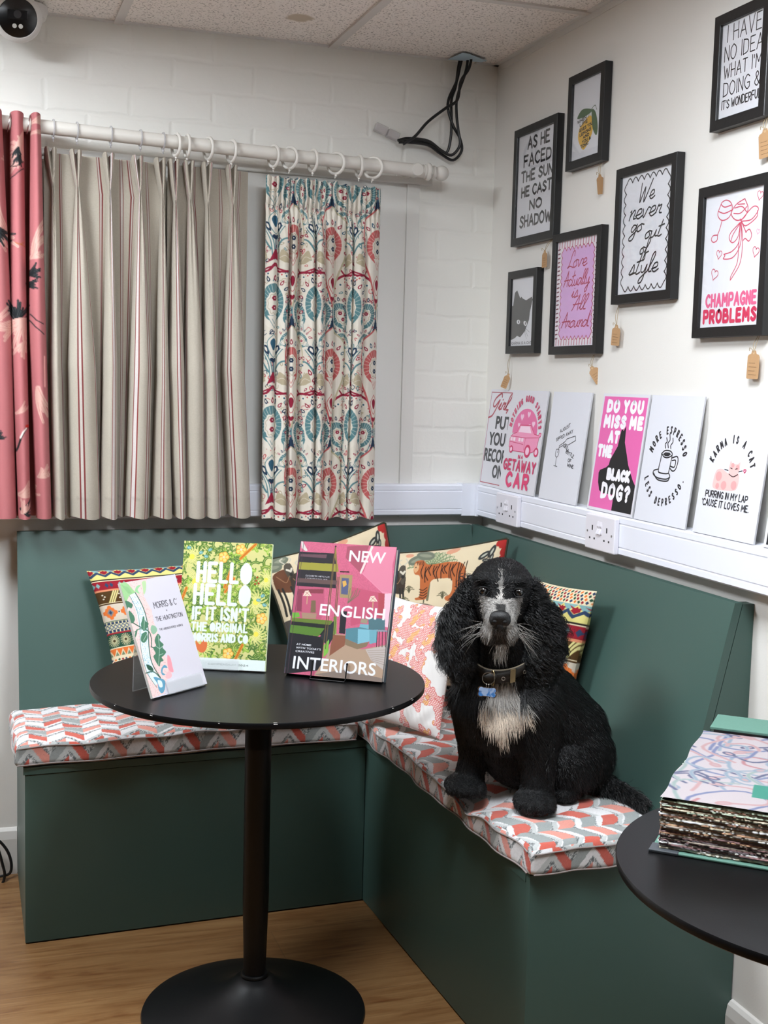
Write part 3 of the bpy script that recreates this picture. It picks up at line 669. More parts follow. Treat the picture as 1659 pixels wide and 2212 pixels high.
# -- pink curtain with cranes
def pink_cloth():
    Z0, Z1 = .98, 2.07; X0, X1 = -1.62, -1.27
    P = Paint(X0, X1, Z0, Z1, .0012, (178, 108, 110))
    W = lambda px, py: (wx(px, py, -.145), wz(px, py, -.145))
    pale, pale2, blk, red = (206, 164, 152), (190, 128, 122), (30, 34, 36), (190, 50, 40)
    def feathers(cx, cy, L, a0, a1, n, w, c=pale, c2=pale2, curve=.25):
        x, y = W(cx, cy); L *= .00125; w *= .00125
        for i in range(n):
            a = math.radians(a0+(a1-a0)*i/max(1, n-1)); l = L*(.75+.25*math.sin(i*1.7))
            pts = [(x+l*t*math.cos(a+curve*t), y+l*t*math.sin(a+curve*t)) for t in np.linspace(0, 1, 8)]
            P.stroke(pts, w, c, w*.5); P.stroke(pts, w*.12, c2)
    # column right
    feathers(70, 262, 40, -8, 28, 7, 7); feathers(70, 285, 40, -4, 10, 3, 6)
    feathers(72, 545, 75, 60, 95, 7, 8, curve=-.3); feathers(68, 555, 30, -10, 60, 6, 7)
    feathers(63, 588, 24, -50, 40, 9, 6, blk, (70, 74, 74)); feathers(60, 610, 22, -60, 10, 6, 5, blk, (70, 74, 74))
    for pts in ([(66, 678), (78, 692), (94, 700)], [(64, 690), (76, 706), (95, 722)]): P.stroke([W(*q) for q in pts], .0022, blk)
    feathers(82, 838, 72, -100, -70, 9, 9); P.stroke([W(96, 770), W(97, 835)], .004, (236, 170, 165))
    feathers(84, 1030, 32, -8, 62, 8, 6)
    # column middle
    feathers(52, 340, 45, 120, 225, 11, 7); feathers(50, 330, 34, 85, 120, 6, 7); P.poly([W(30, 318), W(52, 275), W(52, 335), W(48, 350)], pale)
    feathers(40, 318, 22, 215, 280, 8, 4, blk, (70, 74, 74)); feathers(44, 335, 22, 205, 275, 7, 4, blk, (70, 74, 74))
    P.stroke(catmull([W(52, 345), W(42, 353), W(34, 357), W(24, 354)]), .0018, blk); P.stroke(catmull([W(53, 360), W(42, 368), W(32, 376), W(22, 381)]), .0018, blk)
    P.stroke([W(28, 521), W(42, 526), W(55, 530)], .002, (170, 100, 50)); P.stroke([W(44, 526), W(54, 522)], .0015, (170, 100, 50))
    feathers(33, 690, 42, 25, 110, 11, 7, blk, (80, 84, 84)); feathers(30, 700, 36, 10, 60, 6, 5, blk, (80, 84, 84))
    feathers(58, 690, 66, 180, 262, 14, 9); feathers(56, 740, 34, 200, 250, 6, 8)
    feathers(36, 893, 34, 10, 42, 5, 5)
    P.stroke(catmull([W(62, 922), W(54, 930), W(46, 945), W(40, 965), W(36, 976)]), .006, blk, .003); P.stroke(catmull([W(58, 925), W(50, 934), W(44, 946)]), .004, (240, 230, 220)); P.disc(*W(60, 921), .006, red, .004)
    feathers(42, 1070, 40, -20, 40, 10, 8); feathers(46, 1100, 30, -60, 30, 9, 5, blk, (80, 84, 84)); feathers(48, 1108, 30, 20, 80, 6, 6)
    # left column
    feathers(-10, 470, 70, 230, 300, 14, 9); feathers(-6, 440, 60, 250, 280, 6, 9); feathers(-8, 490, 40, 270, 330, 9, 6, blk, (80, 84, 84)); feathers(-6, 947, 18, -20, 50, 6, 4, blk, (80, 84, 84))
    feathers(-30, 700, 60, -30, 60, 9, 8)
    return P
def pink():
    nz, NF, NL = 420, 14, 60; rows = []
    cols = [((-70, -34), (-72, -12), (-60, -2)), ((-20, 5), (-26, 27), (-14, 38)), ((22, 53), (24, 60), (41, 68)), ((67, 90), (64, 101), (80, 114))]
    ztop = wz(40, 238, -.145); zb = wz(60, 1122, -.145)
    for iz in range(nz):
        v = iz/(nz-1); z = ztop+(zb-ztop)*v; py = 240+880*v
        xs, ys = [], []; edges = []
        for T, M_, B in cols:
            if v < .5: l = T[0]+(M_[0]-T[0])*v*2; r = T[1]+(M_[1]-T[1])*v*2
            else: l = M_[0]+(B[0]-M_[0])*(v*2-1); r = M_[1]+(B[1]-M_[1])*(v*2-1)
            edges.append((wx(l, py, -.14), wx(r, py, -.14)))
        for i, (l, r) in enumerate(edges):
            c, hw = (l+r)/2, (r-l)/2
            a = (edges[i-1][0]+edges[i-1][1])/2+(edges[i-1][1]-edges[i-1][0])/2*.78 if i else l-.02
            q = np.linspace(0, 1, NF, endpoint=False); xs.append(a+(c-hw*.78-a)*q); ys.append(-.056+0*q)
            q = np.linspace(-1, 1, NL, endpoint=(i == 3)); th = q*math.radians(125); k = math.cos(math.radians(125))
            d = .098+.012*math.sin(i*2+v*3)
            xs.append(c+hw*np.sin(th)); ys.append(-.056-(d-.008)*(np.cos(th)-k)/(1-k))
        x = np.concatenate(xs); y = np.concatenate(ys)
        zz = z-.012*np.clip((y+.09)/.045, 0, 1)*(1-v)
        y = y+.002*np.sin(z*17+x*40)
        rows.append(np.stack([x, y, zz+0*x], -1))
    P = np.array(rows); C = pink_cloth().get(P[..., 0], P[..., 2])
    back = np.clip((P[..., 1]+.10)/.03, 0, 1)[..., None]
    C = C*(1-back)+s2l((178, 108, 110))*back
    t = tag(grid('crane_curtain', P, mat('pink_printed_cotton', attr=True, rough=.8, spec=.2, bump=.15, bscale=500, var=.04, vscale=300), None, C), 'dusty pink curtain printed with cranes at the left edge of the picture', 'curtain')
    for px in (20, 62):
        c = pole_at(wx(px, 270)); q = MB().tube([(c[0]+.004*math.sin(a), c[1]+.0215*math.cos(a)-.004, c[2]+.0235*math.sin(a)) for a in np.linspace(0, 2*PI, 33)[:-1]], .0018, 8, closed=True)
        q.obj('eyelet', mat('eyelet_metal', (190, 188, 186), .25, 1), t, True)
pink()

# -- paisley curtain
def paisley_cloth(W_, Z0, Z1):
    P = Paint(-.02, W_+.02, Z0, Z1, .0008, (208, 201, 187))
    cream, navy, teal, burg, coral, sand, blue = (214, 207, 194), (34, 52, 74), (84, 122, 126), (138, 34, 56), (182, 92, 90), (170, 158, 132), (46, 84, 104)
    H, W = .335, .205
    def T(pts, cx, cy, a, s=1): 
        c, n = math.cos(a), math.sin(a); return [(cx+s*(x*c-y*n), cy+s*(x*n+y*c)) for x, y in pts]
    def flower(x, y, r, c):
        for i in range(6): P.disc(x+r*.75*math.cos(i*PI/3), y+r*.75*math.sin(i*PI/3), r*.48, c)
        P.disc(x, y, r*.3, cream)
    def drop(x, y, L, a, c, c2=None):
        pts = T(catmull([(0, -.55), (.25, 0), (.2, .3), (0, .45), (-.2, .3), (-.25, 0)], 4, True), x, y, a, L)
        P.poly(pts, c)
        if c2: P.poly(T(catmull([(0, -.25), (.12, .05), (0, .28), (-.12, .05)], 4, True), x, y, a, L), c2)
    def egg(x, y, s, a, rim, fl, dk):
        n = 26
        for i in range(13):
            b = math.radians(-20+220*i/12); q = T([(.043*math.cos(b), .052*math.sin(b))], x, y, a, s*1.28)[0]
            drop(q[0], q[1], .017*s, a+b+PI/2, dk if i % 2 else burg, cream)
        P.poly(T([(.040*math.cos(t), .055*math.sin(t)-(.012 if math.sin(t) < -.3 else 0)) for t in np.linspace(0, 2*PI, n+1)[:-1]], x, y, a, s*1.06), cream)
        P.poly(T([(.038*math.cos(t), .052*math.sin(t)) for t in np.linspace(0, 2*PI, n+1)[:-1]], x, y, a, s), rim)
        for i in range(19):
            b = math.radians(-35+250*i/18); P.stroke(T([(.021*math.cos(b), .030*math.sin(b)), (.037*math.cos(b), .050*math.sin(b))], x, y, a, s), .0009, cream)
        P.poly(T([(.0225*math.cos(t)*(1+.06*math.cos(9*t)), (.033*math.sin(t)-.004)*(1+.06*math.cos(9*t))) for t in np.linspace(0, 2*PI, 54)[:-1]], x, y, a, s), cream)
        P.stroke(T([(.017*math.cos(t)*(1+.09*math.cos(9*t)), (.027*math.sin(t)-.004)*(1+.09*math.cos(9*t))) for t in np.linspace(0, 2*PI, 54)], x, y, a, s), .0014, sand)
        p1, p2 = T([(0, .012), (0, -.014)], x, y, a, s); flower(*p1, .0062*s, fl); flower(*p2, .0062*s, fl)
        P.poly(T([(-.018, -.036), (.018, -.036), (0, -.075)], x, y, a, s), cream); P.stroke(T([(-.016, -.040), (0, -.07), (.016, -.040)], x, y, a, s), .0012, rim)
        P.stroke(T([(-.006, -.045), (0, -.058), (.006, -.045)], x, y, a, s), .0012, rim)
    def motif(cx, cy, rim, fl, arc, dart):
        for sg in (-1, 1):
            R = lambda pts: catmull([(cx+sg*u, cy+v) for u, v in pts], 6)
            P.stroke(R([(.004, -.215), (.012, -.16), (.04, -.12), (.075, -.09), (.098, -.03), (.09, .03)]), .0085, rim); P.stroke(R([(.004, -.215), (.012, -.16), (.04, -.12), (.075, -.09), (.098, -.03), (.09, .03)]), .0035, cream)
            P.stroke(R([(.002, .105), (.02, .085), (.06, .085), (.088, .06), (.098, .02)]), .006, arc)
            for k in range(7): P.disc(cx+sg*(.018+.013*k), cy+.078-.002*k*k*.6, .0055, cream); P.disc(cx+sg*(.018+.013*k), cy+.078-.002*k*k*.6, .0025, coral if k % 2 else blue)
            egg(cx+sg*.066, cy-.028, .72, -sg*.45, rim, fl, navy)
            egg(cx+sg*.056, cy-.098, .52, -sg*1.0, rim, fl, navy)
            P.stroke(R([(.012, -.19), (.03, -.165), (.05, -.16), (.062, -.175), (.055, -.19)]), .005, teal, .002); P.disc(cx+sg*.056, cy-.189, .005, burg)
            P.poly(R([(.02, -.215), (.03, -.19), (.05, -.205), (.058, -.225), (.038, -.225)]), sand); P.stroke(R([(.022, -.213), (.04, -.207), (.055, -.223)]), .001, cream)
            drop(cx+sg*.020, cy-.128, .03, -sg*.5, navy, cream)
            P.stroke(R([(.002, -.235), (.03, -.245), (.055, -.25), (.07, -.235)]), .004, burg)
        P.poly([(cx-.016, cy-.225), (cx, cy-.185), (cx+.016, cy-.225), (cx, cy-.216)], dart)
        egg(cx, cy, 1.0, 0, rim, fl, navy)
        P.poly(catmull([(cx, cy-.085), (cx+.017, cy-.112), (cx, cy-.150), (cx-.017, cy-.112)], 5, True), cream)
        P.stroke(catmull([(cx, cy-.085), (cx+.017, cy-.112), (cx, cy-.150), (cx-.017, cy-.112), (cx, cy-.085)], 5), .0018, rim)
        drop(cx, cy-.113, .034, 0, blue if rim is teal else burg, None)
        P.poly([(a, b) for a, b in heart(cx, cy-.158, .010)], navy if rim is teal else coral); P.stroke([(cx, cy-.165), (cx, cy-.19)], .003, blue if rim is teal else burg)
    rr = random.Random(3)
    for i in range(1500):
        x, y = rr.uniform(-.02, W_), rr.uniform(Z0, Z1); c = (navy, teal, coral, sand, burg)[i % 5]; a = rr.uniform(0, 6.28)
        if i % 3: drop(x, y, rr.uniform(.010, .018), a, c, cream)
        else: P.stroke(catmull([(x, y), (x+.010*math.cos(a), y+.010*math.sin(a)), (x+.014*math.cos(a+.8), y+.014*math.sin(a+.8)), (x+.010*math.cos(a+1.5), y+.010*math.sin(a+1.5))], 4), .0016, c)
    for i in range(-1, 5):
        for j in range(-1, 4):
            motif(.03+i*W, 1.60-j*H, teal, burg, burg, burg)
    for i in range(-1, 5):
        for j in range(-1, 4):
            x, y = .03+(i+.5)*W, 1.60-(j+.5)*H
            motif2 = True
            P.poly(catmull([(x, y+.105), (x+.045, y+.06), (x+.052, y), (x+.025, y-.08), (x, y-.17), (x-.025, y-.08), (x-.052, y), (x-.045, y+.06)], 5, True), cream)
            for sg in (-1, 1): P.stroke(catmull([(x, y+.108), (x+sg*.047, y+.062), (x+sg*.054, y), (x+sg*.026, y-.085), (x, y-.175)], 6), .0045, (176, 168, 140) if sg > 0 else coral)
            egg(x, y, .92, 0, coral, navy, blue)
            P.stroke(catmull([(x, y-.08), (x+.014, y-.105), (x, y-.135), (x-.014, y-.105), (x, y-.08)], 5), .0018, coral); drop(x, y-.105, .030, 0, burg); P.poly(heart(x, y-.15, .009), burg)
            P.poly([(x-.012, y+.10), (x, y+.135), (x+.012, y+.10), (x, y+.108)], navy)
    return P
def paisley():
    nx, nz = 430, 820; CW = .56
    zl, zr, zb = wz(578, 377), wz(828, 400), wz(690, 1121)
    xl0, xr0, xl1, xr1 = wx(578, 380), wx(828, 400), wx(568, 1118), wx(813, 1118)
    # cloth position -> (0..1 across), folds given as valley positions in the lower part
    q = np.linspace(0, 1, nx); v = np.linspace(0, 1, nz)[:, None]
    val = np.array([0, .10, .205, .30, .425, .52, .60, .70, .74, .86, 1.0]); dep = np.array([.012, .012, .034, .015, .036, .014, .014, .012, .034, .012, .01])
    lobe = np.zeros(nx); 
    k = np.searchsorted(val, q, side='right')-1; k = np.clip(k, 0, len(val)-2)
    t = (q-val[k])/(val[k+1]-val[k]); lobe = np.sqrt(np.clip(1-(2*t-1)**2, 0, 1)); dv = dep[k]*(1-t)+dep[k+1]*t
    low = lobe*dv*1.35+.010*np.sin(q*PI*5+.5)
    wander = q[None, :]+.012*np.sin(v*5+q[None, :]*9)*np.sin(PI*q[None, :])
    fine = np.abs(np.sin(q[None, :]*PI*24+.6*np.sin(v*9)))**.8*.0085
    wt = np.clip((v-.075)/.10, 0, 1); wt = wt*wt*(3-2*wt)
    Y = -.088-.008-(fine*(1-wt*.93)+low[None, :]*wt+.004*np.sin(q[None, :]*21+1)*(1-wt))
    Y = Y-.004*np.sin(v*6+q[None, :]*14)*wt
    band = np.exp(-((v-.085)/.012)**2)*.005; Y = Y+band
    X = (xl0+(xl1-xl0)*v)+((xr0-xl0)*(1-v)+(xr1-xl1)*v)*wander
    zt = zl+(zr-zl)*q[None, :]-.006*(q[None, :] > .62)+.0025*np.sin(q[None, :]*PI*24)
    Z = zt+(zb-zt)*v+.004*np.sin(q[None, :]*31)*v
    P = np.stack([X, Y+0*X, Z], -1)
    dx = np.diff(P[nz//2, :, 0]); dy = np.diff(P[nz//2, :, 1]); s = np.concatenate([[0], np.cumsum(np.hypot(dx, dy*1.0))]); s = s/s[-1]*CW
    C = paisley_cloth(CW, .95, 2.0).get(np.broadcast_to(s[None, :], X.shape), Z+0*X)
    tag(grid('paisley_curtain', P, mat('paisley_printed_cotton', attr=True, rough=.8, spec=.2, bump=.12, bscale=600), None, C), 'cream, teal and red paisley curtain with a gathered top, nearest the room corner', 'curtain')
paisley()
# ================================================================== framed prints on the right wall
BLK = (24, 24, 26); WHT = (226, 227, 232); PINK = (226, 108, 160); HOT = (205, 40, 92); KRAFT = (176, 138, 98)
M_frame = mat('black_wood_frame', (17, 17, 18), .38, bump=.2, bscale=120)
def frame(name_label, y0, y1, z0, z1, art, mw=.0215, tilt=0):
    """y0 is the side nearer the corner; local x runs towards the viewer's right"""
    W, H = y0-y1, z1-z0
    t = thing('picture_frame', name_label, 'picture frame', (-.0015, y0, z0), (0, 0, -PI/2), 'black framed prints on the wall')
    mb = MB(); d = .0205; P = [(0, 0), (0, d-.001), (.001, d), (mw-.001, d), (mw, d-.001), (mw, .006), (mw-.0, 0)]
    for A, B, nx, nz in (((0, 0), (W, 0), 0, 1), ((W, 0), (W, H), -1, 0), ((W, H), (0, H), 0, -1), ((0, H), (0, 0), 1, 0)):
        dx, dz = (B[0]-A[0]), (B[1]-A[1]); L = math.hypot(dx, dz); dx /= L; dz /= L; V = []
        for (u, v) in P: V.append((A[0]+nx*u+dx*u, -v, A[1]+nz*u+dz*u))
        for (u, v) in P: V.append((B[0]+nx*u-dx*u, -v, B[1]+nz*u-dz*u))
        n = len(P); mb.add(V, [(i, (i+1) % n, (i+1) % n+n, i+n) for i in range(n)])
    mb.obj('frame_moulding', M_frame, t)
    a = art(W-2*mw+.004, H-2*mw+.004); a.mesh('print', t, (mw-.002, -.0135, mw-.002))
    MB().box(mw-.001, W-mw+.001, -.0172, -.0160, mw-.001, H-mw+.001).obj('glass_pane', clear_mat('picture_glass', rough=.03), t)
    MB().box(mw*.6, W-mw*.6, -.0125, -.0002, mw*.6, H-mw*.6).obj('backing_board', mat('hardboard', (120, 96, 70), .8), t)
    return t
def a_ashe(w, h):
    a = Art(w, h, WHT); L = [('AS HE', .105, .62, .55), ('FACED', .105, .78, .5), ('THE SUN', .09, .90, .5), ('HE CAST', .09, .86, .5), ('NO', .085, .34, .5), ('SHADOW', .1, .90, .5)]
    y = h*.955
    for i, (tx, hh, f, c) in enumerate(L):
        y -= h*hh*1.16 if i else h*hh; a.text(tx, w*(.53 if i else .55), y, h*hh, w*.028, BLK, fit=w*f*.93, wob=.12, seed=i); y -= h*.040
    return a
def a_idea(w, h):
    a = Art(w, h, WHT); L = [('I HAVE', .17, .84), ('NO IDEA', .15, .93), ("WHAT I'M", .135, .92), ('DOING &', .14, .90), ("IT'S WONDERFUL", .085, .95)]
    y = h*.97
    for i, (tx, hh, f) in enumerate(L):
        y -= h*hh; a.text(tx, w*.52, y, h*hh, w*.017, BLK, fit=w*f*.93, wob=.08, seed=i+9); y -= h*.045
    return a
def scallop(a, x0, x1, y0, y1, nx, ny, c, w, fill=None, dx=0):
    P = []
    def run(p, q, n):
        p, q = np.array(p), np.array(q); d = (q-p)/n; nrm = np.array([d[1], -d[0]]); nrm = nrm/np.linalg.norm(nrm)*np.linalg.norm(d)*.42
        for i in range(n):
            for t in np.linspace(0, 1, 7)[:-1]: P.append(p+d*(i+t)+nrm*math.sin(PI*t))
    run((x0, y0), (x1, y0), nx); run((x1, y0), (x1, y1), ny); run((x1, y1), (x0, y1), nx); run((x0, y1), (x0, y0), ny); P.append(P[0])
    if fill: a.fill([tuple(p) for p in P[:-1]], fill)
    a.lines([np.array(P)], w, c)
def a_never(w, h):
    a = Art(w, h, WHT); scallop(a, w*.10, w*.90, h*.07, h*.93, 7, 10, BLK, w*.014)
    for tx, x, y, hh, f in (('We', .50, .76, .15, .30), ('never', .48, .62, .17, .62), ('go', .33, .515, .13, .24), ('out', .66, .445, .13, .32), ('of', .50, .325, .12, .17), ('style', .50, .165, .16, .56)):
        a.text(tx, w*x, h*y, h*hh, w*.016, BLK, script=True, fit=w*f, shear=.25)
    return a
def a_love(w, h):
    a = Art(w, h, (238, 232, 238)); R_ = (186, 56, 92)
    xs = [w*(.05+.9*i/14) for i in range(15)]; ys = [h*(.08+.84*i/21) for i in range(22)]
    a.lines([np.array([(x, h*q), (x+.001, h*(q+.05))]) for x in xs for q in (.935, .018)], w*.014, R_)
    a.lines([np.array([(w*q, y), (w*(q+.05), y+.001)]) for y in ys for q in (.025, .935)], w*.016, (120, 40, 62))
    scallop(a, w*.14, w*.88, h*.10, h*.90, 8, 13, R_, w*.011, (222, 176, 226))
    for tx, x, y, hh, f in (('Love', .5, .735, .15, .46), ('Actually', .5, .565, .14, .62), ('is', .47, .455, .13, .16), ('All', .58, .335, .14, .32), ('Around.', .5, .18, .14, .66)):
        a.text(tx, w*x, h*y, h*hh, w*.014, R_, script=True, fit=w*f, shear=.25)
    return a
def a_lemon(w, h):
    a = Art(w, h, WHT); G = (60, 96, 52)
    a.fill(catmull([(w*.38, h*.46), (w*.60, h*.52), (w*.72, h*.42), (w*.68, h*.27), (w*.50, h*.14), (w*.38, h*.13), (w*.22, h*.27), (w*.25, h*.40)], 5, True), (234, 184, 52))
    a.fill(catmull([(w*.16, h*.54), (w*.32, h*.63), (w*.60, h*.60), (w*.66, h*.56), (w*.42, h*.53)], 5, True), G)
    a.fill(catmull([(w*.66, h*.58), (w*.80, h*.52), (w*.88, h*.34), (w*.84, h*.24), (w*.70, h*.36)], 5, True), G)
    a.lines([catmull([(w*.55, h*.50), (w*.60, h*.57), (w*.76, h*.62), (w*.82, h*.56)])], w*.012, G)
    for i, (tx, x, y, s) in enumerate((('WHEN', .33, .485, .3), ('LIFE', .40, .435, .26), ('GIVES YOU', .48, .375, .44), ('LEMONS', .47, .315, .38), ('AND', .50, .265, .2), ('YOU &', .52, .21, .28), ('TONIC', .46, .155, .26))):
        a.text(tx, w*x, h*y, h*.035, w*.014, BLK, fit=w*s, wob=.2, seed=i, rot=.12)
    return a
def a_cat(w, h):
    a = Art(w, h, WHT); K = (62, 62, 64)
    a.fill([(0, h*.60), (w*.06, h*.60), (w*.12, h*.79), (w*.22, h*.82), (w*.36, h*.70), (w*.42, h*.72), (w*.46, h*.695), (w*.62, h*.66), (w*.86, h*.70), (w*.90, h*.66), (w*.80, h*.48), (w*.78, h*.38), (w*.62, h*.22), (w*.42, h*.135), (w*.28, h*.16), (w*.2, h*.13), (0, h*.10)], K)
    for x, y, r in ((.32, .36, -.1), (.62, .33, -.3)):
        a.fill([(w*x+math.cos(t)*w*.075*math.cos(r)-math.sin(t)*h*.03*math.sin(r), h*y+math.cos(t)*w*.075*math.sin(r)+math.sin(t)*h*.032*math.cos(r)) for t in np.linspace(0, 2*PI, 17)[:-1]], (235, 235, 238))
        a.fill(circ(w*x+w*.01, h*y, w*.02, h*.022), BLK)
    a.lines([np.array([(w*.62, h*.24), (w*.76, h*.14)]), np.array([(w*.6, h*.22), (w*.70, h*.11)]), np.array([(w*.64, h*.26), (w*.82, h*.2)])], w*.006, BLK)
    a.text('KARMA IS A CAT.', w*.5, h*.035, h*.035, w*.011, (90, 90, 95), fit=w*.88); return a
def a_champ(w, h):
    a = Art(w, h, WHT); R_ = (204, 66, 96); L = []
    def S(*p): L.append(catmull([(w*x, h*y) for x, y in p], 6))
    S((.27, .90), (.22, .80), (.30, .735), (.42, .755), (.46, .84), (.42, .90), (.34, .925), (.27, .90), (.33, .86), (.44, .865)); S((.23, .83), (.33, .80), (.45, .815))
    S((.30, .735), (.27, .66), (.235, .60)); S((.235, .60), (.16, .60), (.13, .565), (.17, .535), (.23, .55), (.235, .60))
    S((.66, .90), (.52, .86), (.45, .78), (.54, .71), (.66, .72), (.72, .80), (.66, .90)); S((.50, .83), (.62, .83), (.70, .77)); S((.49, .78), (.6, .77), (.70, .82)); S((.55, .86), (.66, .85))
    S((.60, .715), (.66, .64), (.71, .575)); S((.62, .69), (.78, .69), (.88, .76), (.86, .80), (.78, .80), (.62, .70)); S((.62, .69), (.70, .64), (.86, .70), (.87, .76))
    S((.60, .68), (.46, .60), (.44, .54), (.50, .50), (.58, .55), (.61, .68)); S((.61, .68), (.50, .58), (.47, .52)); S((.60, .68), (.60, .50), (.50, .42), (.36, .40)); S((.62, .68), (.63, .48), (.52, .36), (.36, .355), (.38, .385), (.36, .40))
    S((.62, .68), (.66, .50), (.64, .30), (.53, .175), (.49, .14)); S((.61, .66), (.60, .46), (.59, .30), (.50, .18), (.49, .14)); S((.70, .58), (.76, .60), (.80, .54), (.76, .49), (.70, .52), (.66, .5))
    L = [np.array([(p[0], h*.24+p[1]*.76) for p in q]) for q in L]
    a.lines(L, w*.011, R_)
    for x, y, r, rt, c in ((.90, .925, .05, -.3, R_), (.28, .55, .05, -.2, R_), (.88, .53, .055, -.3, R_), (.90, .67, .028, -.3, (226, 170, 190)), (.22, .405, .062, -.35, R_)):
        a.lines([np.array(heart(w*x, h*y, w*r, rt)+[heart(w*x, h*y, w*r, rt)[0]])], w*.008, c)
    a.text('CHAMPAGNE', w*.51, h*.165, h*.085, w*.030, (224, 96, 140), fit=w*.82, gap=.3); a.text('PROBLEMS', w*.50, h*.045, h*.085, w*.036, (206, 40, 84), fit=w*.86, gap=.35)
    return a
frame('black framed print reading AS HE FACED THE SUN HE CAST NO SHADOW, nearest the corner', -.187, -.460, 1.783, 2.106, a_ashe)
frame('black framed print of a yellow lemon with green leaves', -.517, -.713, 1.945, 2.182, a_lemon)
frame('black framed print reading I HAVE NO IDEA WHAT I AM DOING, at top right', -1.186, -1.376, 1.927, 2.160, a_idea)
frame('black framed print reading We never go out of style inside a scalloped line', -.792, -1.063, 1.590, 1.909, a_never)
frame('black framed lilac print reading Love Actually is All Around', -.459, -.728, 1.474, 1.789, a_love)
frame('small black framed print of a peeking black cat', -.177, -.370, 1.480, 1.713, a_cat)
frame('black framed print of clinking glasses reading CHAMPAGNE PROBLEMS', -1.157, -1.410, 1.5005, 1.816, a_champ)

# kraft price tags on string
M_str = mat('natural_twine', (170, 152, 122), .9); M_kraft = mat('kraft_card', (178, 140, 100), .85, var=.05, vscale=120)
def price_tag(px, top, tl, w_, h_, yaw, roll, label):
    """string from top (px) down to the tag's hole at tl (px); yaw 0 = facing the room squarely"""
    A = hit(px[0], px[1], 0, -.006); B = hit(top[0], top[1], 0, -.012)
    t = thing('price_tag', label, 'price tag', tuple(B), (0, 0, 0), 'kraft price tags hanging from the frames')
    b = A-B; s = MB(); q = np.array([.0, .002, 0])
    s.tube(catmull([b+q, b*.5+np.array([-.004, .004, 0]), (0, 0, .002)], 5), .0007, 5); s.tube(catmull([b-q, b*.55+np.array([-.003, -.004, 0]), (0, 0, .002)], 5), .0007, 5)
    s.tube(catmull([(0, .0, .003), (-.003, .004, .007), (-.004, .010, .010), (-.003, .012, .004)], 4), .0007, 5); s.lathe([(.0005, -.002), (.002, 0), (.0005, .002)], (0, 0, .003), 8)
    s.obj('string', M_str, t, True)
    W, H = w_, h_; out = [(-W/2, -H+.002), (-W/2, -.008), (-W/2+.003, -.004), (-W*.22, -.002), (-W*.15, .0045), (W*.15, .0045), (W*.22, -.002), (W/2-.003, -.004), (W/2, -.008), (W/2, -H+.002), (W/2-.002, -H), (-W/2+.002, -H)]
    c = MB().prism(out, lambda u, v, w: (u, w, v), -.0006, 0)
    for i, (f, y_) in enumerate(((.5, .40), (.62, .55), (.5, .70), (.62, .85))): c.box(-W*.36, -W*.36+W*.75*f*1.4, -.0008, -.0006, -H*y_, -H*y_+.0006, 1)
    c.lathe([(.0016, -.0009), (.0028, -.0009), (.0028, -.0005)], (0, 0, 0), 12, 2, 'y', False)
    o = c.obj('card', [M_kraft, mat('tag_pen', (98, 70, 48), .8), mat('tag_hole_ring', (205, 176, 140), .8)], t)
    o.rotation_euler = (0, roll, yaw); return t
price_tag((1193, 516), (1177, 544), None, .030, .042, -PI/2, 0, 'kraft price tag under the AS HE FACED THE SUN frame')
price_tag((1299, 352), (1296, 380), None, .028, .044, -PI/2-1.15, .2, 'kraft price tag turned edge-on under the lemon frame')
price_tag((1657, 252), (1653, 283), None, .034, .052, -PI/2+.2, -.1, 'kraft price tag under the top right frame, at the picture edge')
price_tag((1337, 660), (1332, 706), None, .034, .045, -PI/2+.1, .08, 'kraft price tag under the never go out of style frame')
price_tag((1283, 767), (1279, 795), None, .026, .042, -PI/2+.95, -.6, 'kraft price tag twisted aside under the lilac frame')
price_tag((1103, 765), (1098, 810), None, .018, .040, -PI/2+1.0, .35, 'kraft price tag turned edge-on under the small cat frame')
price_tag((1639, 726), (1629, 762), None, .037, .052, -PI/2+.05, .03, 'kraft price tag under the CHAMPAGNE PROBLEMS frame')

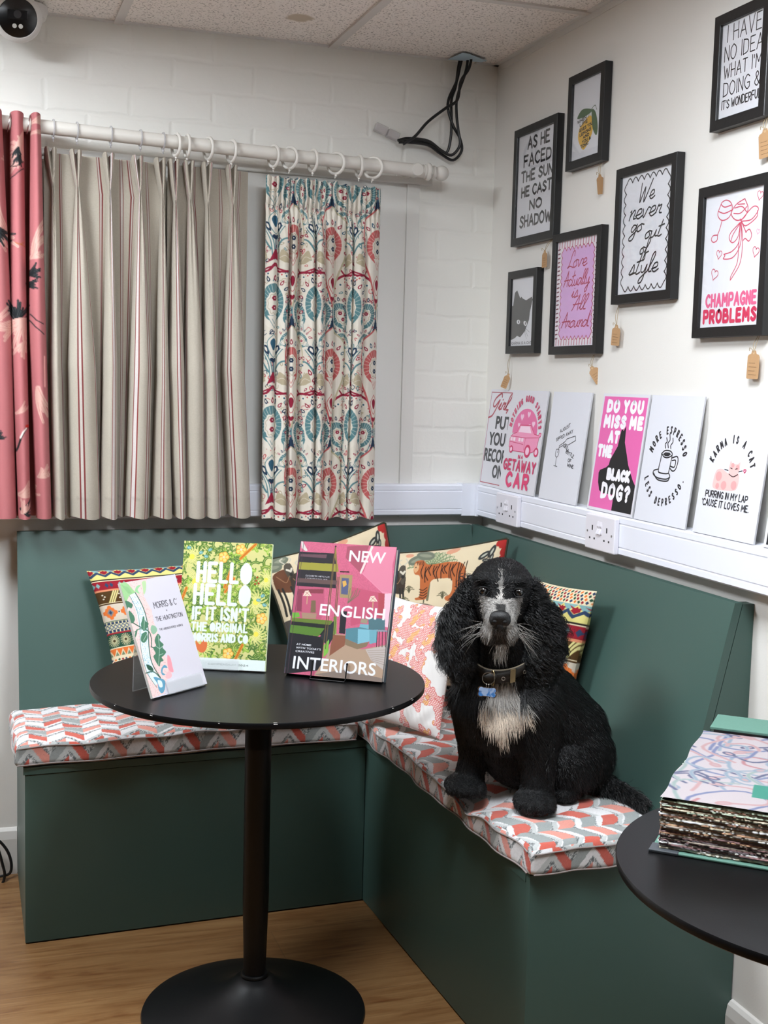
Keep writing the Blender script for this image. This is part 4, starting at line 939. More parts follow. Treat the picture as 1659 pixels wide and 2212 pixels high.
# ================================================================== prints leaning on the trunking
def b_girl(w, h):
    a = Art(w, h, (218, 217, 223)); R_ = (170, 60, 78)
    a.lines([np.array([(w*.03, h*.03), (w*.97, h*.03), (w*.97, h*.97), (w*.03, h*.97), (w*.03, h*.03)])], w*.012, R_)
    a.text('Girl,', w*.36, h*.79, h*.17, w*.026, R_, script=True, fit=w*.56, shear=.3)
    for tx, x, y in (('PUT', .56, .60), ('YOUR', .50, .43), ('RECORD', .50, .26), ('ON.', .60, .10)): a.font(tx, w*x, h*y, h*.125, (52, 54, 58), 'c', off=.05, fit=w*{'PUT': .52, 'YOUR': .74, 'RECORD': .90, 'ON.': .40}[tx])
    return a
def b_car(w, h):
    a = Art(w, h, (218, 217, 223)); P1 = (226, 110, 160); P2 = (206, 38, 96)
    a.fill(circ(w*.5, h*.60, w*.345, h*.225, n=28, a0=-6, a1=186), P1)
    for x, y, r in ((.38, .74, .05), (.56, .77, .045), (.72, .68, .045), (.32, .66, .035), (.62, .66, .03)): a.fill(heart(w*x, h*y, w*r), (244, 200, 222))
    body = [(.12, .44), (.12, .52), (.18, .565), (.30, .585), (.36, .66), (.66, .665), (.78, .585), (.90, .575), (.91, .60), (.96, .60), (.96, .57), (.92, .56), (.90, .46), (.80, .41), (.72, .40), (.26, .40)]
    a.fill([(w*x, h*y) for x, y in body], (238, 150, 186)); a.fill([(w*x, h*y) for x, y in ((.34, .59), (.385, .65), (.63, .655), (.70, .59))], (246, 214, 230))
    a.lines([np.array([(w*x, h*y) for x, y in body+body[:1]])], w*.009, P2); a.lines([np.array([(w*.13, h*.545), (w*.56, h*.54), (w*.90, h*.555)]), np.array([(w*.12, h*.49), (w*.52, h*.475)]), np.array([(w*.56, h*.54), (w*.55, h*.42)])], w*.007, P2)
    for x in (.17, .25, .40, .48): a.fill([(w*(x-.03), h*.50), (w*(x+.03), h*.50), (w*(x+.03), h*.535), (w*(x-.03), h*.535)], (246, 220, 232))
    for x, r in ((.66, .085), (.90, .06), (.20, .05)): a.fill(circ(w*x, h*.415, w*r, h*r*.75), P2); a.fill(circ(w*x, h*.415, w*r*.6, h*r*.45), (244, 200, 222)); 
    a.arctext('NOTHING GOOD STARTS', w*.5, h*.585, w*.415, 168, 12, h*.052, w*.020, (205, 70, 110), ws=.75)
    a.text('IN A', w*.5, h*.335, h*.03, w*.012, P2, fit=w*.13); a.text('GETAWAY', w*.5, h*.215, h*.095, w*.030, P2, fit=w*.88, gap=.3); a.text('CAR', w*.5, h*.055, h*.125, w*.046, (220, 50, 108), fit=w*.60, gap=.4)
    return a
def b_aug(w, h):
    a = Art(w, h, (218, 219, 226)); K = (60, 60, 64)
    for i, (tx, x, y, f, r) in enumerate((('AUGUST', .45, .655, .26, .35), ('SIPPED AWAY', .46, .59, .42, .3), ('LIKE', .52, .49, .13, -.3), ('A', .60, .46, .03, -.3), ('BOTTLE', .66, .43, .22, -.25), ('OF', .68, .37, .08, -.15), ('WINE', .72, .325, .16, -.1))):
        a.text(tx, w*x, h*y, h*.028, w*.009, K, fit=w*f, rot=r, wob=.2, seed=i)
    a.lines([np.array([(w*x, h*y) for x, y in ((.36, .505), (.50, .55), (.53, .575), (.74, .61), (.76, .57), (.58, .52), (.52, .53), (.37, .49), (.36, .505))])], w*.008, K)
    a.lines([catmull([(w*x, h*y) for x, y in ((.30, .47), (.29, .42), (.33, .40), (.37, .42), (.37, .47), (.30, .47))]), np.array([(w*.33, h*.40), (w*.335, h*.32)]), np.array([(w*.29, h*.32), (w*.38, h*.315)]), np.array([(w*.36, h*.49), (w*.34, h*.44)])], w*.008, K)
    return a
def b_dog(w, h):
    a = Art(w, h, (218, 217, 223)); a.fill([(w*.035, h*.025), (w*.965, h*.025), (w*.965, h*.975), (w*.035, h*.975)], (226, 104, 170))
    a.fill([(w*x, h*y) for x, y in ((.55, .025), (.55, .145), (.50, .155), (.28, .155), (.22, .175), (.17, .24), (.15, .32), (.17, .345), (.30, .375), (.35, .40), (.36, .44), (.42, .50), (.48, .56), (.50, .66), (.52, .735), (.555, .69), (.60, .735), (.62, .60), (.70, .50), (.76, .42), (.90, .30), (.965, .26), (.965, .025))], BLK)
    for tx, x, y, hh, f in (('DO YOU', .51, .853, .082, .74), ('MISS ME', .52, .722, .084, .80), ('AT', .37, .597, .076, .20), ('THE', .22, .472, .076, .28), ('BLACK', .59, .288, .070, .46), ('DOG?', .58, .125, .110, .58)):
        a.text(tx, w*x, h*y, h*hh, w*.047, (242, 240, 245), fit=w*f, gap=.42)
    return a
def b_esp(w, h):
    a = Art(w, h, (218, 219, 226)); K = (38, 38, 42)
    a.arctext('MORE ESPRESSO', w*.47, h*.47, w*.345, 158, 20, h*.052, w*.018, K, ws=.62, wob=.1); a.arctext('LESS DEPRESSO.', w*.47, h*.44, w*.36, 202, 342, h*.05, w*.017, K, ws=.62, inside=True, wob=.1)
    L = [catmull([(w*x, h*y) for x, y in p]) for p in (((.36, .545), (.36, .50), (.345, .42), (.37, .395), (.52, .395), (.55, .42), (.565, .545)), ((.36, .545), (.42, .57), (.52, .57), (.565, .545), (.50, .52), (.42, .52), (.36, .545)),
        ((.57, .52), (.66, .535), (.69, .50), (.67, .44), (.62, .42), (.555, .44)), ((.58, .50), (.64, .505), (.65, .475), (.63, .45), (.565, .455)), ((.34, .42), (.26, .405), (.26, .375), (.36, .352), (.52, .352), (.58, .375), (.55, .40)), ((.26, .385), (.36, .338), (.54, .338), (.585, .37)),
        ((.42, .59), (.40, .62), (.43, .64), (.41, .67)), ((.47, .595), (.45, .63), (.48, .655), (.46, .70)), ((.52, .59), (.51, .615), (.54, .64), (.53, .67)))]
    a.fill([(w*x, h*y) for x, y in ((.385, .54), (.43, .558), (.51, .558), (.54, .543), (.49, .528), (.43, .528))], K); a.lines(L, w*.014, K); return a
def b_karma(w, h):
    a = Art(w, h, (218, 219, 226)); K = (38, 38, 42); p, p2 = (244, 190, 186), (236, 160, 160)
    a.arctext('KARMA IS A CAT', w*.47, h*.43, w*.36, 155, 22, h*.05, w*.017, K, ws=.62, wob=.1)
    a.fill(catmull([(w*x, h*y) for x, y in ((.22, .40), (.24, .34), (.44, .335), (.60, .35), (.63, .42), (.60, .47), (.52, .475), (.44, .46), (.34, .485), (.25, .47))], 5, True), p)
    a.fill([(w*x, h*y) for x, y in ((.44, .50), (.455, .555), (.49, .53), (.57, .53), (.61, .55), (.615, .49), (.59, .455), (.50, .45), (.45, .465))], p)
    for x, y, r in ((.30, .43, .05), (.40, .37, .045), (.56, .38, .045), (.30, .36, .03), (.50, .52, .025), (.58, .51, .025)): a.fill(circ(w*x, h*y, w*r, h*r*.7), p2)
    a.lines([np.array([(w*.47, h*.50), (w*.50, h*.495)]), np.array([(w*.55, h*.495), (w*.58, h*.50)]), np.array([(w*.44, h*.48), (w*.38, h*.485)]), np.array([(w*.61, h*.48), (w*.66, h*.49)])]+[catmull([(w*.46, h*.455), (w*.53, h*.44), (w*.60, h*.46)])], w*.008, K)
    a.lines([np.array(heart(w*.70, h*.49, w*.02)+heart(w*.70, h*.49, w*.02)[:1])], w*.008, HOT)
    a.text('PURRING IN MY LAP', w*.47, h*.275, h*.045, w*.010, K, fit=w*.68, wob=.1); a.text("'CAUSE IT LOVES ME.", w*.47, h*.21, h*.045, w*.010, K, fit=w*.76, wob=.1); return a
def b_edge(w, h):
    a = Art(w, h, (218, 219, 226)); a.fill([(w*.035, h*.02), (w*.965, h*.02), (w*.965, h*.28), (w*.035, h*.28)], BLK); return a
def board(label, y0, w, art, xb=-.0425, xt=-.008, h=.287, z=ZT+.0945):
    th = math.asin((xt-xb)/h); t = thing('mounted_print', label, 'print', (xb, y0, z), (0, 0, -PI/2), 'mounted prints leaning on the trunking')
    # local: x right, y away from viewer, z up; lean back
    o = art(w, h).mesh('print_sheet', t, (0, -.0006, 0), .35); o.rotation_euler = (-th, 0, 0)
    b = MB().box(0, w, -.0004, .0032, 0, h).obj('mount_board', [mat('grey_mount_card', (196, 196, 200), .7)], t); b.rotation_euler = (-th, 0, 0)
    return t
board('white print reading Girl PUT YOUR RECORD ON, half behind the getaway car print', -.048, .214, b_girl, -.0345, -.004)
board('white print with a pink car reading NOTHING GOOD STARTS IN A GETAWAY CAR', -.213, .234, b_car)
board('nearly blank white print with a tiny wine bottle and small lettering', -.478, .217, b_aug)
board('pink print with a black dog head reading DO YOU MISS ME AT THE BLACK DOG', -.755, .223, b_dog)
board('white print with a coffee mug reading MORE ESPRESSO LESS DEPRESSO', -.986, .217, b_esp)
board('white print with a pink cat reading KARMA IS A CAT', -1.233, .218, b_karma)
board('white print with a black lower block, cut off at the right picture edge', -1.483, .22, b_edge)

# ================================================================== camera dome, cables
dc = hit(38, 38, 1, -.115); M_cam = mat('camera_white_shell', (214, 212, 208), .35); t = thing('security_camera', 'white ceiling security camera with a round black face, top left corner', 'security camera', (dc[0], dc[1], dc[2]))
look = Vector(CPOS-dc).normalized()
mb = MB(); n = 24
prof = [(.001, -.062), (.03, -.058), (.048, -.046), (.057, -.025), (.0605, 0), (.0600, .018), (.0550, .027), (.0490, .0300), (.0475, .0290), (.0475, .0262)]
mb.lathe(prof, (0, 0, 0), 48); o = mb.obj('shell', M_cam, t, True)
f = MB().lathe([(.001, .0245), (.0470, .0245), (.0476, .0275), (.045, .0292), (.001, .0295)], (0, 0, 0), 48); f2 = f.obj('face', mat('camera_black_face', (14, 14, 15), .25), t, True)
wn = MB(); wn.box(-.024, .024, -.004, .018, .0285, .0305, 0, .0008); lz = wn.obj('lens_window', mat('camera_lens_window', (34, 34, 36), .15), t)
ln = MB().lathe([(.006, .0303), (.0095, .0303), (.0095, .0318), (.0065, .0316)], (0, .008, 0), 24); ln.lathe([(.001, .031), (.006, .0306)], (0, .008, 0), 24); l2 = ln.obj('lens', mat('camera_lens_ring', (66, 66, 68), .2), t, True)
leds = []
for s in (-1, 1): leds.append(MB().lathe([(.0055, .0285), (.0055, .0300), (.001, .0305)], (s*.0075, -.020, 0), 20).obj('infrared_lamp', mat('camera_led', (205, 205, 200), .2), t, True))
zq = look.to_track_quat('Z', 'Y')
for q in (o, f2, lz, l2, *leds): q.rotation_mode = 'QUATERNION'; q.rotation_quaternion = zq
MB().lathe([(.001, ZC-dc[2]-.004), (.052, ZC-dc[2]-.004), (.055, ZC-dc[2]-.012), (.055, .030), (.050, .012), (.001, .008)][::-1], (.022, .045, 0), 40).obj('mount_base', M_cam, t, True)

M_cable = mat('black_cable_rubber', (20, 20, 22), .4)
C8 = lambda p, y: hit(780+p[0]/5.53, 100+p[1]/5.53, 1, y)
cables = [([(1225, 70), (1180, 250), (1140, 420), (1050, 620), (1040, 760), (1100, 950), (1180, 1100), (1200, 1250), (1100, 1360), (960, 1290), (800, 1180), (600, 1150), (450, 1145)], -.034),
 ([(1330, 70), (1290, 260), (1190, 420), (1150, 640), (1010, 740), (800, 900), (640, 1080), (500, 1170)], -.060),
 ([(1285, 70), (1250, 300), (1150, 600), (1140, 800), (1160, 1000), (1180, 1180), (1080, 1300), (950, 1240), (800, 1130), (560, 1100), (440, 1125)], -.046),
 ([(1200, 70), (1160, 260), (1130, 480), (1080, 640), (1080, 880), (1070, 1100), (1020, 1270), (900, 1210), (700, 1130), (500, 1120)], -.026)]
root = hit(1010, 122, 1, -.04); t = thing('cable_bundle', 'loose bundle of black cables looping down from the ceiling by the pole end', 'cables', tuple(root))
for pts, y in cables: world_kid(MB().tube(catmull([C8(p, y+.006*math.sin(i)) for i, p in enumerate(pts)], 5), .0042, 8), 'cable', M_cable, t)
mb = MB(); A = hit(808, 274, 1, -.02); B = hit(864, 298, 1, -.03)
cc = thing('cable_connector', 'clear plastic connector strip where the black cables end on the brick wall', 'connector', tuple((A+B)/2)); ang = math.atan2(-(B-A)[2], (B-A)[0]); cc.rotation_euler = (0, ang, 0)
MB().box(-.040, -.002, -.012, .008, -.011, .012, 0, .002).obj('housing', clear_mat('frosted_connector', (205, 200, 200), .55, .3, False), cc)
MB().box(.001, .036, -.013, .009, -.012, .011, 0, .002).obj('housing', clear_mat('frosted_connector'), cc)
cb = thing('power_cable', 'coiled black power cable hanging by the wall at the lower left edge', 'cable', tuple(hit(10, 1860, 1, -.06)))
world_kid(MB().tube(catmull([hit(x, y, 1, -.05) for x, y in ((-40, 1800), (-8, 1812), (14, 1835), (24, 1862), (22, 1885), (6, 1892), (-20, 1896), (-50, 1900))], 5), .004, 8), 'cable', M_cable, cb)
world_kid(MB().tube(catmull([hit(x, y, 1, -.07) for x, y in ((-30, 1790), (-6, 1830), (6, 1870), (10, 1890), (4, 1910), (-20, 1930))], 5), .004, 8), 'cable', M_cable, cb)
# ================================================================== seat cushions
def h2(a, b, seed=0):
    v = np.sin(a*127.1+b*311.7+seed*17.3)*43758.5453; return v-np.floor(v)
def chevron(s, t, cw=.044, p=.046, leaf=0.0, seed=0, slope=.72, b1=.80):
    s = s+.0012*noise2(s, t, 3, f=90); t = t+.0012*noise2(s, t, 4, f=90)
    col = np.floor(s/cw); fs = s/cw-col; tri = np.where(col % 2 == 0, fs, 1-fs)
    tt = t-tri*cw*slope; row = np.floor(tt/p); fr = tt/p-row
    white, sal, coral, grey, dark, lt = [s2l(c) for c in ((206, 204, 204), (205, 136, 122), (184, 88, 74), (140, 145, 143), (98, 102, 103), (176, 178, 176))]
    k = (row+np.floor((col+0)/1)) % 2; hh = h2(row, col, seed); warm = h2(np.floor(col/2), seed+1.0, 5)
    C = np.empty(s.shape+(3,)); C[:] = white
    rowp = (row+col) % 2
    C[rowp == 0] = white
    m = rowp == 1; C[m & (hh < .5)] = sal; C[m & (hh >= .5)] = coral
    m = (rowp == 0) & (hh > (.62 if leaf == 0 else .30)); C[m] = grey
    b0 = b1-.20+leaf*.18*np.sin(PI*fs)*(slope < 1)
    tex = h2(np.floor(s/.0011), np.floor(t/.0011), 2)
    m = (fr > b0) & (fr <= b1); C[m] = dark; m2 = m & (tex > .55); C[m2] = lt
    C[(fr > b1)] = white; C[(fr > b1) & (hh > .5)] = lt
    if leaf: C[(fr < .10*np.sin(PI*fs))] = white
    C *= (.93+.12*tex)[..., None]; return C
def rbox(x0, x1, y0, y1, z0, z1, r, res, colfn, defn):
    Vs, Fs, Cs = [], [], []; off = 0; lo = np.array([x0, y0, z0]); hi = np.array([x1, y1, z1])
    for ax in range(3):
        for sd in (0, 1):
            a, b = [i for i in range(3) if i != ax]
            rs = res if not (ax == 2 and sd == 0) else .02
            na = max(2, int((hi[a]-lo[a])/rs)); nb = max(2, int((hi[b]-lo[b])/rs))
            A, B = np.meshgrid(np.linspace(lo[a], hi[a], na), np.linspace(lo[b], hi[b], nb))
            P = np.empty(A.shape+(3,)); P[..., a] = A; P[..., b] = B; P[..., ax] = hi[ax] if sd else lo[ax]
            Q = np.clip(P, lo+r, hi-r); D = P-Q; D /= np.linalg.norm(D, axis=-1, keepdims=True)+1e-12
            P2 = Q+D*r; C = colfn(P, P2, ax, sd); P2 = defn(P2, D)
            F = gridfaces(nb, na, off); flip = (sd == 0) ^ (ax == 1)
            Fs.append(F[:, ::-1] if flip else F); Vs.append(P2.reshape(-1, 3)); Cs.append(C.reshape(-1, 3)); off += A.size
    return np.vstack(Vs), np.vstack(Fs), np.vstack(Cs)
M_fab = mat('woven_chevron_velvet', attr=True, rough=.9, spec=.15, bump=.35, bscale=700, sheen=.25)
Z0, Z1 = .4455, .511
dz = lambda X, Y, c, A, r: A*np.exp(-((X-c[0])**2+(Y-c[1])**2)/r**2)
def seat(name, box, colfn, defn, label, group, front):
    V, F, C = rbox(*box, .019, .0023, colfn, defn); t = thing(name, label, 'cushion', (box[0], box[2], Z0), group=group)
    o = fastmesh('cover', V-np.array([box[0], box[2], Z0]), F, M_fab, t, C)
    # raised seams along the visible edges
    for i, (A, B) in enumerate(front):
        for zz in (Z1-.012, Z0+.010):
            n = 240; s = np.linspace(0, 1, n)[:, None]; P = np.array([*A, zz])*(1-s)+np.array([*B, zz])*s
            P = defn(P, np.zeros_like(P)+np.array([0, 0, .0])); 
            mb = MB(); mb.tube(P-np.array([box[0], box[2], Z0]), .0017, 8); 
            v = np.array(mb.v); Cc = np.tile(s2l((132, 122, 118)), (len(mb.v), 1))
            q = pymesh('seam', mb.v, mb.f, M_fab, t, None, True, Cc)
    return t
# left
def colL(P, P2, ax, sd):
    X, Y, Z = P[..., 0], P[..., 1], P[..., 2]
    if ax == 2: return chevron(X+1.41, Y+.49, .044, .041, 0, 1)
    if ax == 1: return chevron(X+1.41, (Z-.45)+.010, .046, .062, 0, 8, 1.35, .72)
    if ax == 0: return chevron(Y+.5, Z-.43, .044, .05, 0, 3)
    return chevron(X+1.41, Z-.45, .044, .05, 0, 1)*.9
def defL(P, D):
    X, Y = P[..., 0], P[..., 1]; Q = P.copy(); top = np.clip((P[..., 2]-Z0)/(Z1-Z0), 0, 1)
    Q[..., 2] = P[..., 2]+top*(.0045*noise2(X, Y, 5, f=26)+.006*np.sin((X+1.41)*PI/.87)-.006*np.exp(-((Y+.485)/.03)**2)*(.5+.5*np.sin(X*34)))
    Q[..., 1] = P[..., 1]-(.0035*np.sin(X*31+1)+.004*np.sin(X*9))*np.clip((-.2-Y)/.25, 0, 1); Q[..., 0] = P[..., 0]+.003*np.sin(Y*40)*np.clip((-1.3-X)/.1, 0, 1)
    Q[..., 1] += (P[..., 0]+1.41)*.035*np.clip((-.2-Y)/.25, 0, 1)
    return Q
seat('seat_cushion', (-1.400, -.528, -.492, -.172, Z0, Z1), colL, defL, 'long coral and grey chevron seat cushion on the bench under the curtains', 'chevron seat cushions', [((-1.392, -.4935), (-.537, -.4935))])
def colR(P, P2, ax, sd):
    X, Y, Z = P[..., 0], P[..., 1], P[..., 2]
    if ax == 2: return chevron(Y*-1, X*1.15+.6, .052, .062, 1.0, 2)
    if ax == 0: return chevron(-Y, (Z-.45)+.010, .042, .062, 0, 4, 1.5, .72)
    return chevron(X+.52, (Z-.44), .050, .062, 0, 6, 1.2, .72)
def defR(P, D):
    X, Y = P[..., 0], P[..., 1]; Q = P.copy(); top = np.clip((P[..., 2]-Z0)/(Z1-Z0), 0, 1)
    z = .004*noise2(X, Y, 9, f=24)+.004*np.sin((Y+1.42)*PI/1.2)
    z -= dz(X, Y, (-.49, -1.12), .016, .07)+dz(X, Y, (-.385, -1.235), .012, .06)+dz(X, Y, (-.27, -1.02), .012, .11)+dz(X, Y, (-.52, -1.10), .014, .09)
    z -= .006*np.exp(-((X+.505)/.03)**2)*(.5+.5*np.sin(Y*38))
    Q[..., 2] = P[..., 2]+top*z
    Q[..., 0] = P[..., 0]-((.004*np.sin(Y*19)+.003*np.sin(Y*43+1))-(P[..., 1]+.44)*-.0286)*np.clip((-.20-X)/.27, 0, 1)
    Q[..., 1] = P[..., 1]-.003*np.sin(X*50)*np.clip((-1.2-Y)/.2, 0, 1)
    return Q
seat('seat_cushion', (-.517, -.172, -1.425, -.178, Z0, Z1), colR, defR, 'coral and grey chevron seat cushion the dog sits on', 'chevron seat cushions', [((-.5175, -1.415), (-.5175, -.36)), ((-.507, -1.4265), (-.18, -1.4265))])

# ================================================================== throw cushions
def pillow(label, TL, TR, BR, BL, T, P, W, H, m, piping=None, group=None, conc=.030, seed=1, n=300, name='throw_cushion', droop=0):
    TL, TR, BR, BL = [np.array(q, float) for q in (TL, TR, BR, BL)]; base = (BL+BR)/2
    nrm = np.cross((TR+BR-TL-BL), (TL+TR-BL-BR)); nrm /= np.linalg.norm(nrm)
    def surf(n, side):
        u, v = np.meshgrid(np.linspace(0, 1, n), np.linspace(0, 1, n)); a, b = 2*u-1, 2*v-1
        uu = u-a*conc*np.sin(PI*v)**.9; vv = v-b*conc*np.sin(PI*u)**.9
        X = (BL*((1-uu)*(1-vv))[..., None]+BR*(uu*(1-vv))[..., None]+TR*(uu*vv)[..., None]+TL*((1-uu)*vv)[..., None])
        t = T*np.clip(1-np.abs(a)**2.3, 0, 1)**.52*np.clip(1-np.abs(b)**2.3, 0, 1)**.52
        e = np.minimum(np.minimum(u, 1-u), np.minimum(v, 1-v))
        wr = .0035*noise2(u*(1+seed*.1), v, seed, f=16)*np.clip(e*8, 0, 1)+.0016*np.sin((a*b)*26+seed)*np.clip(e*10, 0, 1)*np.clip(np.abs(a*b)*2, 0, 1)
        X = X+nrm*(side*(t+wr*1.0))[..., None]
        return X, u, v
    Xf, u, v = surf(n, 1); Cf = P.get(u*W, v*H); Xb, ub, vb = surf(n//4, -1); Cb = P.get(ub*W, vb*H)
    F1 = gridfaces(n, n); F2 = gridfaces(n//4, n//4, n*n)[:, ::-1]
    t = thing(name, label, 'cushion', tuple(base), group=group)
    fastmesh('cover', np.vstack([Xf.reshape(-1, 3), Xb.reshape(-1, 3)])-base, np.vstack([F1, F2]), m, t, np.vstack([Cf.reshape(-1, 3), Cb.reshape(-1, 3)]))
    if piping:
        k = np.linspace(0, 1, 60); f = lambda uu, vv: surf_pt(uu, vv)
        ring = np.vstack([Xf[0, ::4], Xf[::4, -1][1:], Xf[-1, ::-4][1:], Xf[::-4, 0][1:]])-base
        MB().tube(ring, .0036, 8, closed=True).obj('piping', mat('dark_olive_piping', piping, .8), t, True)
    return t
M_kil = mat('kilim_weave', attr=True, rough=.9, spec=.15, bump=.5, bscale=800)
M_cot = mat('printed_cotton', attr=True, rough=.85, spec=.2, bump=.2, bscale=600)
M_vel = mat('printed_velvet', attr=True, rough=.8, spec=.2, bump=.2, bscale=600, sheen=.2)
def kilim(W, H, shift=0):
    cr, rd, nv, tl, yl, orr, br, gn, wh = (214, 200, 168), (138, 30, 42), (46, 62, 88), (120, 158, 158), (206, 196, 120), (206, 108, 50), (74, 52, 26), (40, 74, 58), (206, 198, 180)
    P = Paint(-.005, W+.005, -.005, H+.005, .0009, cr)
    def band(y0, y1, c): P.poly([(-.01, y0), (W+.01, y0), (W+.01, y1), (-.01, y1)], c)
    y = H+shift
    while y > -.05:
        for i in range(int(W/.013)+2):
            for j in range(4):
                x = i*.013+(j % 2)*.0065; c = (nv, rd, gn, orr)[(i*3+j*5) % 4]
                P.poly([(x-.005, y-.008-j*.009), (x, y-.003-j*.009), (x+.005, y-.008-j*.009), (x, y-.013-j*.009)], c)
        y -= .042; band(y-.048, y, yl)
        x = -.02
        while x < W+.04:
            P.poly([(x-.024, y), (x+.024, y), (x, y-.020)], tl); P.poly([(x-.002, y-.004), (x+.026, y-.022), (x+.050, y-.004), (x+.024, y-.012)], rd) 
            P.stroke([(x, y-.018), (x+.024, y-.034), (x+.048, y-.018)], .009, nv); P.poly([(x+.010, y-.018), (x+.024, y-.006), (x+.038, y-.018), (x+.024, y-.027)], rd)
            x += .048
        y -= .048; band(y-.004, y, (40, 36, 30)); band(y-.008, y-.004, cr); y -= .008
        band(y-.034, y, rd); i = 0; x = .0
        while x < W: P.poly([(x-.007, y-.017), (x, y-.006), (x+.007, y-.017), (x, y-.028)], tl if (i//2) % 2 == 0 else nv); x += .016 if i % 2 == 0 else .030; i += 1
        y -= .034; band(y-.008, y, (204, 130, 96)); y -= .008
        band(y-.046, y, br); x = -.02; i = 0
        while x < W+.02:
            for k in range(3): P.stroke([(x+k*.008, y-.045), (x+k*.008+(.024 if i % 2 else 0), y-.001)], .005, (206, 196, 132))
            for a, b in ((.040, .014), (.046, .022), (.040, .030)): P.disc(x+a, y-b, .003, wh)
            x += .058; i += 1
        y -= .046; band(y-.003, y, cr); band(y-.007, y-.003, br); y -= .007
        band(y-.066, y, (196, 184, 166)); x = .03
        while x < W+.03:
            pts = []
            for q in range(4):
                a0, a1 = [(0, 1), (-1, 0), (0, -1), (1, 0)][q], [(-1, 0), (0, -1), (1, 0), (0, 1)][q]
                for k in range(6):
                    t = k/6; px, py = a0[0]*(1-t)+a1[0]*t, a0[1]*(1-t)+a1[1]*t; s = 1.14 if k % 2 else .96; pts.append((x+px*.026*s, y-.033+py*.029*s))
            P.poly(pts, orr); P.poly([(x-.012, y-.033), (x, y-.017), (x+.012, y-.033), (x, y-.049)], (120, 118, 118)); P.poly([(x-.006, y-.033), (x, y-.025), (x+.006, y-.033), (x, y-.041)], nv)
            P.disc(x+.031, y-.033, .003, nv); x += .062
        y -= .066; band(y-.003, y, gn); y -= .003; band(y-.042, y, (196, 190, 150)); x = 0
        while x < W+.01:
            for b in (.006, .036): P.poly([(x-.005, y-b-.005), (x+.005, y-b-.005), (x+.005, y-b+.005), (x-.005, y-b+.005)], nv)
            P.stroke([(x-.007, y-.012), (x+.007, y-.030)], .003, nv); P.stroke([(x+.007, y-.012), (x-.007, y-.030)], .003, (90, 100, 130)); x += .014
        y -= .042; band(y-.006, y, rd); y -= .006; band(y-.052, y, gn); x = .02
        while x < W+.02:
            for k in range(18): a = 2*PI*k/18; P.stroke([(x+.006*math.cos(a), y-.026+.006*math.sin(a)), (x+.019*math.cos(a), y-.026+.023*math.sin(a))], .0022, (204, 192, 150))
            P.disc(x, y-.026, .004, br); x += .042
        y -= .052; band(y-.004, y, cr); y -= .004; band(y-.030, y, orr); x = 0
        while x < W+.02: P.poly([(x-.011, y-.029), (x, y-.003), (x+.011, y-.029)], cr); P.poly([(x-.007, y-.028), (x, y-.011), (x+.007, y-.028)], (110, 124, 96)); x += .022
        y -= .034
    return P
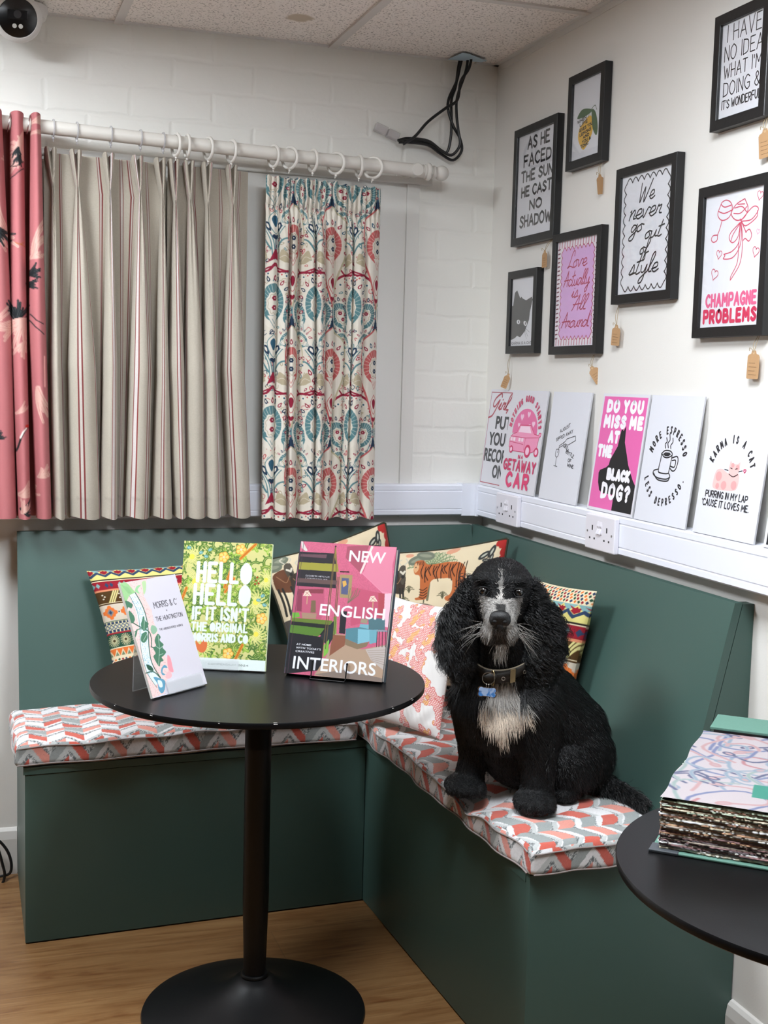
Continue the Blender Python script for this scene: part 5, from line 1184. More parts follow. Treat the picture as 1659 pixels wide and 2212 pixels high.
def safari(W, H):
    cr = (212, 196, 164); P = Paint(-.005, W+.005, -.005, H+.005, .0008, cr); D = lambda pts, s=True: (catmull([(x*W, y*H) for x, y in pts], 5, True) if s else [(x*W, y*H) for x, y in pts])
    K, grey, gr2, org, dk, leaf, leaf2, brn = (44, 42, 38), (104, 96, 86), (70, 64, 58), (176, 98, 54), (40, 26, 20), (104, 122, 88), (150, 166, 128), (98, 62, 42)
    r = random.Random(5)
    def strokes(pts, w, c): P.stroke(catmull([(x*W, y*H) for x, y in pts], 5), w, c)
    # palm fronds and dark leaves behind
    for a in range(-70, 80, 14):
        x0, y0 = .48, .85; a_ = math.radians(90-a); e = (x0+.20*math.cos(a_), y0+.15*math.sin(a_)-.03)
        strokes([(x0, y0), ((x0+e[0])/2, (y0+e[1])/2+.02), e], .003, leaf)
        for k in range(9):
            t = .2+.8*k/9; bx, by = x0+(e[0]-x0)*t, y0+(e[1]-y0)*t+.02*math.sin(PI*t)
            for sg in (-1, 1): strokes([(bx, by), (bx+.025*math.cos(a_+sg*.8), by+.025*math.sin(a_+sg*.8))], .0018, leaf2 if k % 2 else leaf)
    for x, y, q in ((.36, .93, .3), (.42, .96, -.2), (.12, .97, .2), (.05, .93, 0)): P.disc(x*W, y*H, .028, (106, 112, 96), .014, q); P.disc(x*W, y*H, .020, (134, 138, 118), .005, q)
    P.stroke([(.47*W, .86*H), (.45*W, .62*H)], .008, (112, 106, 82)); P.stroke([(.43*W, .80*H), (.42*W, .60*H)], .004, (90, 88, 70))
    # tiger facing left
    P.poly(D([(.335, .86), (.345, .91), (.37, .925), (.41, .92), (.45, .885), (.56, .89), (.66, .885), (.72, .85), (.74, .78), (.735, .70), (.745, .60), (.735, .555), (.70, .555), (.71, .60), (.69, .66), (.665, .62), (.64, .60), (.60, .605), (.59, .63), (.63, .65), (.645, .70), (.63, .76), (.54, .77), (.48, .76), (.455, .70), (.44, .63), (.40, .62), (.36, .62), (.35, .635), (.385, .65), (.39, .72), (.385, .80), (.345, .82)]), org)
    P.poly(D([(.335, .86), (.345, .90), (.37, .90), (.375, .86), (.35, .83)]), (206, 160, 116))
    for i in range(17):
        x = .40+.33*i/16; t = .885-.02*abs(math.sin(i)); b = .78-.03*math.sin(i*1.3) if x < .66 else .70
        strokes([(x+.01, t), (x-.006+.01*math.sin(i*2), (t+b)/2), (x+.008, b)], .0026, dk, )
    for x0, y0, x1, y1 in [(.385, .70-.02*k, .445, .71-.02*k) for k in range(4)]+[(.665, .70-.025*k, .735, .70-.022*k) for k in range(6)]: strokes([(x0, y0), ((x0+x1)/2, y0-.008), (x1, y1)], .002, dk)
    for k in range(5): strokes([(.36+.012*k, .915), (.365+.012*k, .89)], .0018, dk)
    P.disc(.352*W, .872*H, .002, K)
    # antelope pair on the left
    for ox, oy, s in ((.0, .0, 1.0), (.115, -.045, .85)):
        q = lambda pts: [(ox+.02+x*s, oy+y*1.0) for x, y in pts]
        P.poly(D(q([(.0, .84), (.02, .88), (.10, .90), (.16, .86), (.155, .76), (.13, .72), (.05, .73), (.0, .76)])), brn if ox == 0 else (60, 50, 42)); 
        for x in (.01, .04, .105, .135): strokes(q([(x, .76), (x+.004, .66), (x-.002, .565)]), .0062, K)
        P.poly(D(q([(.10, .88), (.115, .93), (.155, .94), (.165, .90), (.15, .80), (.12, .80)])), (78, 72, 62))
        strokes(q([(.12, .94), (.10, .97), (.125, .985)]), .0035, (190, 184, 166)); strokes(q([(.15, .94), (.18, .965), (.165, .99)]), .0035, (190, 184, 166)); P.stroke([(W*a, H*b) for a, b in q([(.118, .89), (.14, .872), (.155, .89)])], .006, (205, 198, 180)); P.disc(*[(W*a, H*b) for a, b in q([(.137, .85)])][0], .005, K)
        strokes(q([(.03, .86), (.08, .80), (.12, .84)]), .002, (150, 110, 80))
    # elephant / rhino low
    P.poly(D([(.14, .50), (.20, .555), (.32, .595), (.44, .59), (.54, .555), (.62, .55), (.70, .53), (.74, .47), (.70, .40), (.60, .38), (.48, .40), (.36, .37), (.22, .38), (.12, .42)]), grey)
    P.disc(.33*W, .52*H, .022, (176, 158, 122), .018); P.poly(D([(.44, .54), (.52, .56), (.58, .50), (.54, .44), (.46, .46)]), (120, 110, 98)); strokes([(.44, .53), (.46, .46), (.52, .43)], .002, gr2); strokes([(.55, .50), (.56, .45)], .004, (196, 180, 150))
    P.poly(D([(-.02, .50), (.04, .53), (.10, .48), (.12, .40), (.08, .34), (-.02, .32)]), gr2)
    for i in range(24): x = r.uniform(.15, .7); y = r.uniform(.40, .55); strokes([(x, y), (x+.03, y-.01)], .0012, gr2)
    # grasses
    for cx, cy in ((.26, .60), (.57, .62), (.30, .68), (.78, .72), (.86, .70), (.10, .56), (.80, .50), (.50, .30), (.70, .28), (.20, .22), (.9, .4)):
        for k in range(7): a = math.radians(30+20*k); strokes([(cx, cy), (cx+.02*math.cos(a), cy+.05*math.sin(a)), (cx+.05*math.cos(a), cy+.045*math.sin(a))], .0018, (86, 84, 62))
    for cx, cy, n in ((.08, .16, 9), (.16, .28, 8), (.35, .2, 8), (.6, .16, 8), (.85, .2, 8), (.0, .3, 6)):
        for k in range(n):
            a = math.radians(20+140*k/n); L = .13; pts = [(cx, cy), (cx+L*.5*math.cos(a)-.012*math.sin(a), cy+L*.5*math.sin(a)+.012*math.cos(a)), (cx+L*math.cos(a), cy+L*math.sin(a)), (cx+L*.5*math.cos(a)+.012*math.sin(a), cy+L*.5*math.sin(a)-.012*math.cos(a))]
            P.poly(D(pts, False), (86, 84, 60) if k % 2 else (112, 108, 80))
    # butterfly
    for sx, sy, q, a in ((.855, .905, .5, .018), (.905, .925, 1.2, .018), (.875, .865, -.2, .012), (.91, .88, 1.3, .011)): P.disc(sx*W, sy*H, a, (52, 54, 52), a*.45, q); P.disc(sx*W, sy*H, a*.55, (176, 176, 160), a*.16, q)
    P.stroke([(.865*W, .86*H), (.895*W, .91*H)], .002, K)
    # red petals in the corner, warm blots
    for x, y in ((.975, .97), (.99, .92), (.955, .985), (.98, .86), (.99, .80)): P.disc(x*W, y*H, .010, (164, 40, 36), .014, x*9)
    P.disc(.62*W, .975*H, .020, (208, 150, 120), .008, .2); P.disc(.3*W, .97*H, .012, (208, 150, 120), .006)
    return P
def coral(W, H):
    P = Paint(-.005, W+.005, -.005, H+.005, .0006, (214, 210, 206)); Y, X = np.mgrid[0:P.h, 0:P.w]*P.res
    r = np.random.RandomState(4); f = np.full(X.shape, 9.0)
    x0 = -.02
    # branching arms of round lobes
    for k in range(52):
        x, y = r.rand()*W*1.1-.01, r.rand()*H*1.1-.01; a = r.rand()*6.28
        for j in range(9):
            x += .0105*math.cos(a); y += .0105*math.sin(a); a += r.uniform(-.9, .9)
            rad = r.uniform(.0060, .0095)
            f = np.minimum(f, np.hypot(X-x, Y-y)-rad)
            if j % 2 == 0:
                b = a+r.choice([-1.4, 1.4]); f = np.minimum(f, np.hypot(X-x-.013*math.cos(b), Y-y-.013*math.sin(b))-.006)
    ins = f < 0; edge = np.abs(f) < .0006
    s = .0054; gx = X/s; gy = Y/(s*.866); row = np.round(gy); cx = np.round(gx-.5*(row % 2))+.5*(row % 2)
    d = np.hypot((gx-cx)*s, (gy-row)*s*.866)
    oc = (noise2(X, Y, 8, f=70) > .25)
    base = np.where(oc[..., None], np.array([204, 130, 90.]), np.array([200, 108, 106.])); dot = np.where(oc[..., None], np.array([226, 200, 140.]), np.array([226, 210, 202.]))
    ring = np.clip((d-.0015)/.0007, 0, 1)[..., None]; colr = dot*(1-ring)+base*ring
    P.a[ins] = colr[ins]; P.a[edge] = (190, 100, 94); return P
Pk = kilim(.42, .40); Pk2 = kilim(.60, .52, .045); Ps = safari(.40, .38)
# safari cushions: one slumped behind the books, one across the corner
pillow('animal print cushion with dark piping tipped up behind the books, butterfly at its raised corner', (-.725, -.150, .885), (-.362, -.140, .990), (-.285, -.275, .575), (-.640, -.285, .535), .052, Ps, .40, .38, M_vel, (44, 42, 24), 'animal print cushions', seed=3)
pillow('animal print cushion with a tiger, leaning in the bench corner behind the dog', (-.420, -.190, .905), (-.085, -.385, .970), (-.150, -.475, .565), (-.425, -.300, .545), .058, Ps, .40, .38, M_vel, (44, 42, 24), 'animal print cushions', seed=5)
pillow('kilim patterned cushion leaning at the left end of the bench, behind the white brochure', (-1.200, -.140, .868), (-.745, -.150, .905), (-.735, -.290, .545), (-1.135, -.300, .545), .062, Pk2, .60, .52, M_kil, None, 'kilim patterned cushions', seed=2)
pillow('kilim patterned cushion wedged behind the dog on the right', (-.135, -.520, .905), (-.118, -.965, .920), (-.185, -.945, .560), (-.235, -.545, .530), .050, Pk, .42, .40, M_kil, None, 'kilim patterned cushions', seed=7)
pillow('white cushion with a pink dotted coral print, standing left of the dog', (-.455, -.420, .835), (-.318, -.628, .826), (-.408, -.735, .522), (-.575, -.490, .530), .046, coral(.34, .34), .34, .34, M_cot, None, None, seed=9)
# ================================================================== books on the table
def inv_affine(TL, TR, BL, W, H):
    a = np.array(TR, float)-TL; b = np.array(BL, float)-TL; M = np.linalg.inv(np.stack([a, b], 1))
    def f(pts):
        out = []
        for p in pts:
            u, v = M @ (np.array(p, float)-TL); out.append((u*W, (1-v)*H))
        return out
    return f
def ptext(P, txt, x, y, h, w, c, fit=None, align='l', ws=1.0, gap=.2, shear=0, solidO=False, ang=0):
    L, W = lettering(txt, h, ws, gap, shear)
    k = (fit/W) if fit else 1; ox = {'l': 0, 'c': -W*k/2, 'r': -W*k}[align]
    for q in L: P.stroke([(x+a*k+ox, y+b) for a, b in q], w, c)
    if solidO:
        xx = 0
        for ch in txt:
            if ch == ' ': xx += h*ws*.38; continue
            g = parse(UP[ch]); wd = max(p[:, 0].max() for p in g)
            if ch == 'O': P.disc(x+ox+(xx+h*ws*.3)*k, y+h/2, h*ws*.30*k+w*.45, c, h*.5+w*.45)
            xx += h*ws*(wd+gap)
def cover_grid(P, W, H, name, parent, m, res=.00065, y=-.0006):
    nx, ny = int(W/res), int(H/res); X, Z = np.meshgrid(np.linspace(0, W, nx), np.linspace(0, H, ny))
    return grid(name, np.stack([X, 0*X+y, Z], -1), m, parent, P.get(X, Z), smooth=False)
M_gloss = mat('coated_cover', attr=True, rough=.32, spec=.45)
M_matte = mat('matte_cover', attr=True, rough=.55, spec=.35)
M_page = mat('book_pages', (214, 210, 202), .8, bump=.3, bscale=900)
M_acr = clear_mat('frosted_acrylic', (216, 220, 222), .32, .2, False)
ZTB = .7503
# --- brochure
W, H = .160, .240; f = inv_affine((65, 505), (620, 400), (395, 1570), W, H); P = Paint(0, W, 0, H, .0005, (206, 203, 212))
g1, g2, g3, pk, gr, bl = (152, 196, 138), (70, 118, 92), (40, 84, 66), (226, 176, 174), (214, 228, 238), (92, 150, 176)
strip = f([(65, 505), (330, 455), (322, 520), (300, 620), (345, 700), (380, 760), (400, 860), (440, 960), (440, 1060), (470, 1140), (520, 1190), (560, 1250), (600, 1320), (530, 1420), (510, 1530), (395, 1570)]); P.poly(strip, (228, 200, 196))
r_ = random.Random(3)
for i in range(900):
    x, y = r_.uniform(0, W*.62), r_.uniform(0, H); P.disc(x, y, .0006, (206, 130, 128))
P.poly(f([(330, 455), (322, 520), (300, 620), (345, 700), (380, 760), (400, 860), (440, 960), (440, 1060), (470, 1140), (520, 1190), (560, 1250), (600, 1320), (530, 1420), (510, 1530), (920, 1400), (620, 400)]), (206, 203, 212))
P.poly(f([(160, 620), (215, 590), (270, 680), (310, 780), (340, 900), (350, 1060), (360, 1180), (395, 1290), (460, 1400), (420, 1460), (330, 1330), (290, 1190), (268, 1060), (255, 900), (225, 760), (190, 680)]), gr)
for i in range(160):
    t = r_.random(); q = catmull(f([(190, 640), (262, 760), (295, 900), (310, 1060), (325, 1200), (390, 1370)]), 20)[int(t*99)]; P.disc(q[0]+r_.uniform(-.009, .009), q[1]+r_.uniform(-.003, .003), .0007, bl)
for pts, w, c in (([(215, 590), (275, 690), (320, 800), (345, 930), (355, 1100), (385, 1250), (470, 1390)], .0022, g3), ([(160, 620), (235, 760), (262, 900), (270, 1060), (295, 1200), (340, 1340), (430, 1470)], .001, g3), ([(190, 870), (260, 910), (345, 950), (375, 1010), (380, 1100)], .0022, g3),
    ([(345, 950), (270, 930), (215, 960)], .0018, g2), ([(375, 1100), (400, 1110), (440, 1150)], .0018, g3), ([(320, 1340), (400, 1330), (470, 1390)], .0022, g3)): P.stroke(catmull(f(pts), 6), w, c)
for pts, c in (([(70, 510), (130, 500), (190, 560), (215, 590), (160, 620), (120, 700), (90, 600)], g1), ([(270, 520), (240, 560), (260, 600), (215, 580), (230, 530)], (150, 200, 150)), ([(280, 490), (318, 480), (322, 560), (300, 610), (290, 540)], (176, 206, 156)),
    ([(300, 810), (320, 860), (350, 880), (330, 930), (300, 950), (275, 900), (285, 850)], g2), ([(330, 960), (340, 1020), (310, 1060), (275, 1040), (285, 980)], g2), ([(120, 670), (190, 700), (180, 740), (150, 730), (135, 760)], g2), ([(155, 760), (200, 800), (215, 850), (185, 880), (165, 830)], g2), ([(240, 930), (235, 980), (215, 1020), (222, 960)], g2),
    ([(380, 900), (420, 910), (435, 950), (400, 985), (372, 950)], (140, 178, 150)), ([(440, 980), (470, 1010), (460, 1040), (500, 1080), (490, 1110), (525, 1150), (500, 1185), (480, 1200), (500, 1230), (470, 1245), (460, 1285), (430, 1250), (400, 1190), (420, 1160), (395, 1110), (425, 1090), (410, 1040)], g2), ([(330, 1260), (380, 1280), (400, 1320), (350, 1310)], g3),
    ([(540, 1180), (570, 1210), (590, 1290), (600, 1340), (560, 1330), (540, 1270)], (234, 150, 160)), ([(560, 1330), (585, 1370), (560, 1400), (520, 1390), (530, 1350)], (238, 176, 180)), ([(480, 1300), (510, 1270), (540, 1300), (500, 1300), (490, 1340), (520, 1360), (490, 1365), (475, 1335)], bl),
    ([(400, 1380), (460, 1390), (515, 1420), (510, 1500), (480, 1530), (450, 1490), (440, 1440)], bl), ([(440, 1410), (480, 1420), (490, 1470), (460, 1470)], (214, 228, 232))): P.poly(catmull(f(pts), 4, True), c)
for pts in ([(445, 990), (460, 1120), (450, 1270)], [(460, 1120), (500, 1090)], [(456, 1180), (495, 1165)], [(460, 1120), (425, 1095)], [(310, 830), (305, 940)], [(340, 970), (300, 1040)]): P.stroke(f(pts), .0008, (206, 224, 210))
for i in range(8): P.stroke(f([(80+i*9, 520+i*3), (150+i*5, 600)]), .0004, (110, 160, 110))
K = (60, 58, 66)
def slanted(txt, x, y, h, w, fit, thin=False):
    ptext(P, txt, x, y, h, w, K, fit=fit, gap=.16)
slanted('MORRIS & C', W*.46, H*.735, .0125, .0013, W*.41); P.stroke([(W*.885, H*.775), (W*.895, H*.785)], .001, K)
P.stroke([(W*.655, H*.694), (W*.672, H*.704)], .0008, K); P.stroke([(W*.655, H*.704), (W*.672, H*.694)], .0008, K)
slanted('THE HUNTINGTON', W*.43, H*.622, .0088, .0011, W*.49); slanted('THE UNDISCOVERED WORKS', W*.44, H*.540, .0036, .0006, W*.43)
t = thing('brochure', 'slim white brochure with a leafy pink and green border, leftmost on the table', 'book', (-1.157, -1.079, ZTB+.003), (-.40, 0, .659))
cover_grid(P, W, H, 'front_cover', t, M_matte, .0006)
MB().box(0, W, -.0003, .005, 0, H).obj('pages', M_page, t); MB().box(0, W, .005, .0058, 0, H).obj('back_cover', mat('white_card', (215, 212, 218), .5), t)
def acrylic(label, loc, yaw, lean, x0, x1, h, lip, foot, lx0=None, lx1=None):
    t = thing('acrylic_stand', label, 'display stand', loc, (0, 0, yaw), 'clear acrylic book stands'); c, s = math.cos(lean), math.sin(lean)
    T = lambda y, z: (y*c+z*s, -y*s+z*c)
    lx0 = x0 if lx0 is None else lx0; lx1 = x1 if lx1 is None else lx1
    mb = MB()
    def slab(a, b, th=.0022, X0=x0, X1=x1):
        (y0, z0), (y1, z1) = a, b; L = math.hypot(y1-y0, z1-z0); n = ((z1-z0)/L*th, -(y1-y0)/L*th)
        mb.prism([(y0, z0), (y1, z1), (y1+n[0], z1+n[1]), (y0+n[0], z0+n[1])], lambda u, v, w: (w, u, v), X0, X1)
    b0, b1 = T(.012, -.0005), T(.012, h); slab(b0, b1)
    mb.obj('back_plate', M_acr, t); mb = MB(); slab(T(-.004, .0), T(.012, .0), .002, lx0, lx1); slab(T(-.0045, 0), T(-.0045, lip), -.0015, lx0, lx1); mb.obj('front_lip', M_acr, t)
    mb = MB(); slab(b1, (foot, -.002), .0022); mb.obj('rear_leg', M_acr, t); return t
acrylic('clear acrylic stand holding the white brochure', (-1.157, -1.079, ZTB+.003), .659, .40, .022, .135, .16, .026, .078, .042, .148)
# --- HELLO
W, H = .200, .280; P = Paint(0, W, 0, H, .0005, (196, 192, 128)); r_ = random.Random(12)
G = [(112, 136, 58), (84, 116, 52), (142, 174, 70), (76, 108, 54)]
def curl(x, y, s, a, d, c):
    pts = []; 
    for i in range(22):
        t = i/21; rr = s*(1-t*.82); th = a+d*t*5.2; pts.append((x+rr*math.cos(th), y+rr*math.sin(th)))
    P.stroke(pts, s*.42, c, s*.12)
    for i in range(2, 16, 3): 
        q = pts[i]; P.stroke([q, (q[0]+s*.5*math.cos(a+d*i*.25), q[1]+s*.5*math.sin(a+d*i*.25))], s*.22, c, s*.03)
    P.stroke(pts[:16], s*.05, (206, 214, 130))
for i in range(210):
    curl(r_.uniform(0, W), r_.uniform(.02, H), r_.uniform(.008, .019), r_.uniform(0, 6.28), r_.choice([-1, 1]), G[i % 4])
for x, y, s in ((.02, .245, .024), (.03, .190, .026), (.170, .150, .024), (.175, .080, .022), (.19, .20, .02), (.06, .05, .02)):
    for k in range(14):
        a = -2.6+k*.38; P.stroke(catmull([(x, y), (x+s*.6*math.cos(a), y+s*.7*math.sin(a)), (x+s*1.1*math.cos(a+.25), y+s*1.1*math.sin(a+.25))], 4), .0042, (222, 216, 140), .002); P.stroke(catmull([(x, y), (x+s*.6*math.cos(a), y+s*.7*math.sin(a)), (x+s*1.1*math.cos(a+.25), y+s*1.1*math.sin(a+.25))], 4), .0005, (120, 130, 60))
    P.disc(x, y, s*.25, (226, 206, 80))
for x, y in ((.092, .247), (.115, .035), (.13, .265), (.185, .115)):
    for k in range(5): P.disc(x+.007*math.cos(k*1.256), y+.007*math.sin(k*1.256), .0058, (216, 150, 62)); P.disc(x+.007*math.cos(k*1.256), y+.007*math.sin(k*1.256), .004, (232, 196, 110))
    P.disc(x, y, .003, (205, 196, 160))
for x, y, a in ((.04, .255, .3), (.052, .247, 0), (.06, .262, .5), (.185, .165, .4), (.176, .155, 0), (.19, .145, -.2), (.05, .225, .2), (.012, .265, .1)):
    P.disc(x, y, .0052, (96, 150, 156), .0036, a); P.disc(x, y, .003, (150, 196, 196), .0016, a); P.stroke([(x, y), (x+.012, y+.008)], .0008, (84, 120, 60))
for a, b in (((.162, .278), (.130, .245)), ((.112, .225), (.098, .180)), ((.012, .175), (.002, .145)), ((.146, .055), (.130, .018)), ((.118, .2), (.10, .17))): P.stroke([a, b], .0065, (206, 128, 52)); P.stroke([a, b], .0012, (150, 84, 30))
for x, y in ((.055, .048),): P.poly(catmull([(x-.014, y+.012), (x-.004, y+.004), (x+.002, y+.014), (x+.012, y+.008), (x+.010, y-.008), (x, y-.014), (x-.010, y-.006)], 4, True), (206, 110, 66))
for x, y in ((.170, .205), (.168, .198), (.174, .192), (.166, .190)): P.disc(x, y, .002, (170, 50, 40))
Wt = (212, 222, 219); P.poly([(0, 0), (W, 0), (W, .0235), (0, .0235)], Wt)
for tx, y, h, w, x0, fit, so in (('HELLO', .192, .040, .0082, .036, .118, True), ('HELLO', .143, .040, .0082, .032, .122, True), ("IF IT ISN'T", .108, .025, .0056, .030, .124, False), ('THE ORIGINAL', .083, .0165, .0042, .030, .124, True), ('MORRIS AND CO', .060, .0155, .0042, .030, .126, True)):
    ptext(P, tx, x0, y, h, w, Wt, fit=fit, gap=.34, solidO=so)
ptext(P, 'COMPENDIUM 2024', .072, .0090, .0032, .0006, (90, 100, 98), fit=.09)
t = thing('display_book', 'green floral book with big white lettering HELLO HELLO IF IT ISN\'T, middle of the table', 'book', (-1.069, -.816, ZTB+.003), (-.22, 0, -.434))
cover_grid(P, W, H, 'front_cover', t, M_gloss, .0006)
MB().box(0, W, -.0003, .0012, 0, H).box(0, W, .0100, .0112, 0, H, 0).obj('cover_boards', mat('pale_green_cover', (196, 208, 170), .5), t); MB().box(.001, W-.002, .0012, .0100, .001, H-.002).obj('pages', M_page, t)
acrylic('clear acrylic stand holding the green floral book', (-1.069, -.816, ZTB+.003), -.434, .22, .01, .15, .15, .024, .085, -.002, .142)
# --- NEW ENGLISH INTERIORS
W, H = .220, .292; f = inv_affine((325, 320), (1400, 400), (140, 1840), W, H); P = Paint(0, W, 0, H, .0005, (188, 84, 112)); pg = lambda pts, c: P.poly(f(pts), c)
Y, X = np.mgrid[0:P.h, 0:P.w]; P.a *= (1+.10*(h2(np.floor(X/4.), np.floor(Y/4.), 1)-.5))[..., None]
pg([(1010, 700), (1240, 930), (1260, 1210), (1330, 930), (1340, 600), (1200, 560)], (214, 128, 152)); pg([(990, 690), (830, 520), (850, 385), (1095, 375)], (150, 66, 84)); pg([(1000, 710), (1145, 390), (1120, 380), (985, 690)], (212, 196, 190)); pg([(1145, 390), (1400, 400), (1350, 600), (1340, 925), (1220, 900), (1020, 700)], (206, 116, 140)); pg([(325, 320), (330, 400), (380, 440), (400, 430), (345, 325)], (196, 190, 184))
pg([(880, 850), (1240, 930), (1240, 1200), (880, 1300)], (176, 70, 96)); pg([(1190, 920), (1260, 930), (1255, 1215), (1185, 1190)], (160, 60, 70)); pg([(1260, 930), (1340, 925), (1290, 1310), (1240, 1300)], (226, 176, 190))
pg([(260, 840), (590, 860), (585, 1100), (540, 1260), (220, 1230)], (172, 74, 100)); pg([(290, 880), (580, 880), (575, 930), (300, 925)], (120, 48, 60)); pg([(290, 900), (340, 900), (330, 1140), (270, 1130)], (120, 46, 66))
pg([(310, 440), (720, 470), (720, 870), (270, 840)], (30, 28, 32)); pg([(320, 470), (620, 480), (610, 520), (315, 500)], (88, 58, 66)); pg([(305, 565), (740, 590), (750, 680), (300, 650)], (140, 134, 46)); pg([(285, 750), (730, 780), (725, 830), (280, 800)], (84, 62, 60)); pg([(700, 470), (722, 380), (735, 600), (750, 740)], (130, 116, 50))
pg([(765, 710), (905, 720), (885, 985), (760, 975)], (150, 126, 84)); pg([(785, 750), (865, 755), (850, 945), (775, 935)], (70, 76, 110)); pg([(790, 790), (830, 780), (840, 830), (800, 860)], (206, 156, 70)); pg([(765, 670), (870, 675), (870, 690), (765, 685)], (40, 30, 24))
pg([(770, 1130), (840, 1135), (815, 1390), (750, 1380)], (26, 26, 30)); 
for x in (880, 910, 940, 960, 985): P.stroke(f([(850, 1040), (x-20, 950), (x, 870+(x % 40))]), .0012, (90, 96, 66))
for cx, cy in ((395, 930), (1130, 990)):
    pg([(cx-50, cy+30), (cx-25, cy-30), (cx+15, cy-35), (cx+50, cy+30)], (222, 196, 178)); P.stroke(f([(cx-20, cy-20), (cx+30, cy+25)]), .0008, (140, 60, 60)); P.stroke(f([(cx+20, cy-25), (cx-30, cy+25)]), .0008, (140, 60, 60)); P.stroke(f([(cx, cy+30), (cx-5, cy+120)]), .002, (180, 150, 110))
pg([(440, 1010), (490, 1010), (490, 1150), (430, 1150)], (104, 84, 60)); pg([(330, 1150), (500, 1160), (490, 1220), (340, 1215)], (150, 120, 96))
pg([(225, 1150), (300, 1150), (310, 1200), (225, 1215)], (96, 160, 50)); pg([(220, 1210), (680, 1240), (660, 1290), (215, 1260)], (86, 108, 36)); pg([(215, 1250), (660, 1290), (600, 1420), (205, 1330)], (24, 26, 26)); pg([(205, 1290), (590, 1330), (520, 1420), (195, 1390)], (72, 110, 36)); pg([(190, 1380), (580, 1430), (550, 1800), (140, 1850)], (22, 22, 26)); pg([(540, 1420), (700, 1230), (720, 1380), (620, 1540)], (30, 36, 40)); pg([(580, 1520), (640, 1450), (630, 1600), (575, 1660)], (110, 170, 60)); pg([(690, 1200), (725, 1190), (720, 1400), (690, 1420)], (90, 150, 50))
pg([(700, 1390), (830, 1400), (820, 1500), (1000, 1560), (1290, 1500), (1270, 1700), (1225, 1960), (470, 1860), (600, 1660), (640, 1560), (660, 1500)], (164, 136, 112)); pg([(690, 1400), (830, 1410), (810, 1520), (640, 1640), (660, 1500)], (124, 72, 52)); pg([(1040, 1560), (1290, 1510), (1250, 1800), (1100, 1680)], (178, 166, 158))
for i in range(7): P.stroke(f([(1060+i*8, 1575+i*18), (1280, 1560+i*30)]), .0008, (130, 112, 104))
pg([(470, 1850), (800, 1790), (1230, 1880), (1225, 1960)], (120, 104, 94))
pg([(1075, 1205), (1260, 1215), (1255, 1340), (1080, 1340)], (66, 100, 108)); pg([(985, 1275), (1080, 1280), (1075, 1340), (975, 1320)], (104, 160, 174)); pg([(825, 1330), (985, 1310), (1115, 1340), (1085, 1470), (960, 1500), (820, 1440)], (70, 118, 130)); pg([(960, 1330), (1115, 1340), (1085, 1470), (955, 1500)], (112, 168, 184)); pg([(820, 1440), (955, 1500), (1080, 1475), (1050, 1530), (950, 1560), (815, 1510)], (120, 100, 76)); pg([(1085, 1345), (1180, 1335), (1165, 1480), (1085, 1500)], (96, 152, 166)); pg([(1000, 1215), (1070, 1220), (1060, 1270), (985, 1260)], (140, 128, 104))
pg([(1160, 1340), (1290, 1345), (1285, 1360), (1165, 1360)], (120, 140, 150)); 
for x in (1170, 1195, 1230, 1265): P.stroke(f([(x, 1360), (x-8, 1530)]), .0014, (34, 28, 32))
for x0, y0, x1, y1 in ((715, 380, 600, 1560), (700, 470, 560, 1640), (740, 740, 680, 1440), (755, 740, 700, 1400), (722, 480, 722, 780)): P.stroke(f([(x0, y0), (x1, y1)]), .0016, (70, 52, 34)); P.stroke(f([(x0+4, y0), (x1+4, y1)]), .0004, (170, 130, 80))
P.disc(*f([(718, 385)])[0], .002, (30, 26, 26))
pg([(325, 320), (355, 322), (170, 1842), (140, 1840)], (30, 28, 34)) if False else None
for k in range(3): P.stroke([(.0065, 0), (.0065, H)], .0007, (60, 40, 50))
a = Art(W, H, (30, 30, 34)); LW = (226, 226, 232)
def stamp(*q, **k):
    a.v = []; a.f = []; a.m = []; a.inks = []; a.font(*q, **k)
    for fc in a.f: P.poly([(a.v[i][0], a.v[i][2]) for i in fc], q[4])
stamp('NEW', W*.90, H*.872, .0245, LW, 'r', off=.018, fit=W*.375); stamp('ENGLISH', W*.955, H*.452, .0245, LW, 'r', off=.018, fit=W*.67); stamp('INTERIORS', W*.075, H*.042, .0265, LW, 'l', off=.018, fit=W*.85)
for i, tx in enumerate(('AT HOME', "WITH TODAY'S", 'CREATIVES')): stamp(tx, W*.085, H*(.215-.026*i), .0042, LW, 'l', off=.02, fit=W*(.155, .26, .195)[i])
stamp('ELIZABETH METCALFE', W*.095, H*.735, .0033, LW, 'l', fit=W*.25); stamp('PHOTOGRAPHS BY DEAN HEARNE', W*.095, H*.718, .0022, LW, 'l', fit=W*.23)
P.a = P.a*.86+18
t = thing('display_book', 'hardback with a pink room photo cover reading NEW ENGLISH INTERIORS', 'book', (-.852, -.935, ZTB+.006), (-.31, 0, -.607))
cover_grid(P, W, H, 'front_cover', t, M_gloss, .0005)
M_hb = mat('dark_slate_cloth', (36, 46, 54), .7)
MB().box(0, W, -.0004, .0028, 0, H, 0).box(0, W+.001, .0245, .0275, 0, H, 0).box(-.002, .0006, -.0002, .0272, 0, H, 0).obj('case_boards', M_hb, t)
MB().box(.001, W-.003, .0028, .0245, .0025, H-.003).obj('pages', M_page, t)
t = thing('wire_book_stand', 'black wire easel holding the pink interiors book', 'display stand', (-.852, -.935, ZTB), (0, 0, -.607)); cL, sL = math.cos(.31), math.sin(.31)
T = lambda x, y, z: (x, y*cL+z*sL, -y*sL+z*cL+.006)
mb = MB()
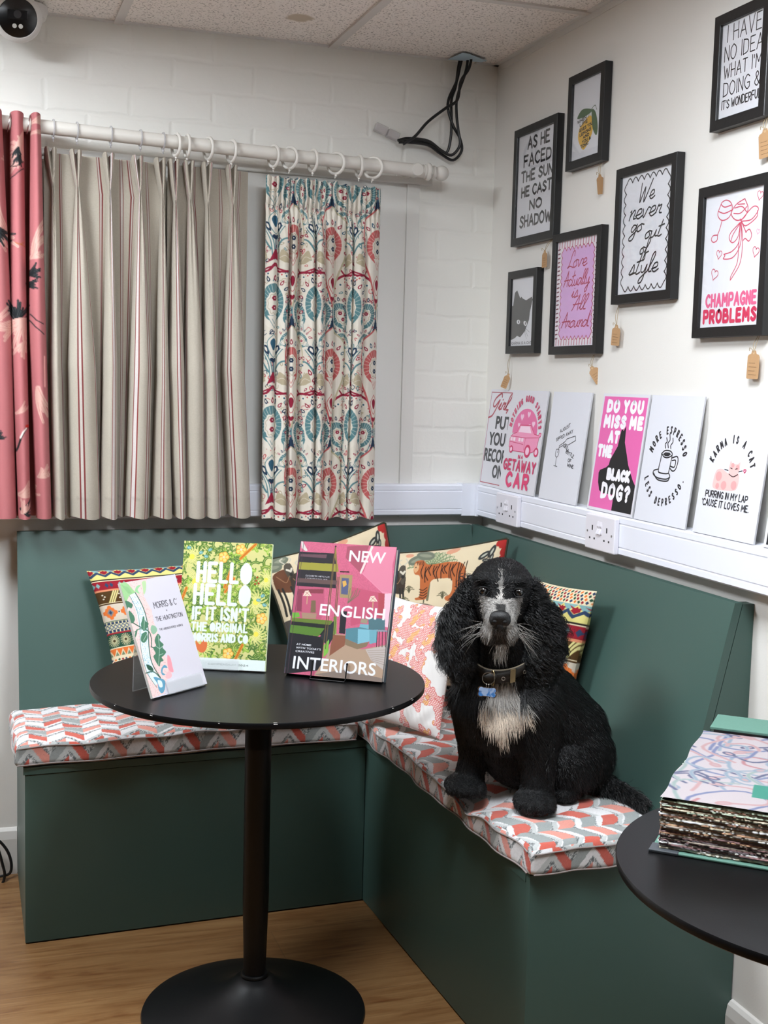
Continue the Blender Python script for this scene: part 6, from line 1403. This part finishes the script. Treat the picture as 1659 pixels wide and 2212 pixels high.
for x in (.062, .140):
    mb.tube([T(x, -.0045, .030), T(x, -.0045, .014), T(x, -.0045, -.001), T(x, .012, -.0025), T(x, .031, -.0025), T(x, .031, .02), T(x, .031, .17)], .0015, 8); mb.ellipsoid(T(x, -.0045, .031), (.0026, .0026, .0026), 0, 10, 6)
    mb.tube([T(x, .031, .15), (x, .115, .002)], .0015, 8)
mb.tube([T(.062, -.0045, -.001), (.062, -.012, .0016), (.140, -.012, .0016), T(.140, -.0045, -.001)], .0015, 8); mb.tube([T(.062, .031, .17), T(.101, .031, .19), T(.140, .031, .17)], .0015, 8); mb.tube([(.062, .115, .002), (.140, .115, .002)], .0015, 8)
mb.obj('wire_frame', M_blk, t, True)

# ================================================================== fabric sample book on the second table
W, D = .42, .372; yaw = math.radians(-41.5)
t = thing('sample_book', 'thick fabric sample book with frayed cloth swatches and sage green covers, on the right table', 'book', (-.597, -2.055, ZTB), (0, 0, yaw))
M_sage = mat('sage_bookcloth', (80, 118, 104), .75, bump=.4, bscale=500, var=.06, vscale=300)
MB().box(-.009, W, -.009, D+.085, 0, .0035, 0, .0012).obj('back_cover', M_sage, t); MB().box(-.011, .030, -.0105, .02, -.0002, .0042, 0, .0012).obj('corner_cap', mat('grey_corner_card', (64, 68, 72), .4), t)
# swatches: each layer a thin slab with a frayed, wavy front and left edge
r_ = np.random.RandomState(2); pal = [(150, 140, 122), (120, 112, 96), (92, 84, 76), (170, 160, 146), (84, 60, 48), (130, 98, 76), (66, 60, 62), (110, 120, 104), (176, 168, 150), (88, 66, 66)]
V, F, C = [], [], []; z = .0045; off = 0; nl = 34; nX, nY = 150, 120
for k in range(nl):
    th = .0016+r_.rand()*.0008; top = k == nl-1; x0 = .002*r_.rand()+(.002 if k % 5 == 0 else 0); y0 = .0022*r_.rand()
    X = np.linspace(x0, W-.01, nX); e = .0008*r_.randn(nX); Yl = np.linspace(y0, D, nY); e2 = .0008*r_.randn(nY)
    sag = lambda x, y: .0006*math.sin(k)+0*x
    c1 = np.array(pal[(k*3+k//4) % 10], float); tone = .55+.9*r_.rand(nX)[:, None]
    for strip in (0, 1):
        if strip == 0: pts = np.stack([X, y0+e+.0012*np.sin(X*60+k), 0*X], 1)
        else: pts = np.stack([x0+e2+.0012*np.sin(Yl*50+k), Yl, 0*Yl], 1)
        n = len(pts); tn = np.clip(.80+.42*r_.rand(n), 0, 1.3)[:, None]; cc = s2l(np.clip(c1*tn*1.5+22, 0, 232))
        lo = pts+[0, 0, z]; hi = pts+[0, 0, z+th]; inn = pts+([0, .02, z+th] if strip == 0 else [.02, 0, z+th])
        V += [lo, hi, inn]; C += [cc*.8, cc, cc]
        for a_, b_ in ((0, 1), (1, 2)):
            i = np.arange(n-1); q = np.stack([off+a_*n+i, off+a_*n+i+1, off+b_*n+i+1, off+b_*n+i], 1); F.append(q if strip == 0 else q[:, ::-1])
        off += 3*n
    z += th*1.02
ZS = z
M_sw = mat('swatch_cloth', attr=True, rough=.9, spec=.15, bump=.4, bscale=900)
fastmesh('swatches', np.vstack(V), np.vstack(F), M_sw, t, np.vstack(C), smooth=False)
MB().box(.0052, W-.012, .0052, D-.004, .0036, ZS-.002).obj('swatch_core', mat('swatch_filling', (176, 166, 150), .9), t)
P = Paint(0, W, 0, D, .001, (214, 202, 204)); r2 = random.Random(8)
for i in range(110):
    x, y = r2.uniform(0, W), r2.uniform(0, D); a = r2.uniform(0, 6.28); L = r2.uniform(.03, .09); c = [(120, 130, 170), (150, 170, 186), (196, 132, 136), (92, 98, 130), (160, 182, 176), (206, 160, 160)][i % 6]
    pts = catmull([(x, y), (x+L*math.cos(a), y+L*math.sin(a)), (x+L*1.5*math.cos(a+.8), y+L*1.5*math.sin(a+.8)), (x+L*1.4*math.cos(a+1.5), y+L*1.4*math.sin(a+1.5))], 5); P.stroke(pts, .007, [(q+v)//2 for q, v in zip(c, (214, 202, 204))]); P.stroke(pts, .0045, c)
    if i % 2: P.disc(x, y, .012, c, .008, a); P.disc(x, y, .007, (206, 170, 172), .004, a)
P.a = (P.a*.85+np.array([214, 206, 210.])*.15)*.70
P.poly([(.115, .055), (.27, .055), (.27, .120), (.115, .120)], (56, 112, 98)); P.poly([(.16, .105), (.20, .08), (.26, .065), (.23, .09)], (44, 100, 86)); ptext(P, 'LINEN', .132, .103, .006, .001, (60, 110, 100), fit=.07)
nx, ny = 420, 400; X, Yg = np.meshgrid(np.linspace(0, W-.01, nx), np.linspace(0, D, ny)); Zt = ZS+.0030+.004*np.exp(-((Yg-.05)/.08)**2)*.5+.001*noise2(X, Yg, 3, f=14)+.003*np.clip((Yg-.26)/.11, 0, 1)**2
grid('top_swatch', np.stack([X+.002*np.sin(Yg*40), Yg, Zt], -1), M_sw, t, P.get(X, Yg))
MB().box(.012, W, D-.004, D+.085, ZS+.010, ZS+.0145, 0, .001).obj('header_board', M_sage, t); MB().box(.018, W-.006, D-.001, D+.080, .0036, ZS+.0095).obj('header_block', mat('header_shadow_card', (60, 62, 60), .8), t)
# ================================================================== the dog
DOG = thing('dog', 'black spaniel with a white chest and muzzle blaze sitting on the chevron cushion', 'dog', (-.44, -1.17, .508), (0, 0, -.4256))
def h2(a, b, seed=0):
    v = np.sin(a*127.1+b*311.7+seed*17.3)*43758.5453; return v-np.floor(v)
class Blob:
    def __init__(s): s.mb = MB()
    def e(s, c, r, rot=None):
        m = MB().ellipsoid((0, 0, 0), r, 0, 20, 14); V = np.array(m.v)
        if rot is not None: V = V @ np.array(Matrix.Rotation(rot[0], 3, rot[1])).T
        s.mb.add(V+np.array(c), m.f); return s
    def cap(s, p, r0, q, r1, n=7):
        p, q = np.array(p, float), np.array(q, float)
        for i in range(n):
            t = i/(n-1); r = r0+(r1-r0)*t; s.mb.ellipsoid(p+(q-p)*t, (r, r, r), 0, 16, 10)
        return s
    def mesh(s, voxel, smooth, k=6):
        me = bpy.data.meshes.new('t'); me.from_pydata(s.mb.v, [], s.mb.f); ob = bpy.data.objects.new('t', me); COL.objects.link(ob)
        m = ob.modifiers.new('r', 'REMESH'); m.mode = 'VOXEL'; m.voxel_size = voxel
        m = ob.modifiers.new('s', 'SMOOTH'); m.factor = smooth; m.iterations = k
        dg = bpy.context.evaluated_depsgraph_get(); m2 = bpy.data.meshes.new_from_object(ob.evaluated_get(dg))
        n = len(m2.vertices); V = np.empty(n*3, np.float32); m2.vertices.foreach_get('co', V); V = V.reshape(-1, 3).astype(float)
        F = np.array([tuple(p.vertices) if len(p.vertices) == 4 else (*p.vertices, p.vertices[-1]) for p in m2.polygons]); N = np.empty(n*3, np.float32); m2.vertices.foreach_get('normal', N)
        bpy.data.objects.remove(ob); bpy.data.meshes.remove(me); bpy.data.meshes.remove(m2)
        return V, F, N.reshape(-1, 3).astype(float)
B = Blob()
# trunk
B.cap((.0, .055, .285), .070, (.035, .075, .235), .085).cap((.035, .075, .235), .086, (.085, .105, .185), .097).cap((.085, .105, .185), .097, (.130, .125, .125), .103)
B.e((-.003, .040, .205), (.094, .070, .105)).e((.005, .015, .175), (.062, .050, .075)).e((.045, .11, .10), (.095, .10, .095)).e((.02, .06, .12), (.065, .055, .07))
# haunches
B.e((.150, .100, .090), (.094, .082, .092)).e((.145, .070, .075), (.062, .070, .075)).e((.045, .235, .075), (.085, .085, .078)).e((.035, .215, .055), (.058, .09, .055))
B.cap((.150, .060, .055), .040, (.140, .085, .028), .026).e((.140, .048, .022), (.036, .052, .023)).e((-.002, .250, .022), (.033, .055, .023)).cap((.02, .24, .05), .035, (0, .26, .025), .024)
# front legs
B.cap((-.062, .050, .210), .052, (-.062, .068, .135), .038).cap((-.062, .068, .135), .036, (-.060, .074, .075), .0305).cap((-.060, .074, .075), .0305, (-.066, .070, .030), .033)
B.e((-.074, .052, .021), (.045, .050, .023)).e((-.100, .035, .017), (.015, .025, .016)).e((-.082, .018, .017), (.014, .024, .016)).e((-.060, .015, .017), (.014, .024, .016)).e((-.040, .030, .017), (.014, .025, .016))
B.cap((.068, .020, .210), .060, (.074, .005, .135), .043).cap((.074, .005, .135), .042, (.078, .0, .075), .034).cap((.078, .0, .075), .034, (.078, -.006, .030), .035)
B.e((.074, -.026, .021), (.045, .050, .023)).e((.046, -.045, .017), (.014, .025, .016)).e((.064, -.062, .017), (.014, .024, .016)).e((.086, -.062, .017), (.014, .024, .016)).e((.106, -.045, .017), (.014, .025, .016))
# neck and head
B.cap((-.010, .030, .405), .060, (-.002, .035, .330), .062).cap((-.002, .035, .330), .062, (0, .05, .27), .078)
B.e((-.011, .016, .456), (.0695, .076, .067)).e((-.011, .005, .425), (.056, .066, .055)).e((-.011, -.020, .475), (.045, .040, .034))
B.e((-.047, -.034, .486), (.023, .022, .013)).e((.025, -.034, .486), (.023, .022, .013))
B.cap((-.011, -.040, .434), .037, (-.011, -.094, .412), .0325).e((-.011, -.064, .398), (.034, .044, .034))
B.e((-.0285, -.080, .387), (.020, .034, .028), (.12, 'Y')).e((.0065, -.080, .387), (.020, .034, .028), (-.12, 'Y')).e((-.011, -.066, .372), (.026, .034, .016))
# tail
B.cap((.180, .120, .035), .028, (.235, .085, .030), .020).cap((.235, .085, .030), .020, (.290, .020, .016), .009)
BV, BF, BN = B.mesh(.0042, .55, 7)
def sstep(x, a, b): t = np.clip((x-a)/(b-a), 0, 1); return t*t*(3-2*t)
def fur_colour(P, jit):
    a, b, z = P[:, 0], P[:, 1], P[:, 2]; nz = noise2(a*1.0, z, 21, f=90)*.006+jit
    front = b < .02
    w = np.zeros(len(P))
    # blaze up the forehead, wide over the muzzle
    hw = np.where(z > .452, .0035+.010*np.clip(.478-z, 0, 1), .024-.5*np.clip(z-.425, 0, .03)); blaze = (np.abs(a+.011)+nz < hw) & (z > .425) & (z < .505) & (b < -.01)
    w = np.where(blaze, np.where(z > .475, .35, .75)-.2*(z < .44), w)
    muz = (b < -.040) & (z > .352) & (z < .452); side = np.abs(a+.011)
    w = np.where(muz, np.clip(.40+60*jit+25*noise2(a, z, 44, f=160)*.006, .08, .85), w); w = np.where(muz & (side+nz < .011) & (z < .445) & (b < -.075), .04, w)
    w = np.where(muz & (z < .376), .10, w); w = np.where(muz & (z < .405) & (side < .014), .06, w)
    chin = (z < .362) & (z > .318) & (np.abs(a+.006)+nz < .013) & (b < .0); w = np.where(chin, .65, w)
    # chest bib
    bx = np.abs(a-.004)+nz; bib = (z < .282) & (z > .150) & (b < .03)
    wid = np.where(z > .225, .020+.30*np.clip(.282-z, 0, .06), np.where(z > .195, .052, np.clip(.052-1.0*(.195-z), 0, 1)))
    bb = bib & (bx < wid) & ~((z < .18) & (a > .012)); w = np.where(bb, np.where(z < .21, .80, .60), w)
    C = s2l((7, 7, 8))[None, :]*(1-w[:, None])+s2l((226, 221, 214))[None, :]*w[:, None]
    C = np.where((w[:, None] > .5) & (z[:, None] < .215), s2l((222, 206, 188)), C)
    return C, w
BC, _ = fur_colour(BV, 0*BV[:, 0]+.002)
M_dog = mat('dog_skin_coat', attr=True, rough=.75, spec=.25)
M_fur = mat('dog_hair', attr=True, rough=.38, spec=.55)
fastmesh('body', BV, BF, M_dog, DOG, BC*.6)
def sample(V, F, N, n, rng):
    A, Bv, Cv, Dv = V[F[:, 0]], V[F[:, 1]], V[F[:, 2]], V[F[:, 3]]
    ar = np.linalg.norm(np.cross(Cv-A, Dv-Bv), axis=1); k = rng.choice(len(F), n, p=ar/ar.sum()); u, v = rng.rand(n)[:, None], rng.rand(n)[:, None]
    P = (A[k]*(1-u)+Bv[k]*u)*(1-v)+(Dv[k]*(1-u)+Cv[k]*u)*v; NN = N[F[k, 0]]; return P, NN/np.linalg.norm(NN, axis=1)[:, None]
def strands(name, P, D, N, L, w, K, col, parent, curl=0, freq=1, lift=.25, droop=.0, mat_=None, rng=None, kind='stuff'):
    """n tapered hairs, three-sided; D flow, N surface normal"""
    n = len(P); rng = rng or np.random.RandomState(1)
    D = D-(D*N).sum(1)[:, None]*N; D /= np.linalg.norm(D, axis=1)[:, None]+1e-9; S = np.cross(D, N)
    ph = rng.rand(n)[:, None]*6.28; L = np.asarray(L)[:, None]; am = curl*(.6+.8*rng.rand(n))[:, None]; fr = freq*(.7+.6*rng.rand(n))[:, None]
    rings = []
    for k in range(K+1):
        t = k/K; c = P+D*L*t+N*L*(lift*t-.10*lift*t*t*5)*.9+np.array([0, 0, -1])*droop*L*t*t
        if curl: e = min(1, t*3); c = c+(S*np.cos(ph+fr*t*6.28)+N*np.sin(ph+fr*t*6.28)*.8)*am*e
        r = w*(1-.85*t**1.5); ax = [S*math.cos(q)+N*math.sin(q) for q in (.5, 2.6, 4.7)]; rings.append(np.stack([c+a*r for a in ax], 1))
    V = np.stack(rings, 1).reshape(-1, 3); i = np.arange(n)[:, None, None]*(K+1)*3; k = np.arange(K)[None, :, None]*3; j = np.arange(3)[None, None, :]; j2 = (j+1) % 3
    F = np.stack([i+k+j, i+k+j2, i+k+3+j2, i+k+3+j], -1).reshape(-1, 4); C = np.repeat(col, (K+1)*3, axis=0)
    o = fastmesh(name, V, F, mat_ or M_fur, parent, C); o['kind'] = kind; return o
rng = np.random.RandomState(5)
P, N = sample(BV, BF, BN, 62000, rng); a, b, z = P.T
inside = (z < .012); P, N = P[~inside], N[~inside]; a, b, z = P.T; n = len(P)
head = (z > .345) & (b < .09) & (np.abs(a+.011) < .09); leg = (z < .13) & ~((a > .02) & (b > .03)); chest = (z < .30) & (z > .13) & (b < .045)
D = np.tile(np.array([.10, .12, -1.0]), (n, 1)); D[:, 0] += .9*(a > .05)*(z > .10)*.6; D[:, 1] += .3*(a > .05)
noseP = np.array([-.011, -.115, .42]); Dh = P-noseP; Dh /= np.linalg.norm(Dh, axis=1)[:, None]; Dh[:, 2] += np.where(P[:, 1] < -.03, -.7, -.1)
D = np.where(head[:, None], Dh, D); D += rng.randn(n, 3)*.09+np.stack([noise2(a, z, 31, f=38), 0*a, noise2(z, a, 33, f=38)], 1)*.5
L = np.full(n, .017)*(.7+.6*rng.rand(n)); L[head] = .008*(.6+.7*rng.rand(head.sum())); L[leg] = .012*(.6+.8*rng.rand(leg.sum())); L[chest] = .028*(.6+.8*rng.rand(chest.sum())); L[z < .045] = .006*(.6+.8*rng.rand((z < .045).sum()))
muz = head & (b < -.05) & (z < .40); L[muz] = .012*(.6+.8*rng.rand(muz.sum())); L[(b < -.10) & (z > .40)] = .002
C, w_ = fur_colour(P, rng.randn(n)*.0022); lk = h2(np.floor((a+z*.3)/.006), np.floor(z/.016), 3); tone = (.5+1.0*rng.rand(n)**2+2.2*lk**5)[:, None]; C = np.where(w_[:, None] > .1, C*(.75+.4*rng.rand(n)[:, None]), C*tone)
strands('coat_hair', P, D, N, L, .00062, 4, C, DOG, curl=.0011, freq=.6, lift=.13, droop=.05, rng=rng)
# fringes: paw toe tufts, belly and thigh waves
rs = np.random.RandomState(9); P2, N2 = sample(BV, BF, BN, 40000, rs); a, b, z = P2.T
sel = ((z < .050) & (z > .006) & (b < .12)) | ((a > .10) & (z < .20) & (z > .03)) | ((z < .07) & (a > .15)); P2, N2 = P2[sel][:9000], N2[sel][:9000]; a, b, z = P2.T; n = len(P2)
D = np.tile(np.array([.05, -.1, -1.0]), (n, 1))+rs.randn(n, 3)*.3; D[a > .13] += np.array([.5, 0, -.2]); L = np.where(z < .05, .0045, .026)*(.6+.8*rs.rand(n))
C = s2l((12, 12, 13))[None]*(.5+2.2*rs.rand(n)[:, None]**2); strands('feathering', P2, D, N2, L, .0007, 8, C, DOG, curl=.0020, freq=1.4, lift=.25, droop=.25, rng=rs)
# tail plume
rt = np.random.RandomState(3); sp = catmull([(.195, .115, .034), (.235, .085, .032), (.270, .048, .024), (.297, .012, .014)], 30); idx = rt.randint(0, len(sp), 3200); P3 = sp[idx]; th = rt.rand(3200)*6.28
ax = np.array([.62, -.78, -.12]); up = np.array([0, 0, 1.]); sd = np.cross(ax, up); N3 = up*np.sin(th)[:, None]*.8+sd*np.cos(th)[:, None]; N3 /= np.linalg.norm(N3, axis=1)[:, None]; P3 = P3+N3*.008
D3 = np.tile(ax, (3200, 1))+np.array([0, 0, -.35])+rt.randn(3200, 3)*.35; keepx = None
L3 = (.022+.030*rt.rand(3200)); C3 = s2l((12, 12, 13))[None]*(.5+2.0*rt.rand(3200)[:, None]**2)
strands('tail_plume', P3, D3, N3, L3, .0007, 9, C3, DOG, curl=.0035, freq=.9, lift=.35, droop=.35, rng=rt)
# ears
for sg, nm, lab in ((-1, 'ear', None), (1, 'ear', None)):
    E_ = Blob(); x0 = -.011
    pts = [(x0+sg*.060, .012, .462, .014, .016), (x0+sg*.074, .004, .432, .022, .018), (x0+sg*.083, -.002, .400, .029, .018), (x0+sg*.087, -.004, .360, .032, .018), (x0+sg*.084, -.004, .322, .031, .017), (x0+sg*.076, -.002, .294, .023, .014)]
    if sg > 0: pts = [(p[0]+.008*(1 if i > 1 else .3), p[1], p[2]-.006*i/5, p[3]*1.05, p[4]) for i, p in enumerate(pts)]
    for i in range(len(pts)-1):
        for t in np.linspace(0, 1, 6): q = [pts[i][k]*(1-t)+pts[i+1][k]*t for k in range(5)]; E_.e(q[:3], (q[3], q[4], .020))
    EV, EF, EN = E_.mesh(.0040, .5, 4); er = fastmesh('ear', EV, EF, M_dog, DOG, np.tile(s2l((8, 8, 9)), (len(EV), 1)))
    re = np.random.RandomState(20+sg); P4, N4 = sample(EV, EF, EN, 7800, re); n = len(P4)
    D4 = np.tile(np.array([sg*.16, 0, -1.0]), (n, 1))+re.randn(n, 3)*.09; top = P4[:, 2] > .44; L4 = np.where(top, .024, .046)*(.6+.7*re.rand(n)); L4 = np.where(P4[:, 2] < .33, L4*.7, L4)
    # locks: neighbouring hairs share their wave
    q = np.floor(P4/.0105); hsh = h2(q[:, 0]+q[:, 1]*3, q[:, 2], 4); C4 = s2l((15, 15, 16))[None]*(.3+5.0*hsh[:, None]**3*re.rand(n)[:, None]+.4*re.rand(n)[:, None])
    class R2:  # phases taken from the lock id
        def __init__(s, h): s.h = h; s.k = 0
        def rand(s, n): s.k += 1; return (s.h*(1+s.k*3.7)+re.rand(n)*.07) % 1
    strands('ear_curls', P4, D4, N4, L4, .0009, 12, C4, er, curl=.0068, freq=1.35, lift=.42, droop=.0, rng=R2(hsh))
# eyes, nose, mouth
M_eye = mat('dog_eye', (6, 5, 4), .08, spec=.8, coat=1); M_nose = mat('dog_nose', (11, 10, 11), .42, bump=.6, bscale=900)
for x in (-.0475, .0255): MB().ellipsoid((x, -.0575, .4640), (.0088, .0080, .0086), 0, 24, 16).obj('eye', M_eye, DOG, True)
for x in (-.0475, .0255):
    for dzv, r0 in ((.0078, .0014), (-.0080, .0010)): MB().tube(catmull([(x-.012, -.0550, .4635), (x-.006, -.0630, .464+dzv), (x+.006, -.0630, .464+dzv), (x+.012, -.0550, .4635)], 5), [r0*.5]+[r0]*14+[r0*.5], 8).obj('eyelid', M_dog2 if False else mat('dog_eyelid', (4, 4, 4), .8), DOG, True)
nb = Blob(); nb.e((-.011, -.118, .4215), (.0215, .013, .0145)).e((-.0225, -.117, .4165), (.0105, .012, .0125)).e((.0005, -.117, .4165), (.0105, .012, .0125)).e((-.011, -.118, .4045), (.009, .009, .010)); NV, NF, _ = nb.mesh(.0018, .5, 3)
fastmesh('nose', NV, NF, M_nose, DOG)
for x in (-.0210, -.0010): MB().ellipsoid((x, -.1288, .4150), (.0042, .0024, .0030), 0, 14, 8).obj('nostril', mat('dog_nostril', (3, 3, 3), .8), DOG, True)
MB().tube(catmull([(-.034, -.093, .372), (-.024, -.106, .377), (-.011, -.1125, .390), (.002, -.106, .377), (.012, -.093, .372)], 6), .0013, 6).obj('mouth_line', mat('dog_lip', (8, 6, 6), .5), DOG, True)
# whiskers
rw = np.random.RandomState(6); n = 46; sgn = np.where(rw.rand(n) < .5, -1, 1); PW = np.stack([-.011+sgn*(.034+.006*rw.rand(n)), -.075-.02*rw.rand(n), .378+.026*rw.rand(n)], 1); DW = np.stack([sgn*1.0, .1+0*sgn, -.55+.5*rw.randn(n)], 1); NW = np.tile(np.array([0, -1., 0]), (n, 1))
o = strands('whiskers', PW, DW, NW, .030+.03*rw.rand(n), .00030, 8, np.tile(s2l((150, 146, 140)), (n, 1)), DOG, curl=.002, freq=.4, lift=.1, droop=.2, rng=rw); o['label'] = 'pale whiskers'
# collar
def ringpts(R_, th, zc, tilt, k=72):
    out = []
    for i in range(k): q = 2*PI*i/k; x, y = R_*math.cos(q), R_*math.sin(q)*.98; out.append((.0+x, .033+y, zc+tilt*y+.12*x))
    return out
COLZ = .316; clr = MB(); prof = [(.0, -.0115), (.0026, -.0105), (.0026, .0105), (.0, .0115), (-.001, 0)]; Kc = 96; V = []; F = []; mi = []
for i in range(Kc):
    q = 2*PI*i/Kc; Rr = .0665
    for dr, dz_ in prof: r_c = Rr+dr; x, y = r_c*math.cos(q), r_c*math.sin(q); V.append((.000+x, .033+y, COLZ+.45*y+.16*x+dz_))
for i in range(Kc):
    for j in range(5): F.append((i*5+j, ((i+1) % Kc)*5+j, ((i+1) % Kc)*5+(j+1) % 5, i*5+(j+1) % 5)); mi.append(1 if j in (0, 2) else 0)
M_lea = mat('brown_black_leather', (30, 25, 19), .5, bump=.4, bscale=600)
COLR = thing('dog_collar', 'worn dark leather collar with pale edges and a tan keeper loop, round the spaniel\'s neck', 'collar', tuple(DOG.matrix_basis @ Vector((0, .033, COLZ))), (0, 0, -.4256))
sh = np.array([0, .033, COLZ]); V = np.array(V)-sh
pymesh('strap', V, F, [M_lea, mat('pale_leather_edge', (128, 116, 98), .6)], COLR, mi, True)
def oncol(q, dr=0, dz_=0): r_c = .0665+dr; x, y = r_c*math.cos(q), r_c*math.sin(q); return np.array([x, y, .45*y+.16*x+dz_])
q0 = -PI/2
# loose strap end laid over, keeper, eyelets, D ring
mb = MB(); V = []; F = []
for i in range(18):
    q = q0-.62+.95*i/17; hh = .0105*(1 if i > 3 else (.35+.65*i/4))
    for dr, dz_ in ((.0045, -hh), (.0065, -hh), (.0065, hh), (.0045, hh)): V.append(oncol(q, dr+.0006*math.sin(i), dz_-.006*(1-i/17)))
for i in range(17):
    for j in range(4): F.append((i*4+j, i*4+4+j, i*4+4+(j+1) % 4, i*4+(j+1) % 4))
pymesh('strap_end', V, F, M_lea, COLR, None, True)
mb = MB(); V = []
for q in (q0+.19, q0+.33): V += [oncol(q, .0075, -.0140), oncol(q, .0095, -.0140), oncol(q, .0095, .0130), oncol(q, .0075, .0130)]
pymesh('keeper', V, [(0, 1, 5, 4), (1, 2, 6, 5), (2, 3, 7, 6), (3, 0, 4, 7), (0, 3, 2, 1), (4, 5, 6, 7)], mat('tan_keeper_leather', (116, 98, 66), .6), COLR)
for q in (q0+.0, q0+.62):
    c = oncol(q, .0080, -.003); m = MB().tube([(.0034*math.cos(t), 0, .0034*math.sin(t)) for t in np.linspace(0, 2*PI, 17)[:-1]], .0009, 6, closed=True); o = m.obj('eyelet', mat('worn_steel', (150, 145, 136), .3, 1), COLR, True); o.location = c; o.rotation_euler = (0, 0, q+PI/2)
m = MB().tube([(.0006*math.sin(t)+.002*math.cos(t), -.004*math.cos(t)*0, .0165*math.sin(t)) for t in np.linspace(0, 2*PI, 25)[:-1]], .0012, 8, closed=True)
m = MB().tube([(.0070*math.cos(t)*.45, -.0070*math.cos(t), .0165*math.sin(t)) for t in np.linspace(0, 2*PI, 25)[:-1]], .0012, 8, closed=True); o = m.obj('d_ring', mat('brass_ring', (170, 150, 110), .3, 1), COLR, True); o.location = oncol(q0-.30, .007, -.002)
tg = thing('dog_tag', 'blue bone shaped name tag hanging from the spaniel\'s collar', 'dog tag', tuple(DOG.matrix_basis @ Vector((-.031, -.064, .272))), (0, .06, -.4256))
o = MB().tube([(.0125*math.cos(t), .001*math.sin(3*t), .0125*math.sin(t)+.012) for t in np.linspace(0, 2*PI, 33)[:-1]], .0009, 8, closed=True).obj('split_ring', mat('worn_steel'), tg, True)
o = MB().tube([(.002, .0035*math.cos(t), -.003+.0045*math.sin(t)) for t in np.linspace(0, 2*PI, 17)[:-1]], .0008, 6, closed=True).tube([(-.003, .0035*math.cos(t), -.003+.0045*math.sin(t)) for t in np.linspace(0, 2*PI, 17)[:-1]], .0008, 6, closed=True).obj('link_ring', mat('worn_steel'), tg, True)
out = []
for cx, cz, a0, a1 in ((.0135, .0052, -100, 130), (-.0135, .0052, 50, 280), (-.0135, -.0052, 80, 310), (.0135, -.0052, -130, 100)):
    out += [(cx+.0062*math.cos(math.radians(q)), cz+.0062*math.sin(math.radians(q))) for q in np.linspace(a0, a1, 12)]
out = [p for p in out]
m = MB().prism(out, lambda u, v, w: (u, w, v-.0165), -.0012, .0006)
m.prism([(u*.90, v*.86) for u, v in out], lambda u, v, w: (u, w, v-.0165), -.0016, -.0010, 1)
M_tag = bpy.data.materials.new('blue_enamel'); M_tag.use_nodes = True; nt = M_tag.node_tree; bb = nt.nodes['Principled BSDF']; bb.inputs['Roughness'].default_value = .25
tc = nt.nodes.new('ShaderNodeTexCoord'); nn = nt.nodes.new('ShaderNodeTexNoise'); nn.inputs['Scale'].default_value = 55; nn.inputs['Distortion'].default_value = 1; rp = nt.nodes.new('ShaderNodeValToRGB')
rp.color_ramp.elements[0].position = .42; rp.color_ramp.elements[0].color = lin((60, 110, 168)); rp.color_ramp.elements[1].position = .56; rp.color_ramp.elements[1].color = lin((140, 160, 190))
nt.links.new(tc.outputs['Object'], nn.inputs['Vector']); nt.links.new(nn.outputs['Fac'], rp.inputs[0]); nt.links.new(rp.outputs[0], bb.inputs['Base Color'])
m.obj('bone_plate', [mat('tag_silver_edge', (180, 180, 184), .25, 1), M_tag], tg)
# ================================================================== output settings
w = bpy.data.worlds.new('world'); sc.world = w; w.use_nodes = True
w.node_tree.nodes['Background'].inputs[0].default_value = (.9, .95, 1, 1); w.node_tree.nodes['Background'].inputs[1].default_value = .3
sc.view_settings.view_transform = 'Standard'; sc.view_settings.look = 'None'; sc.view_settings.gamma = 1
sc.view_settings.exposure = 0.85; sc.view_settings.use_curve_mapping = False
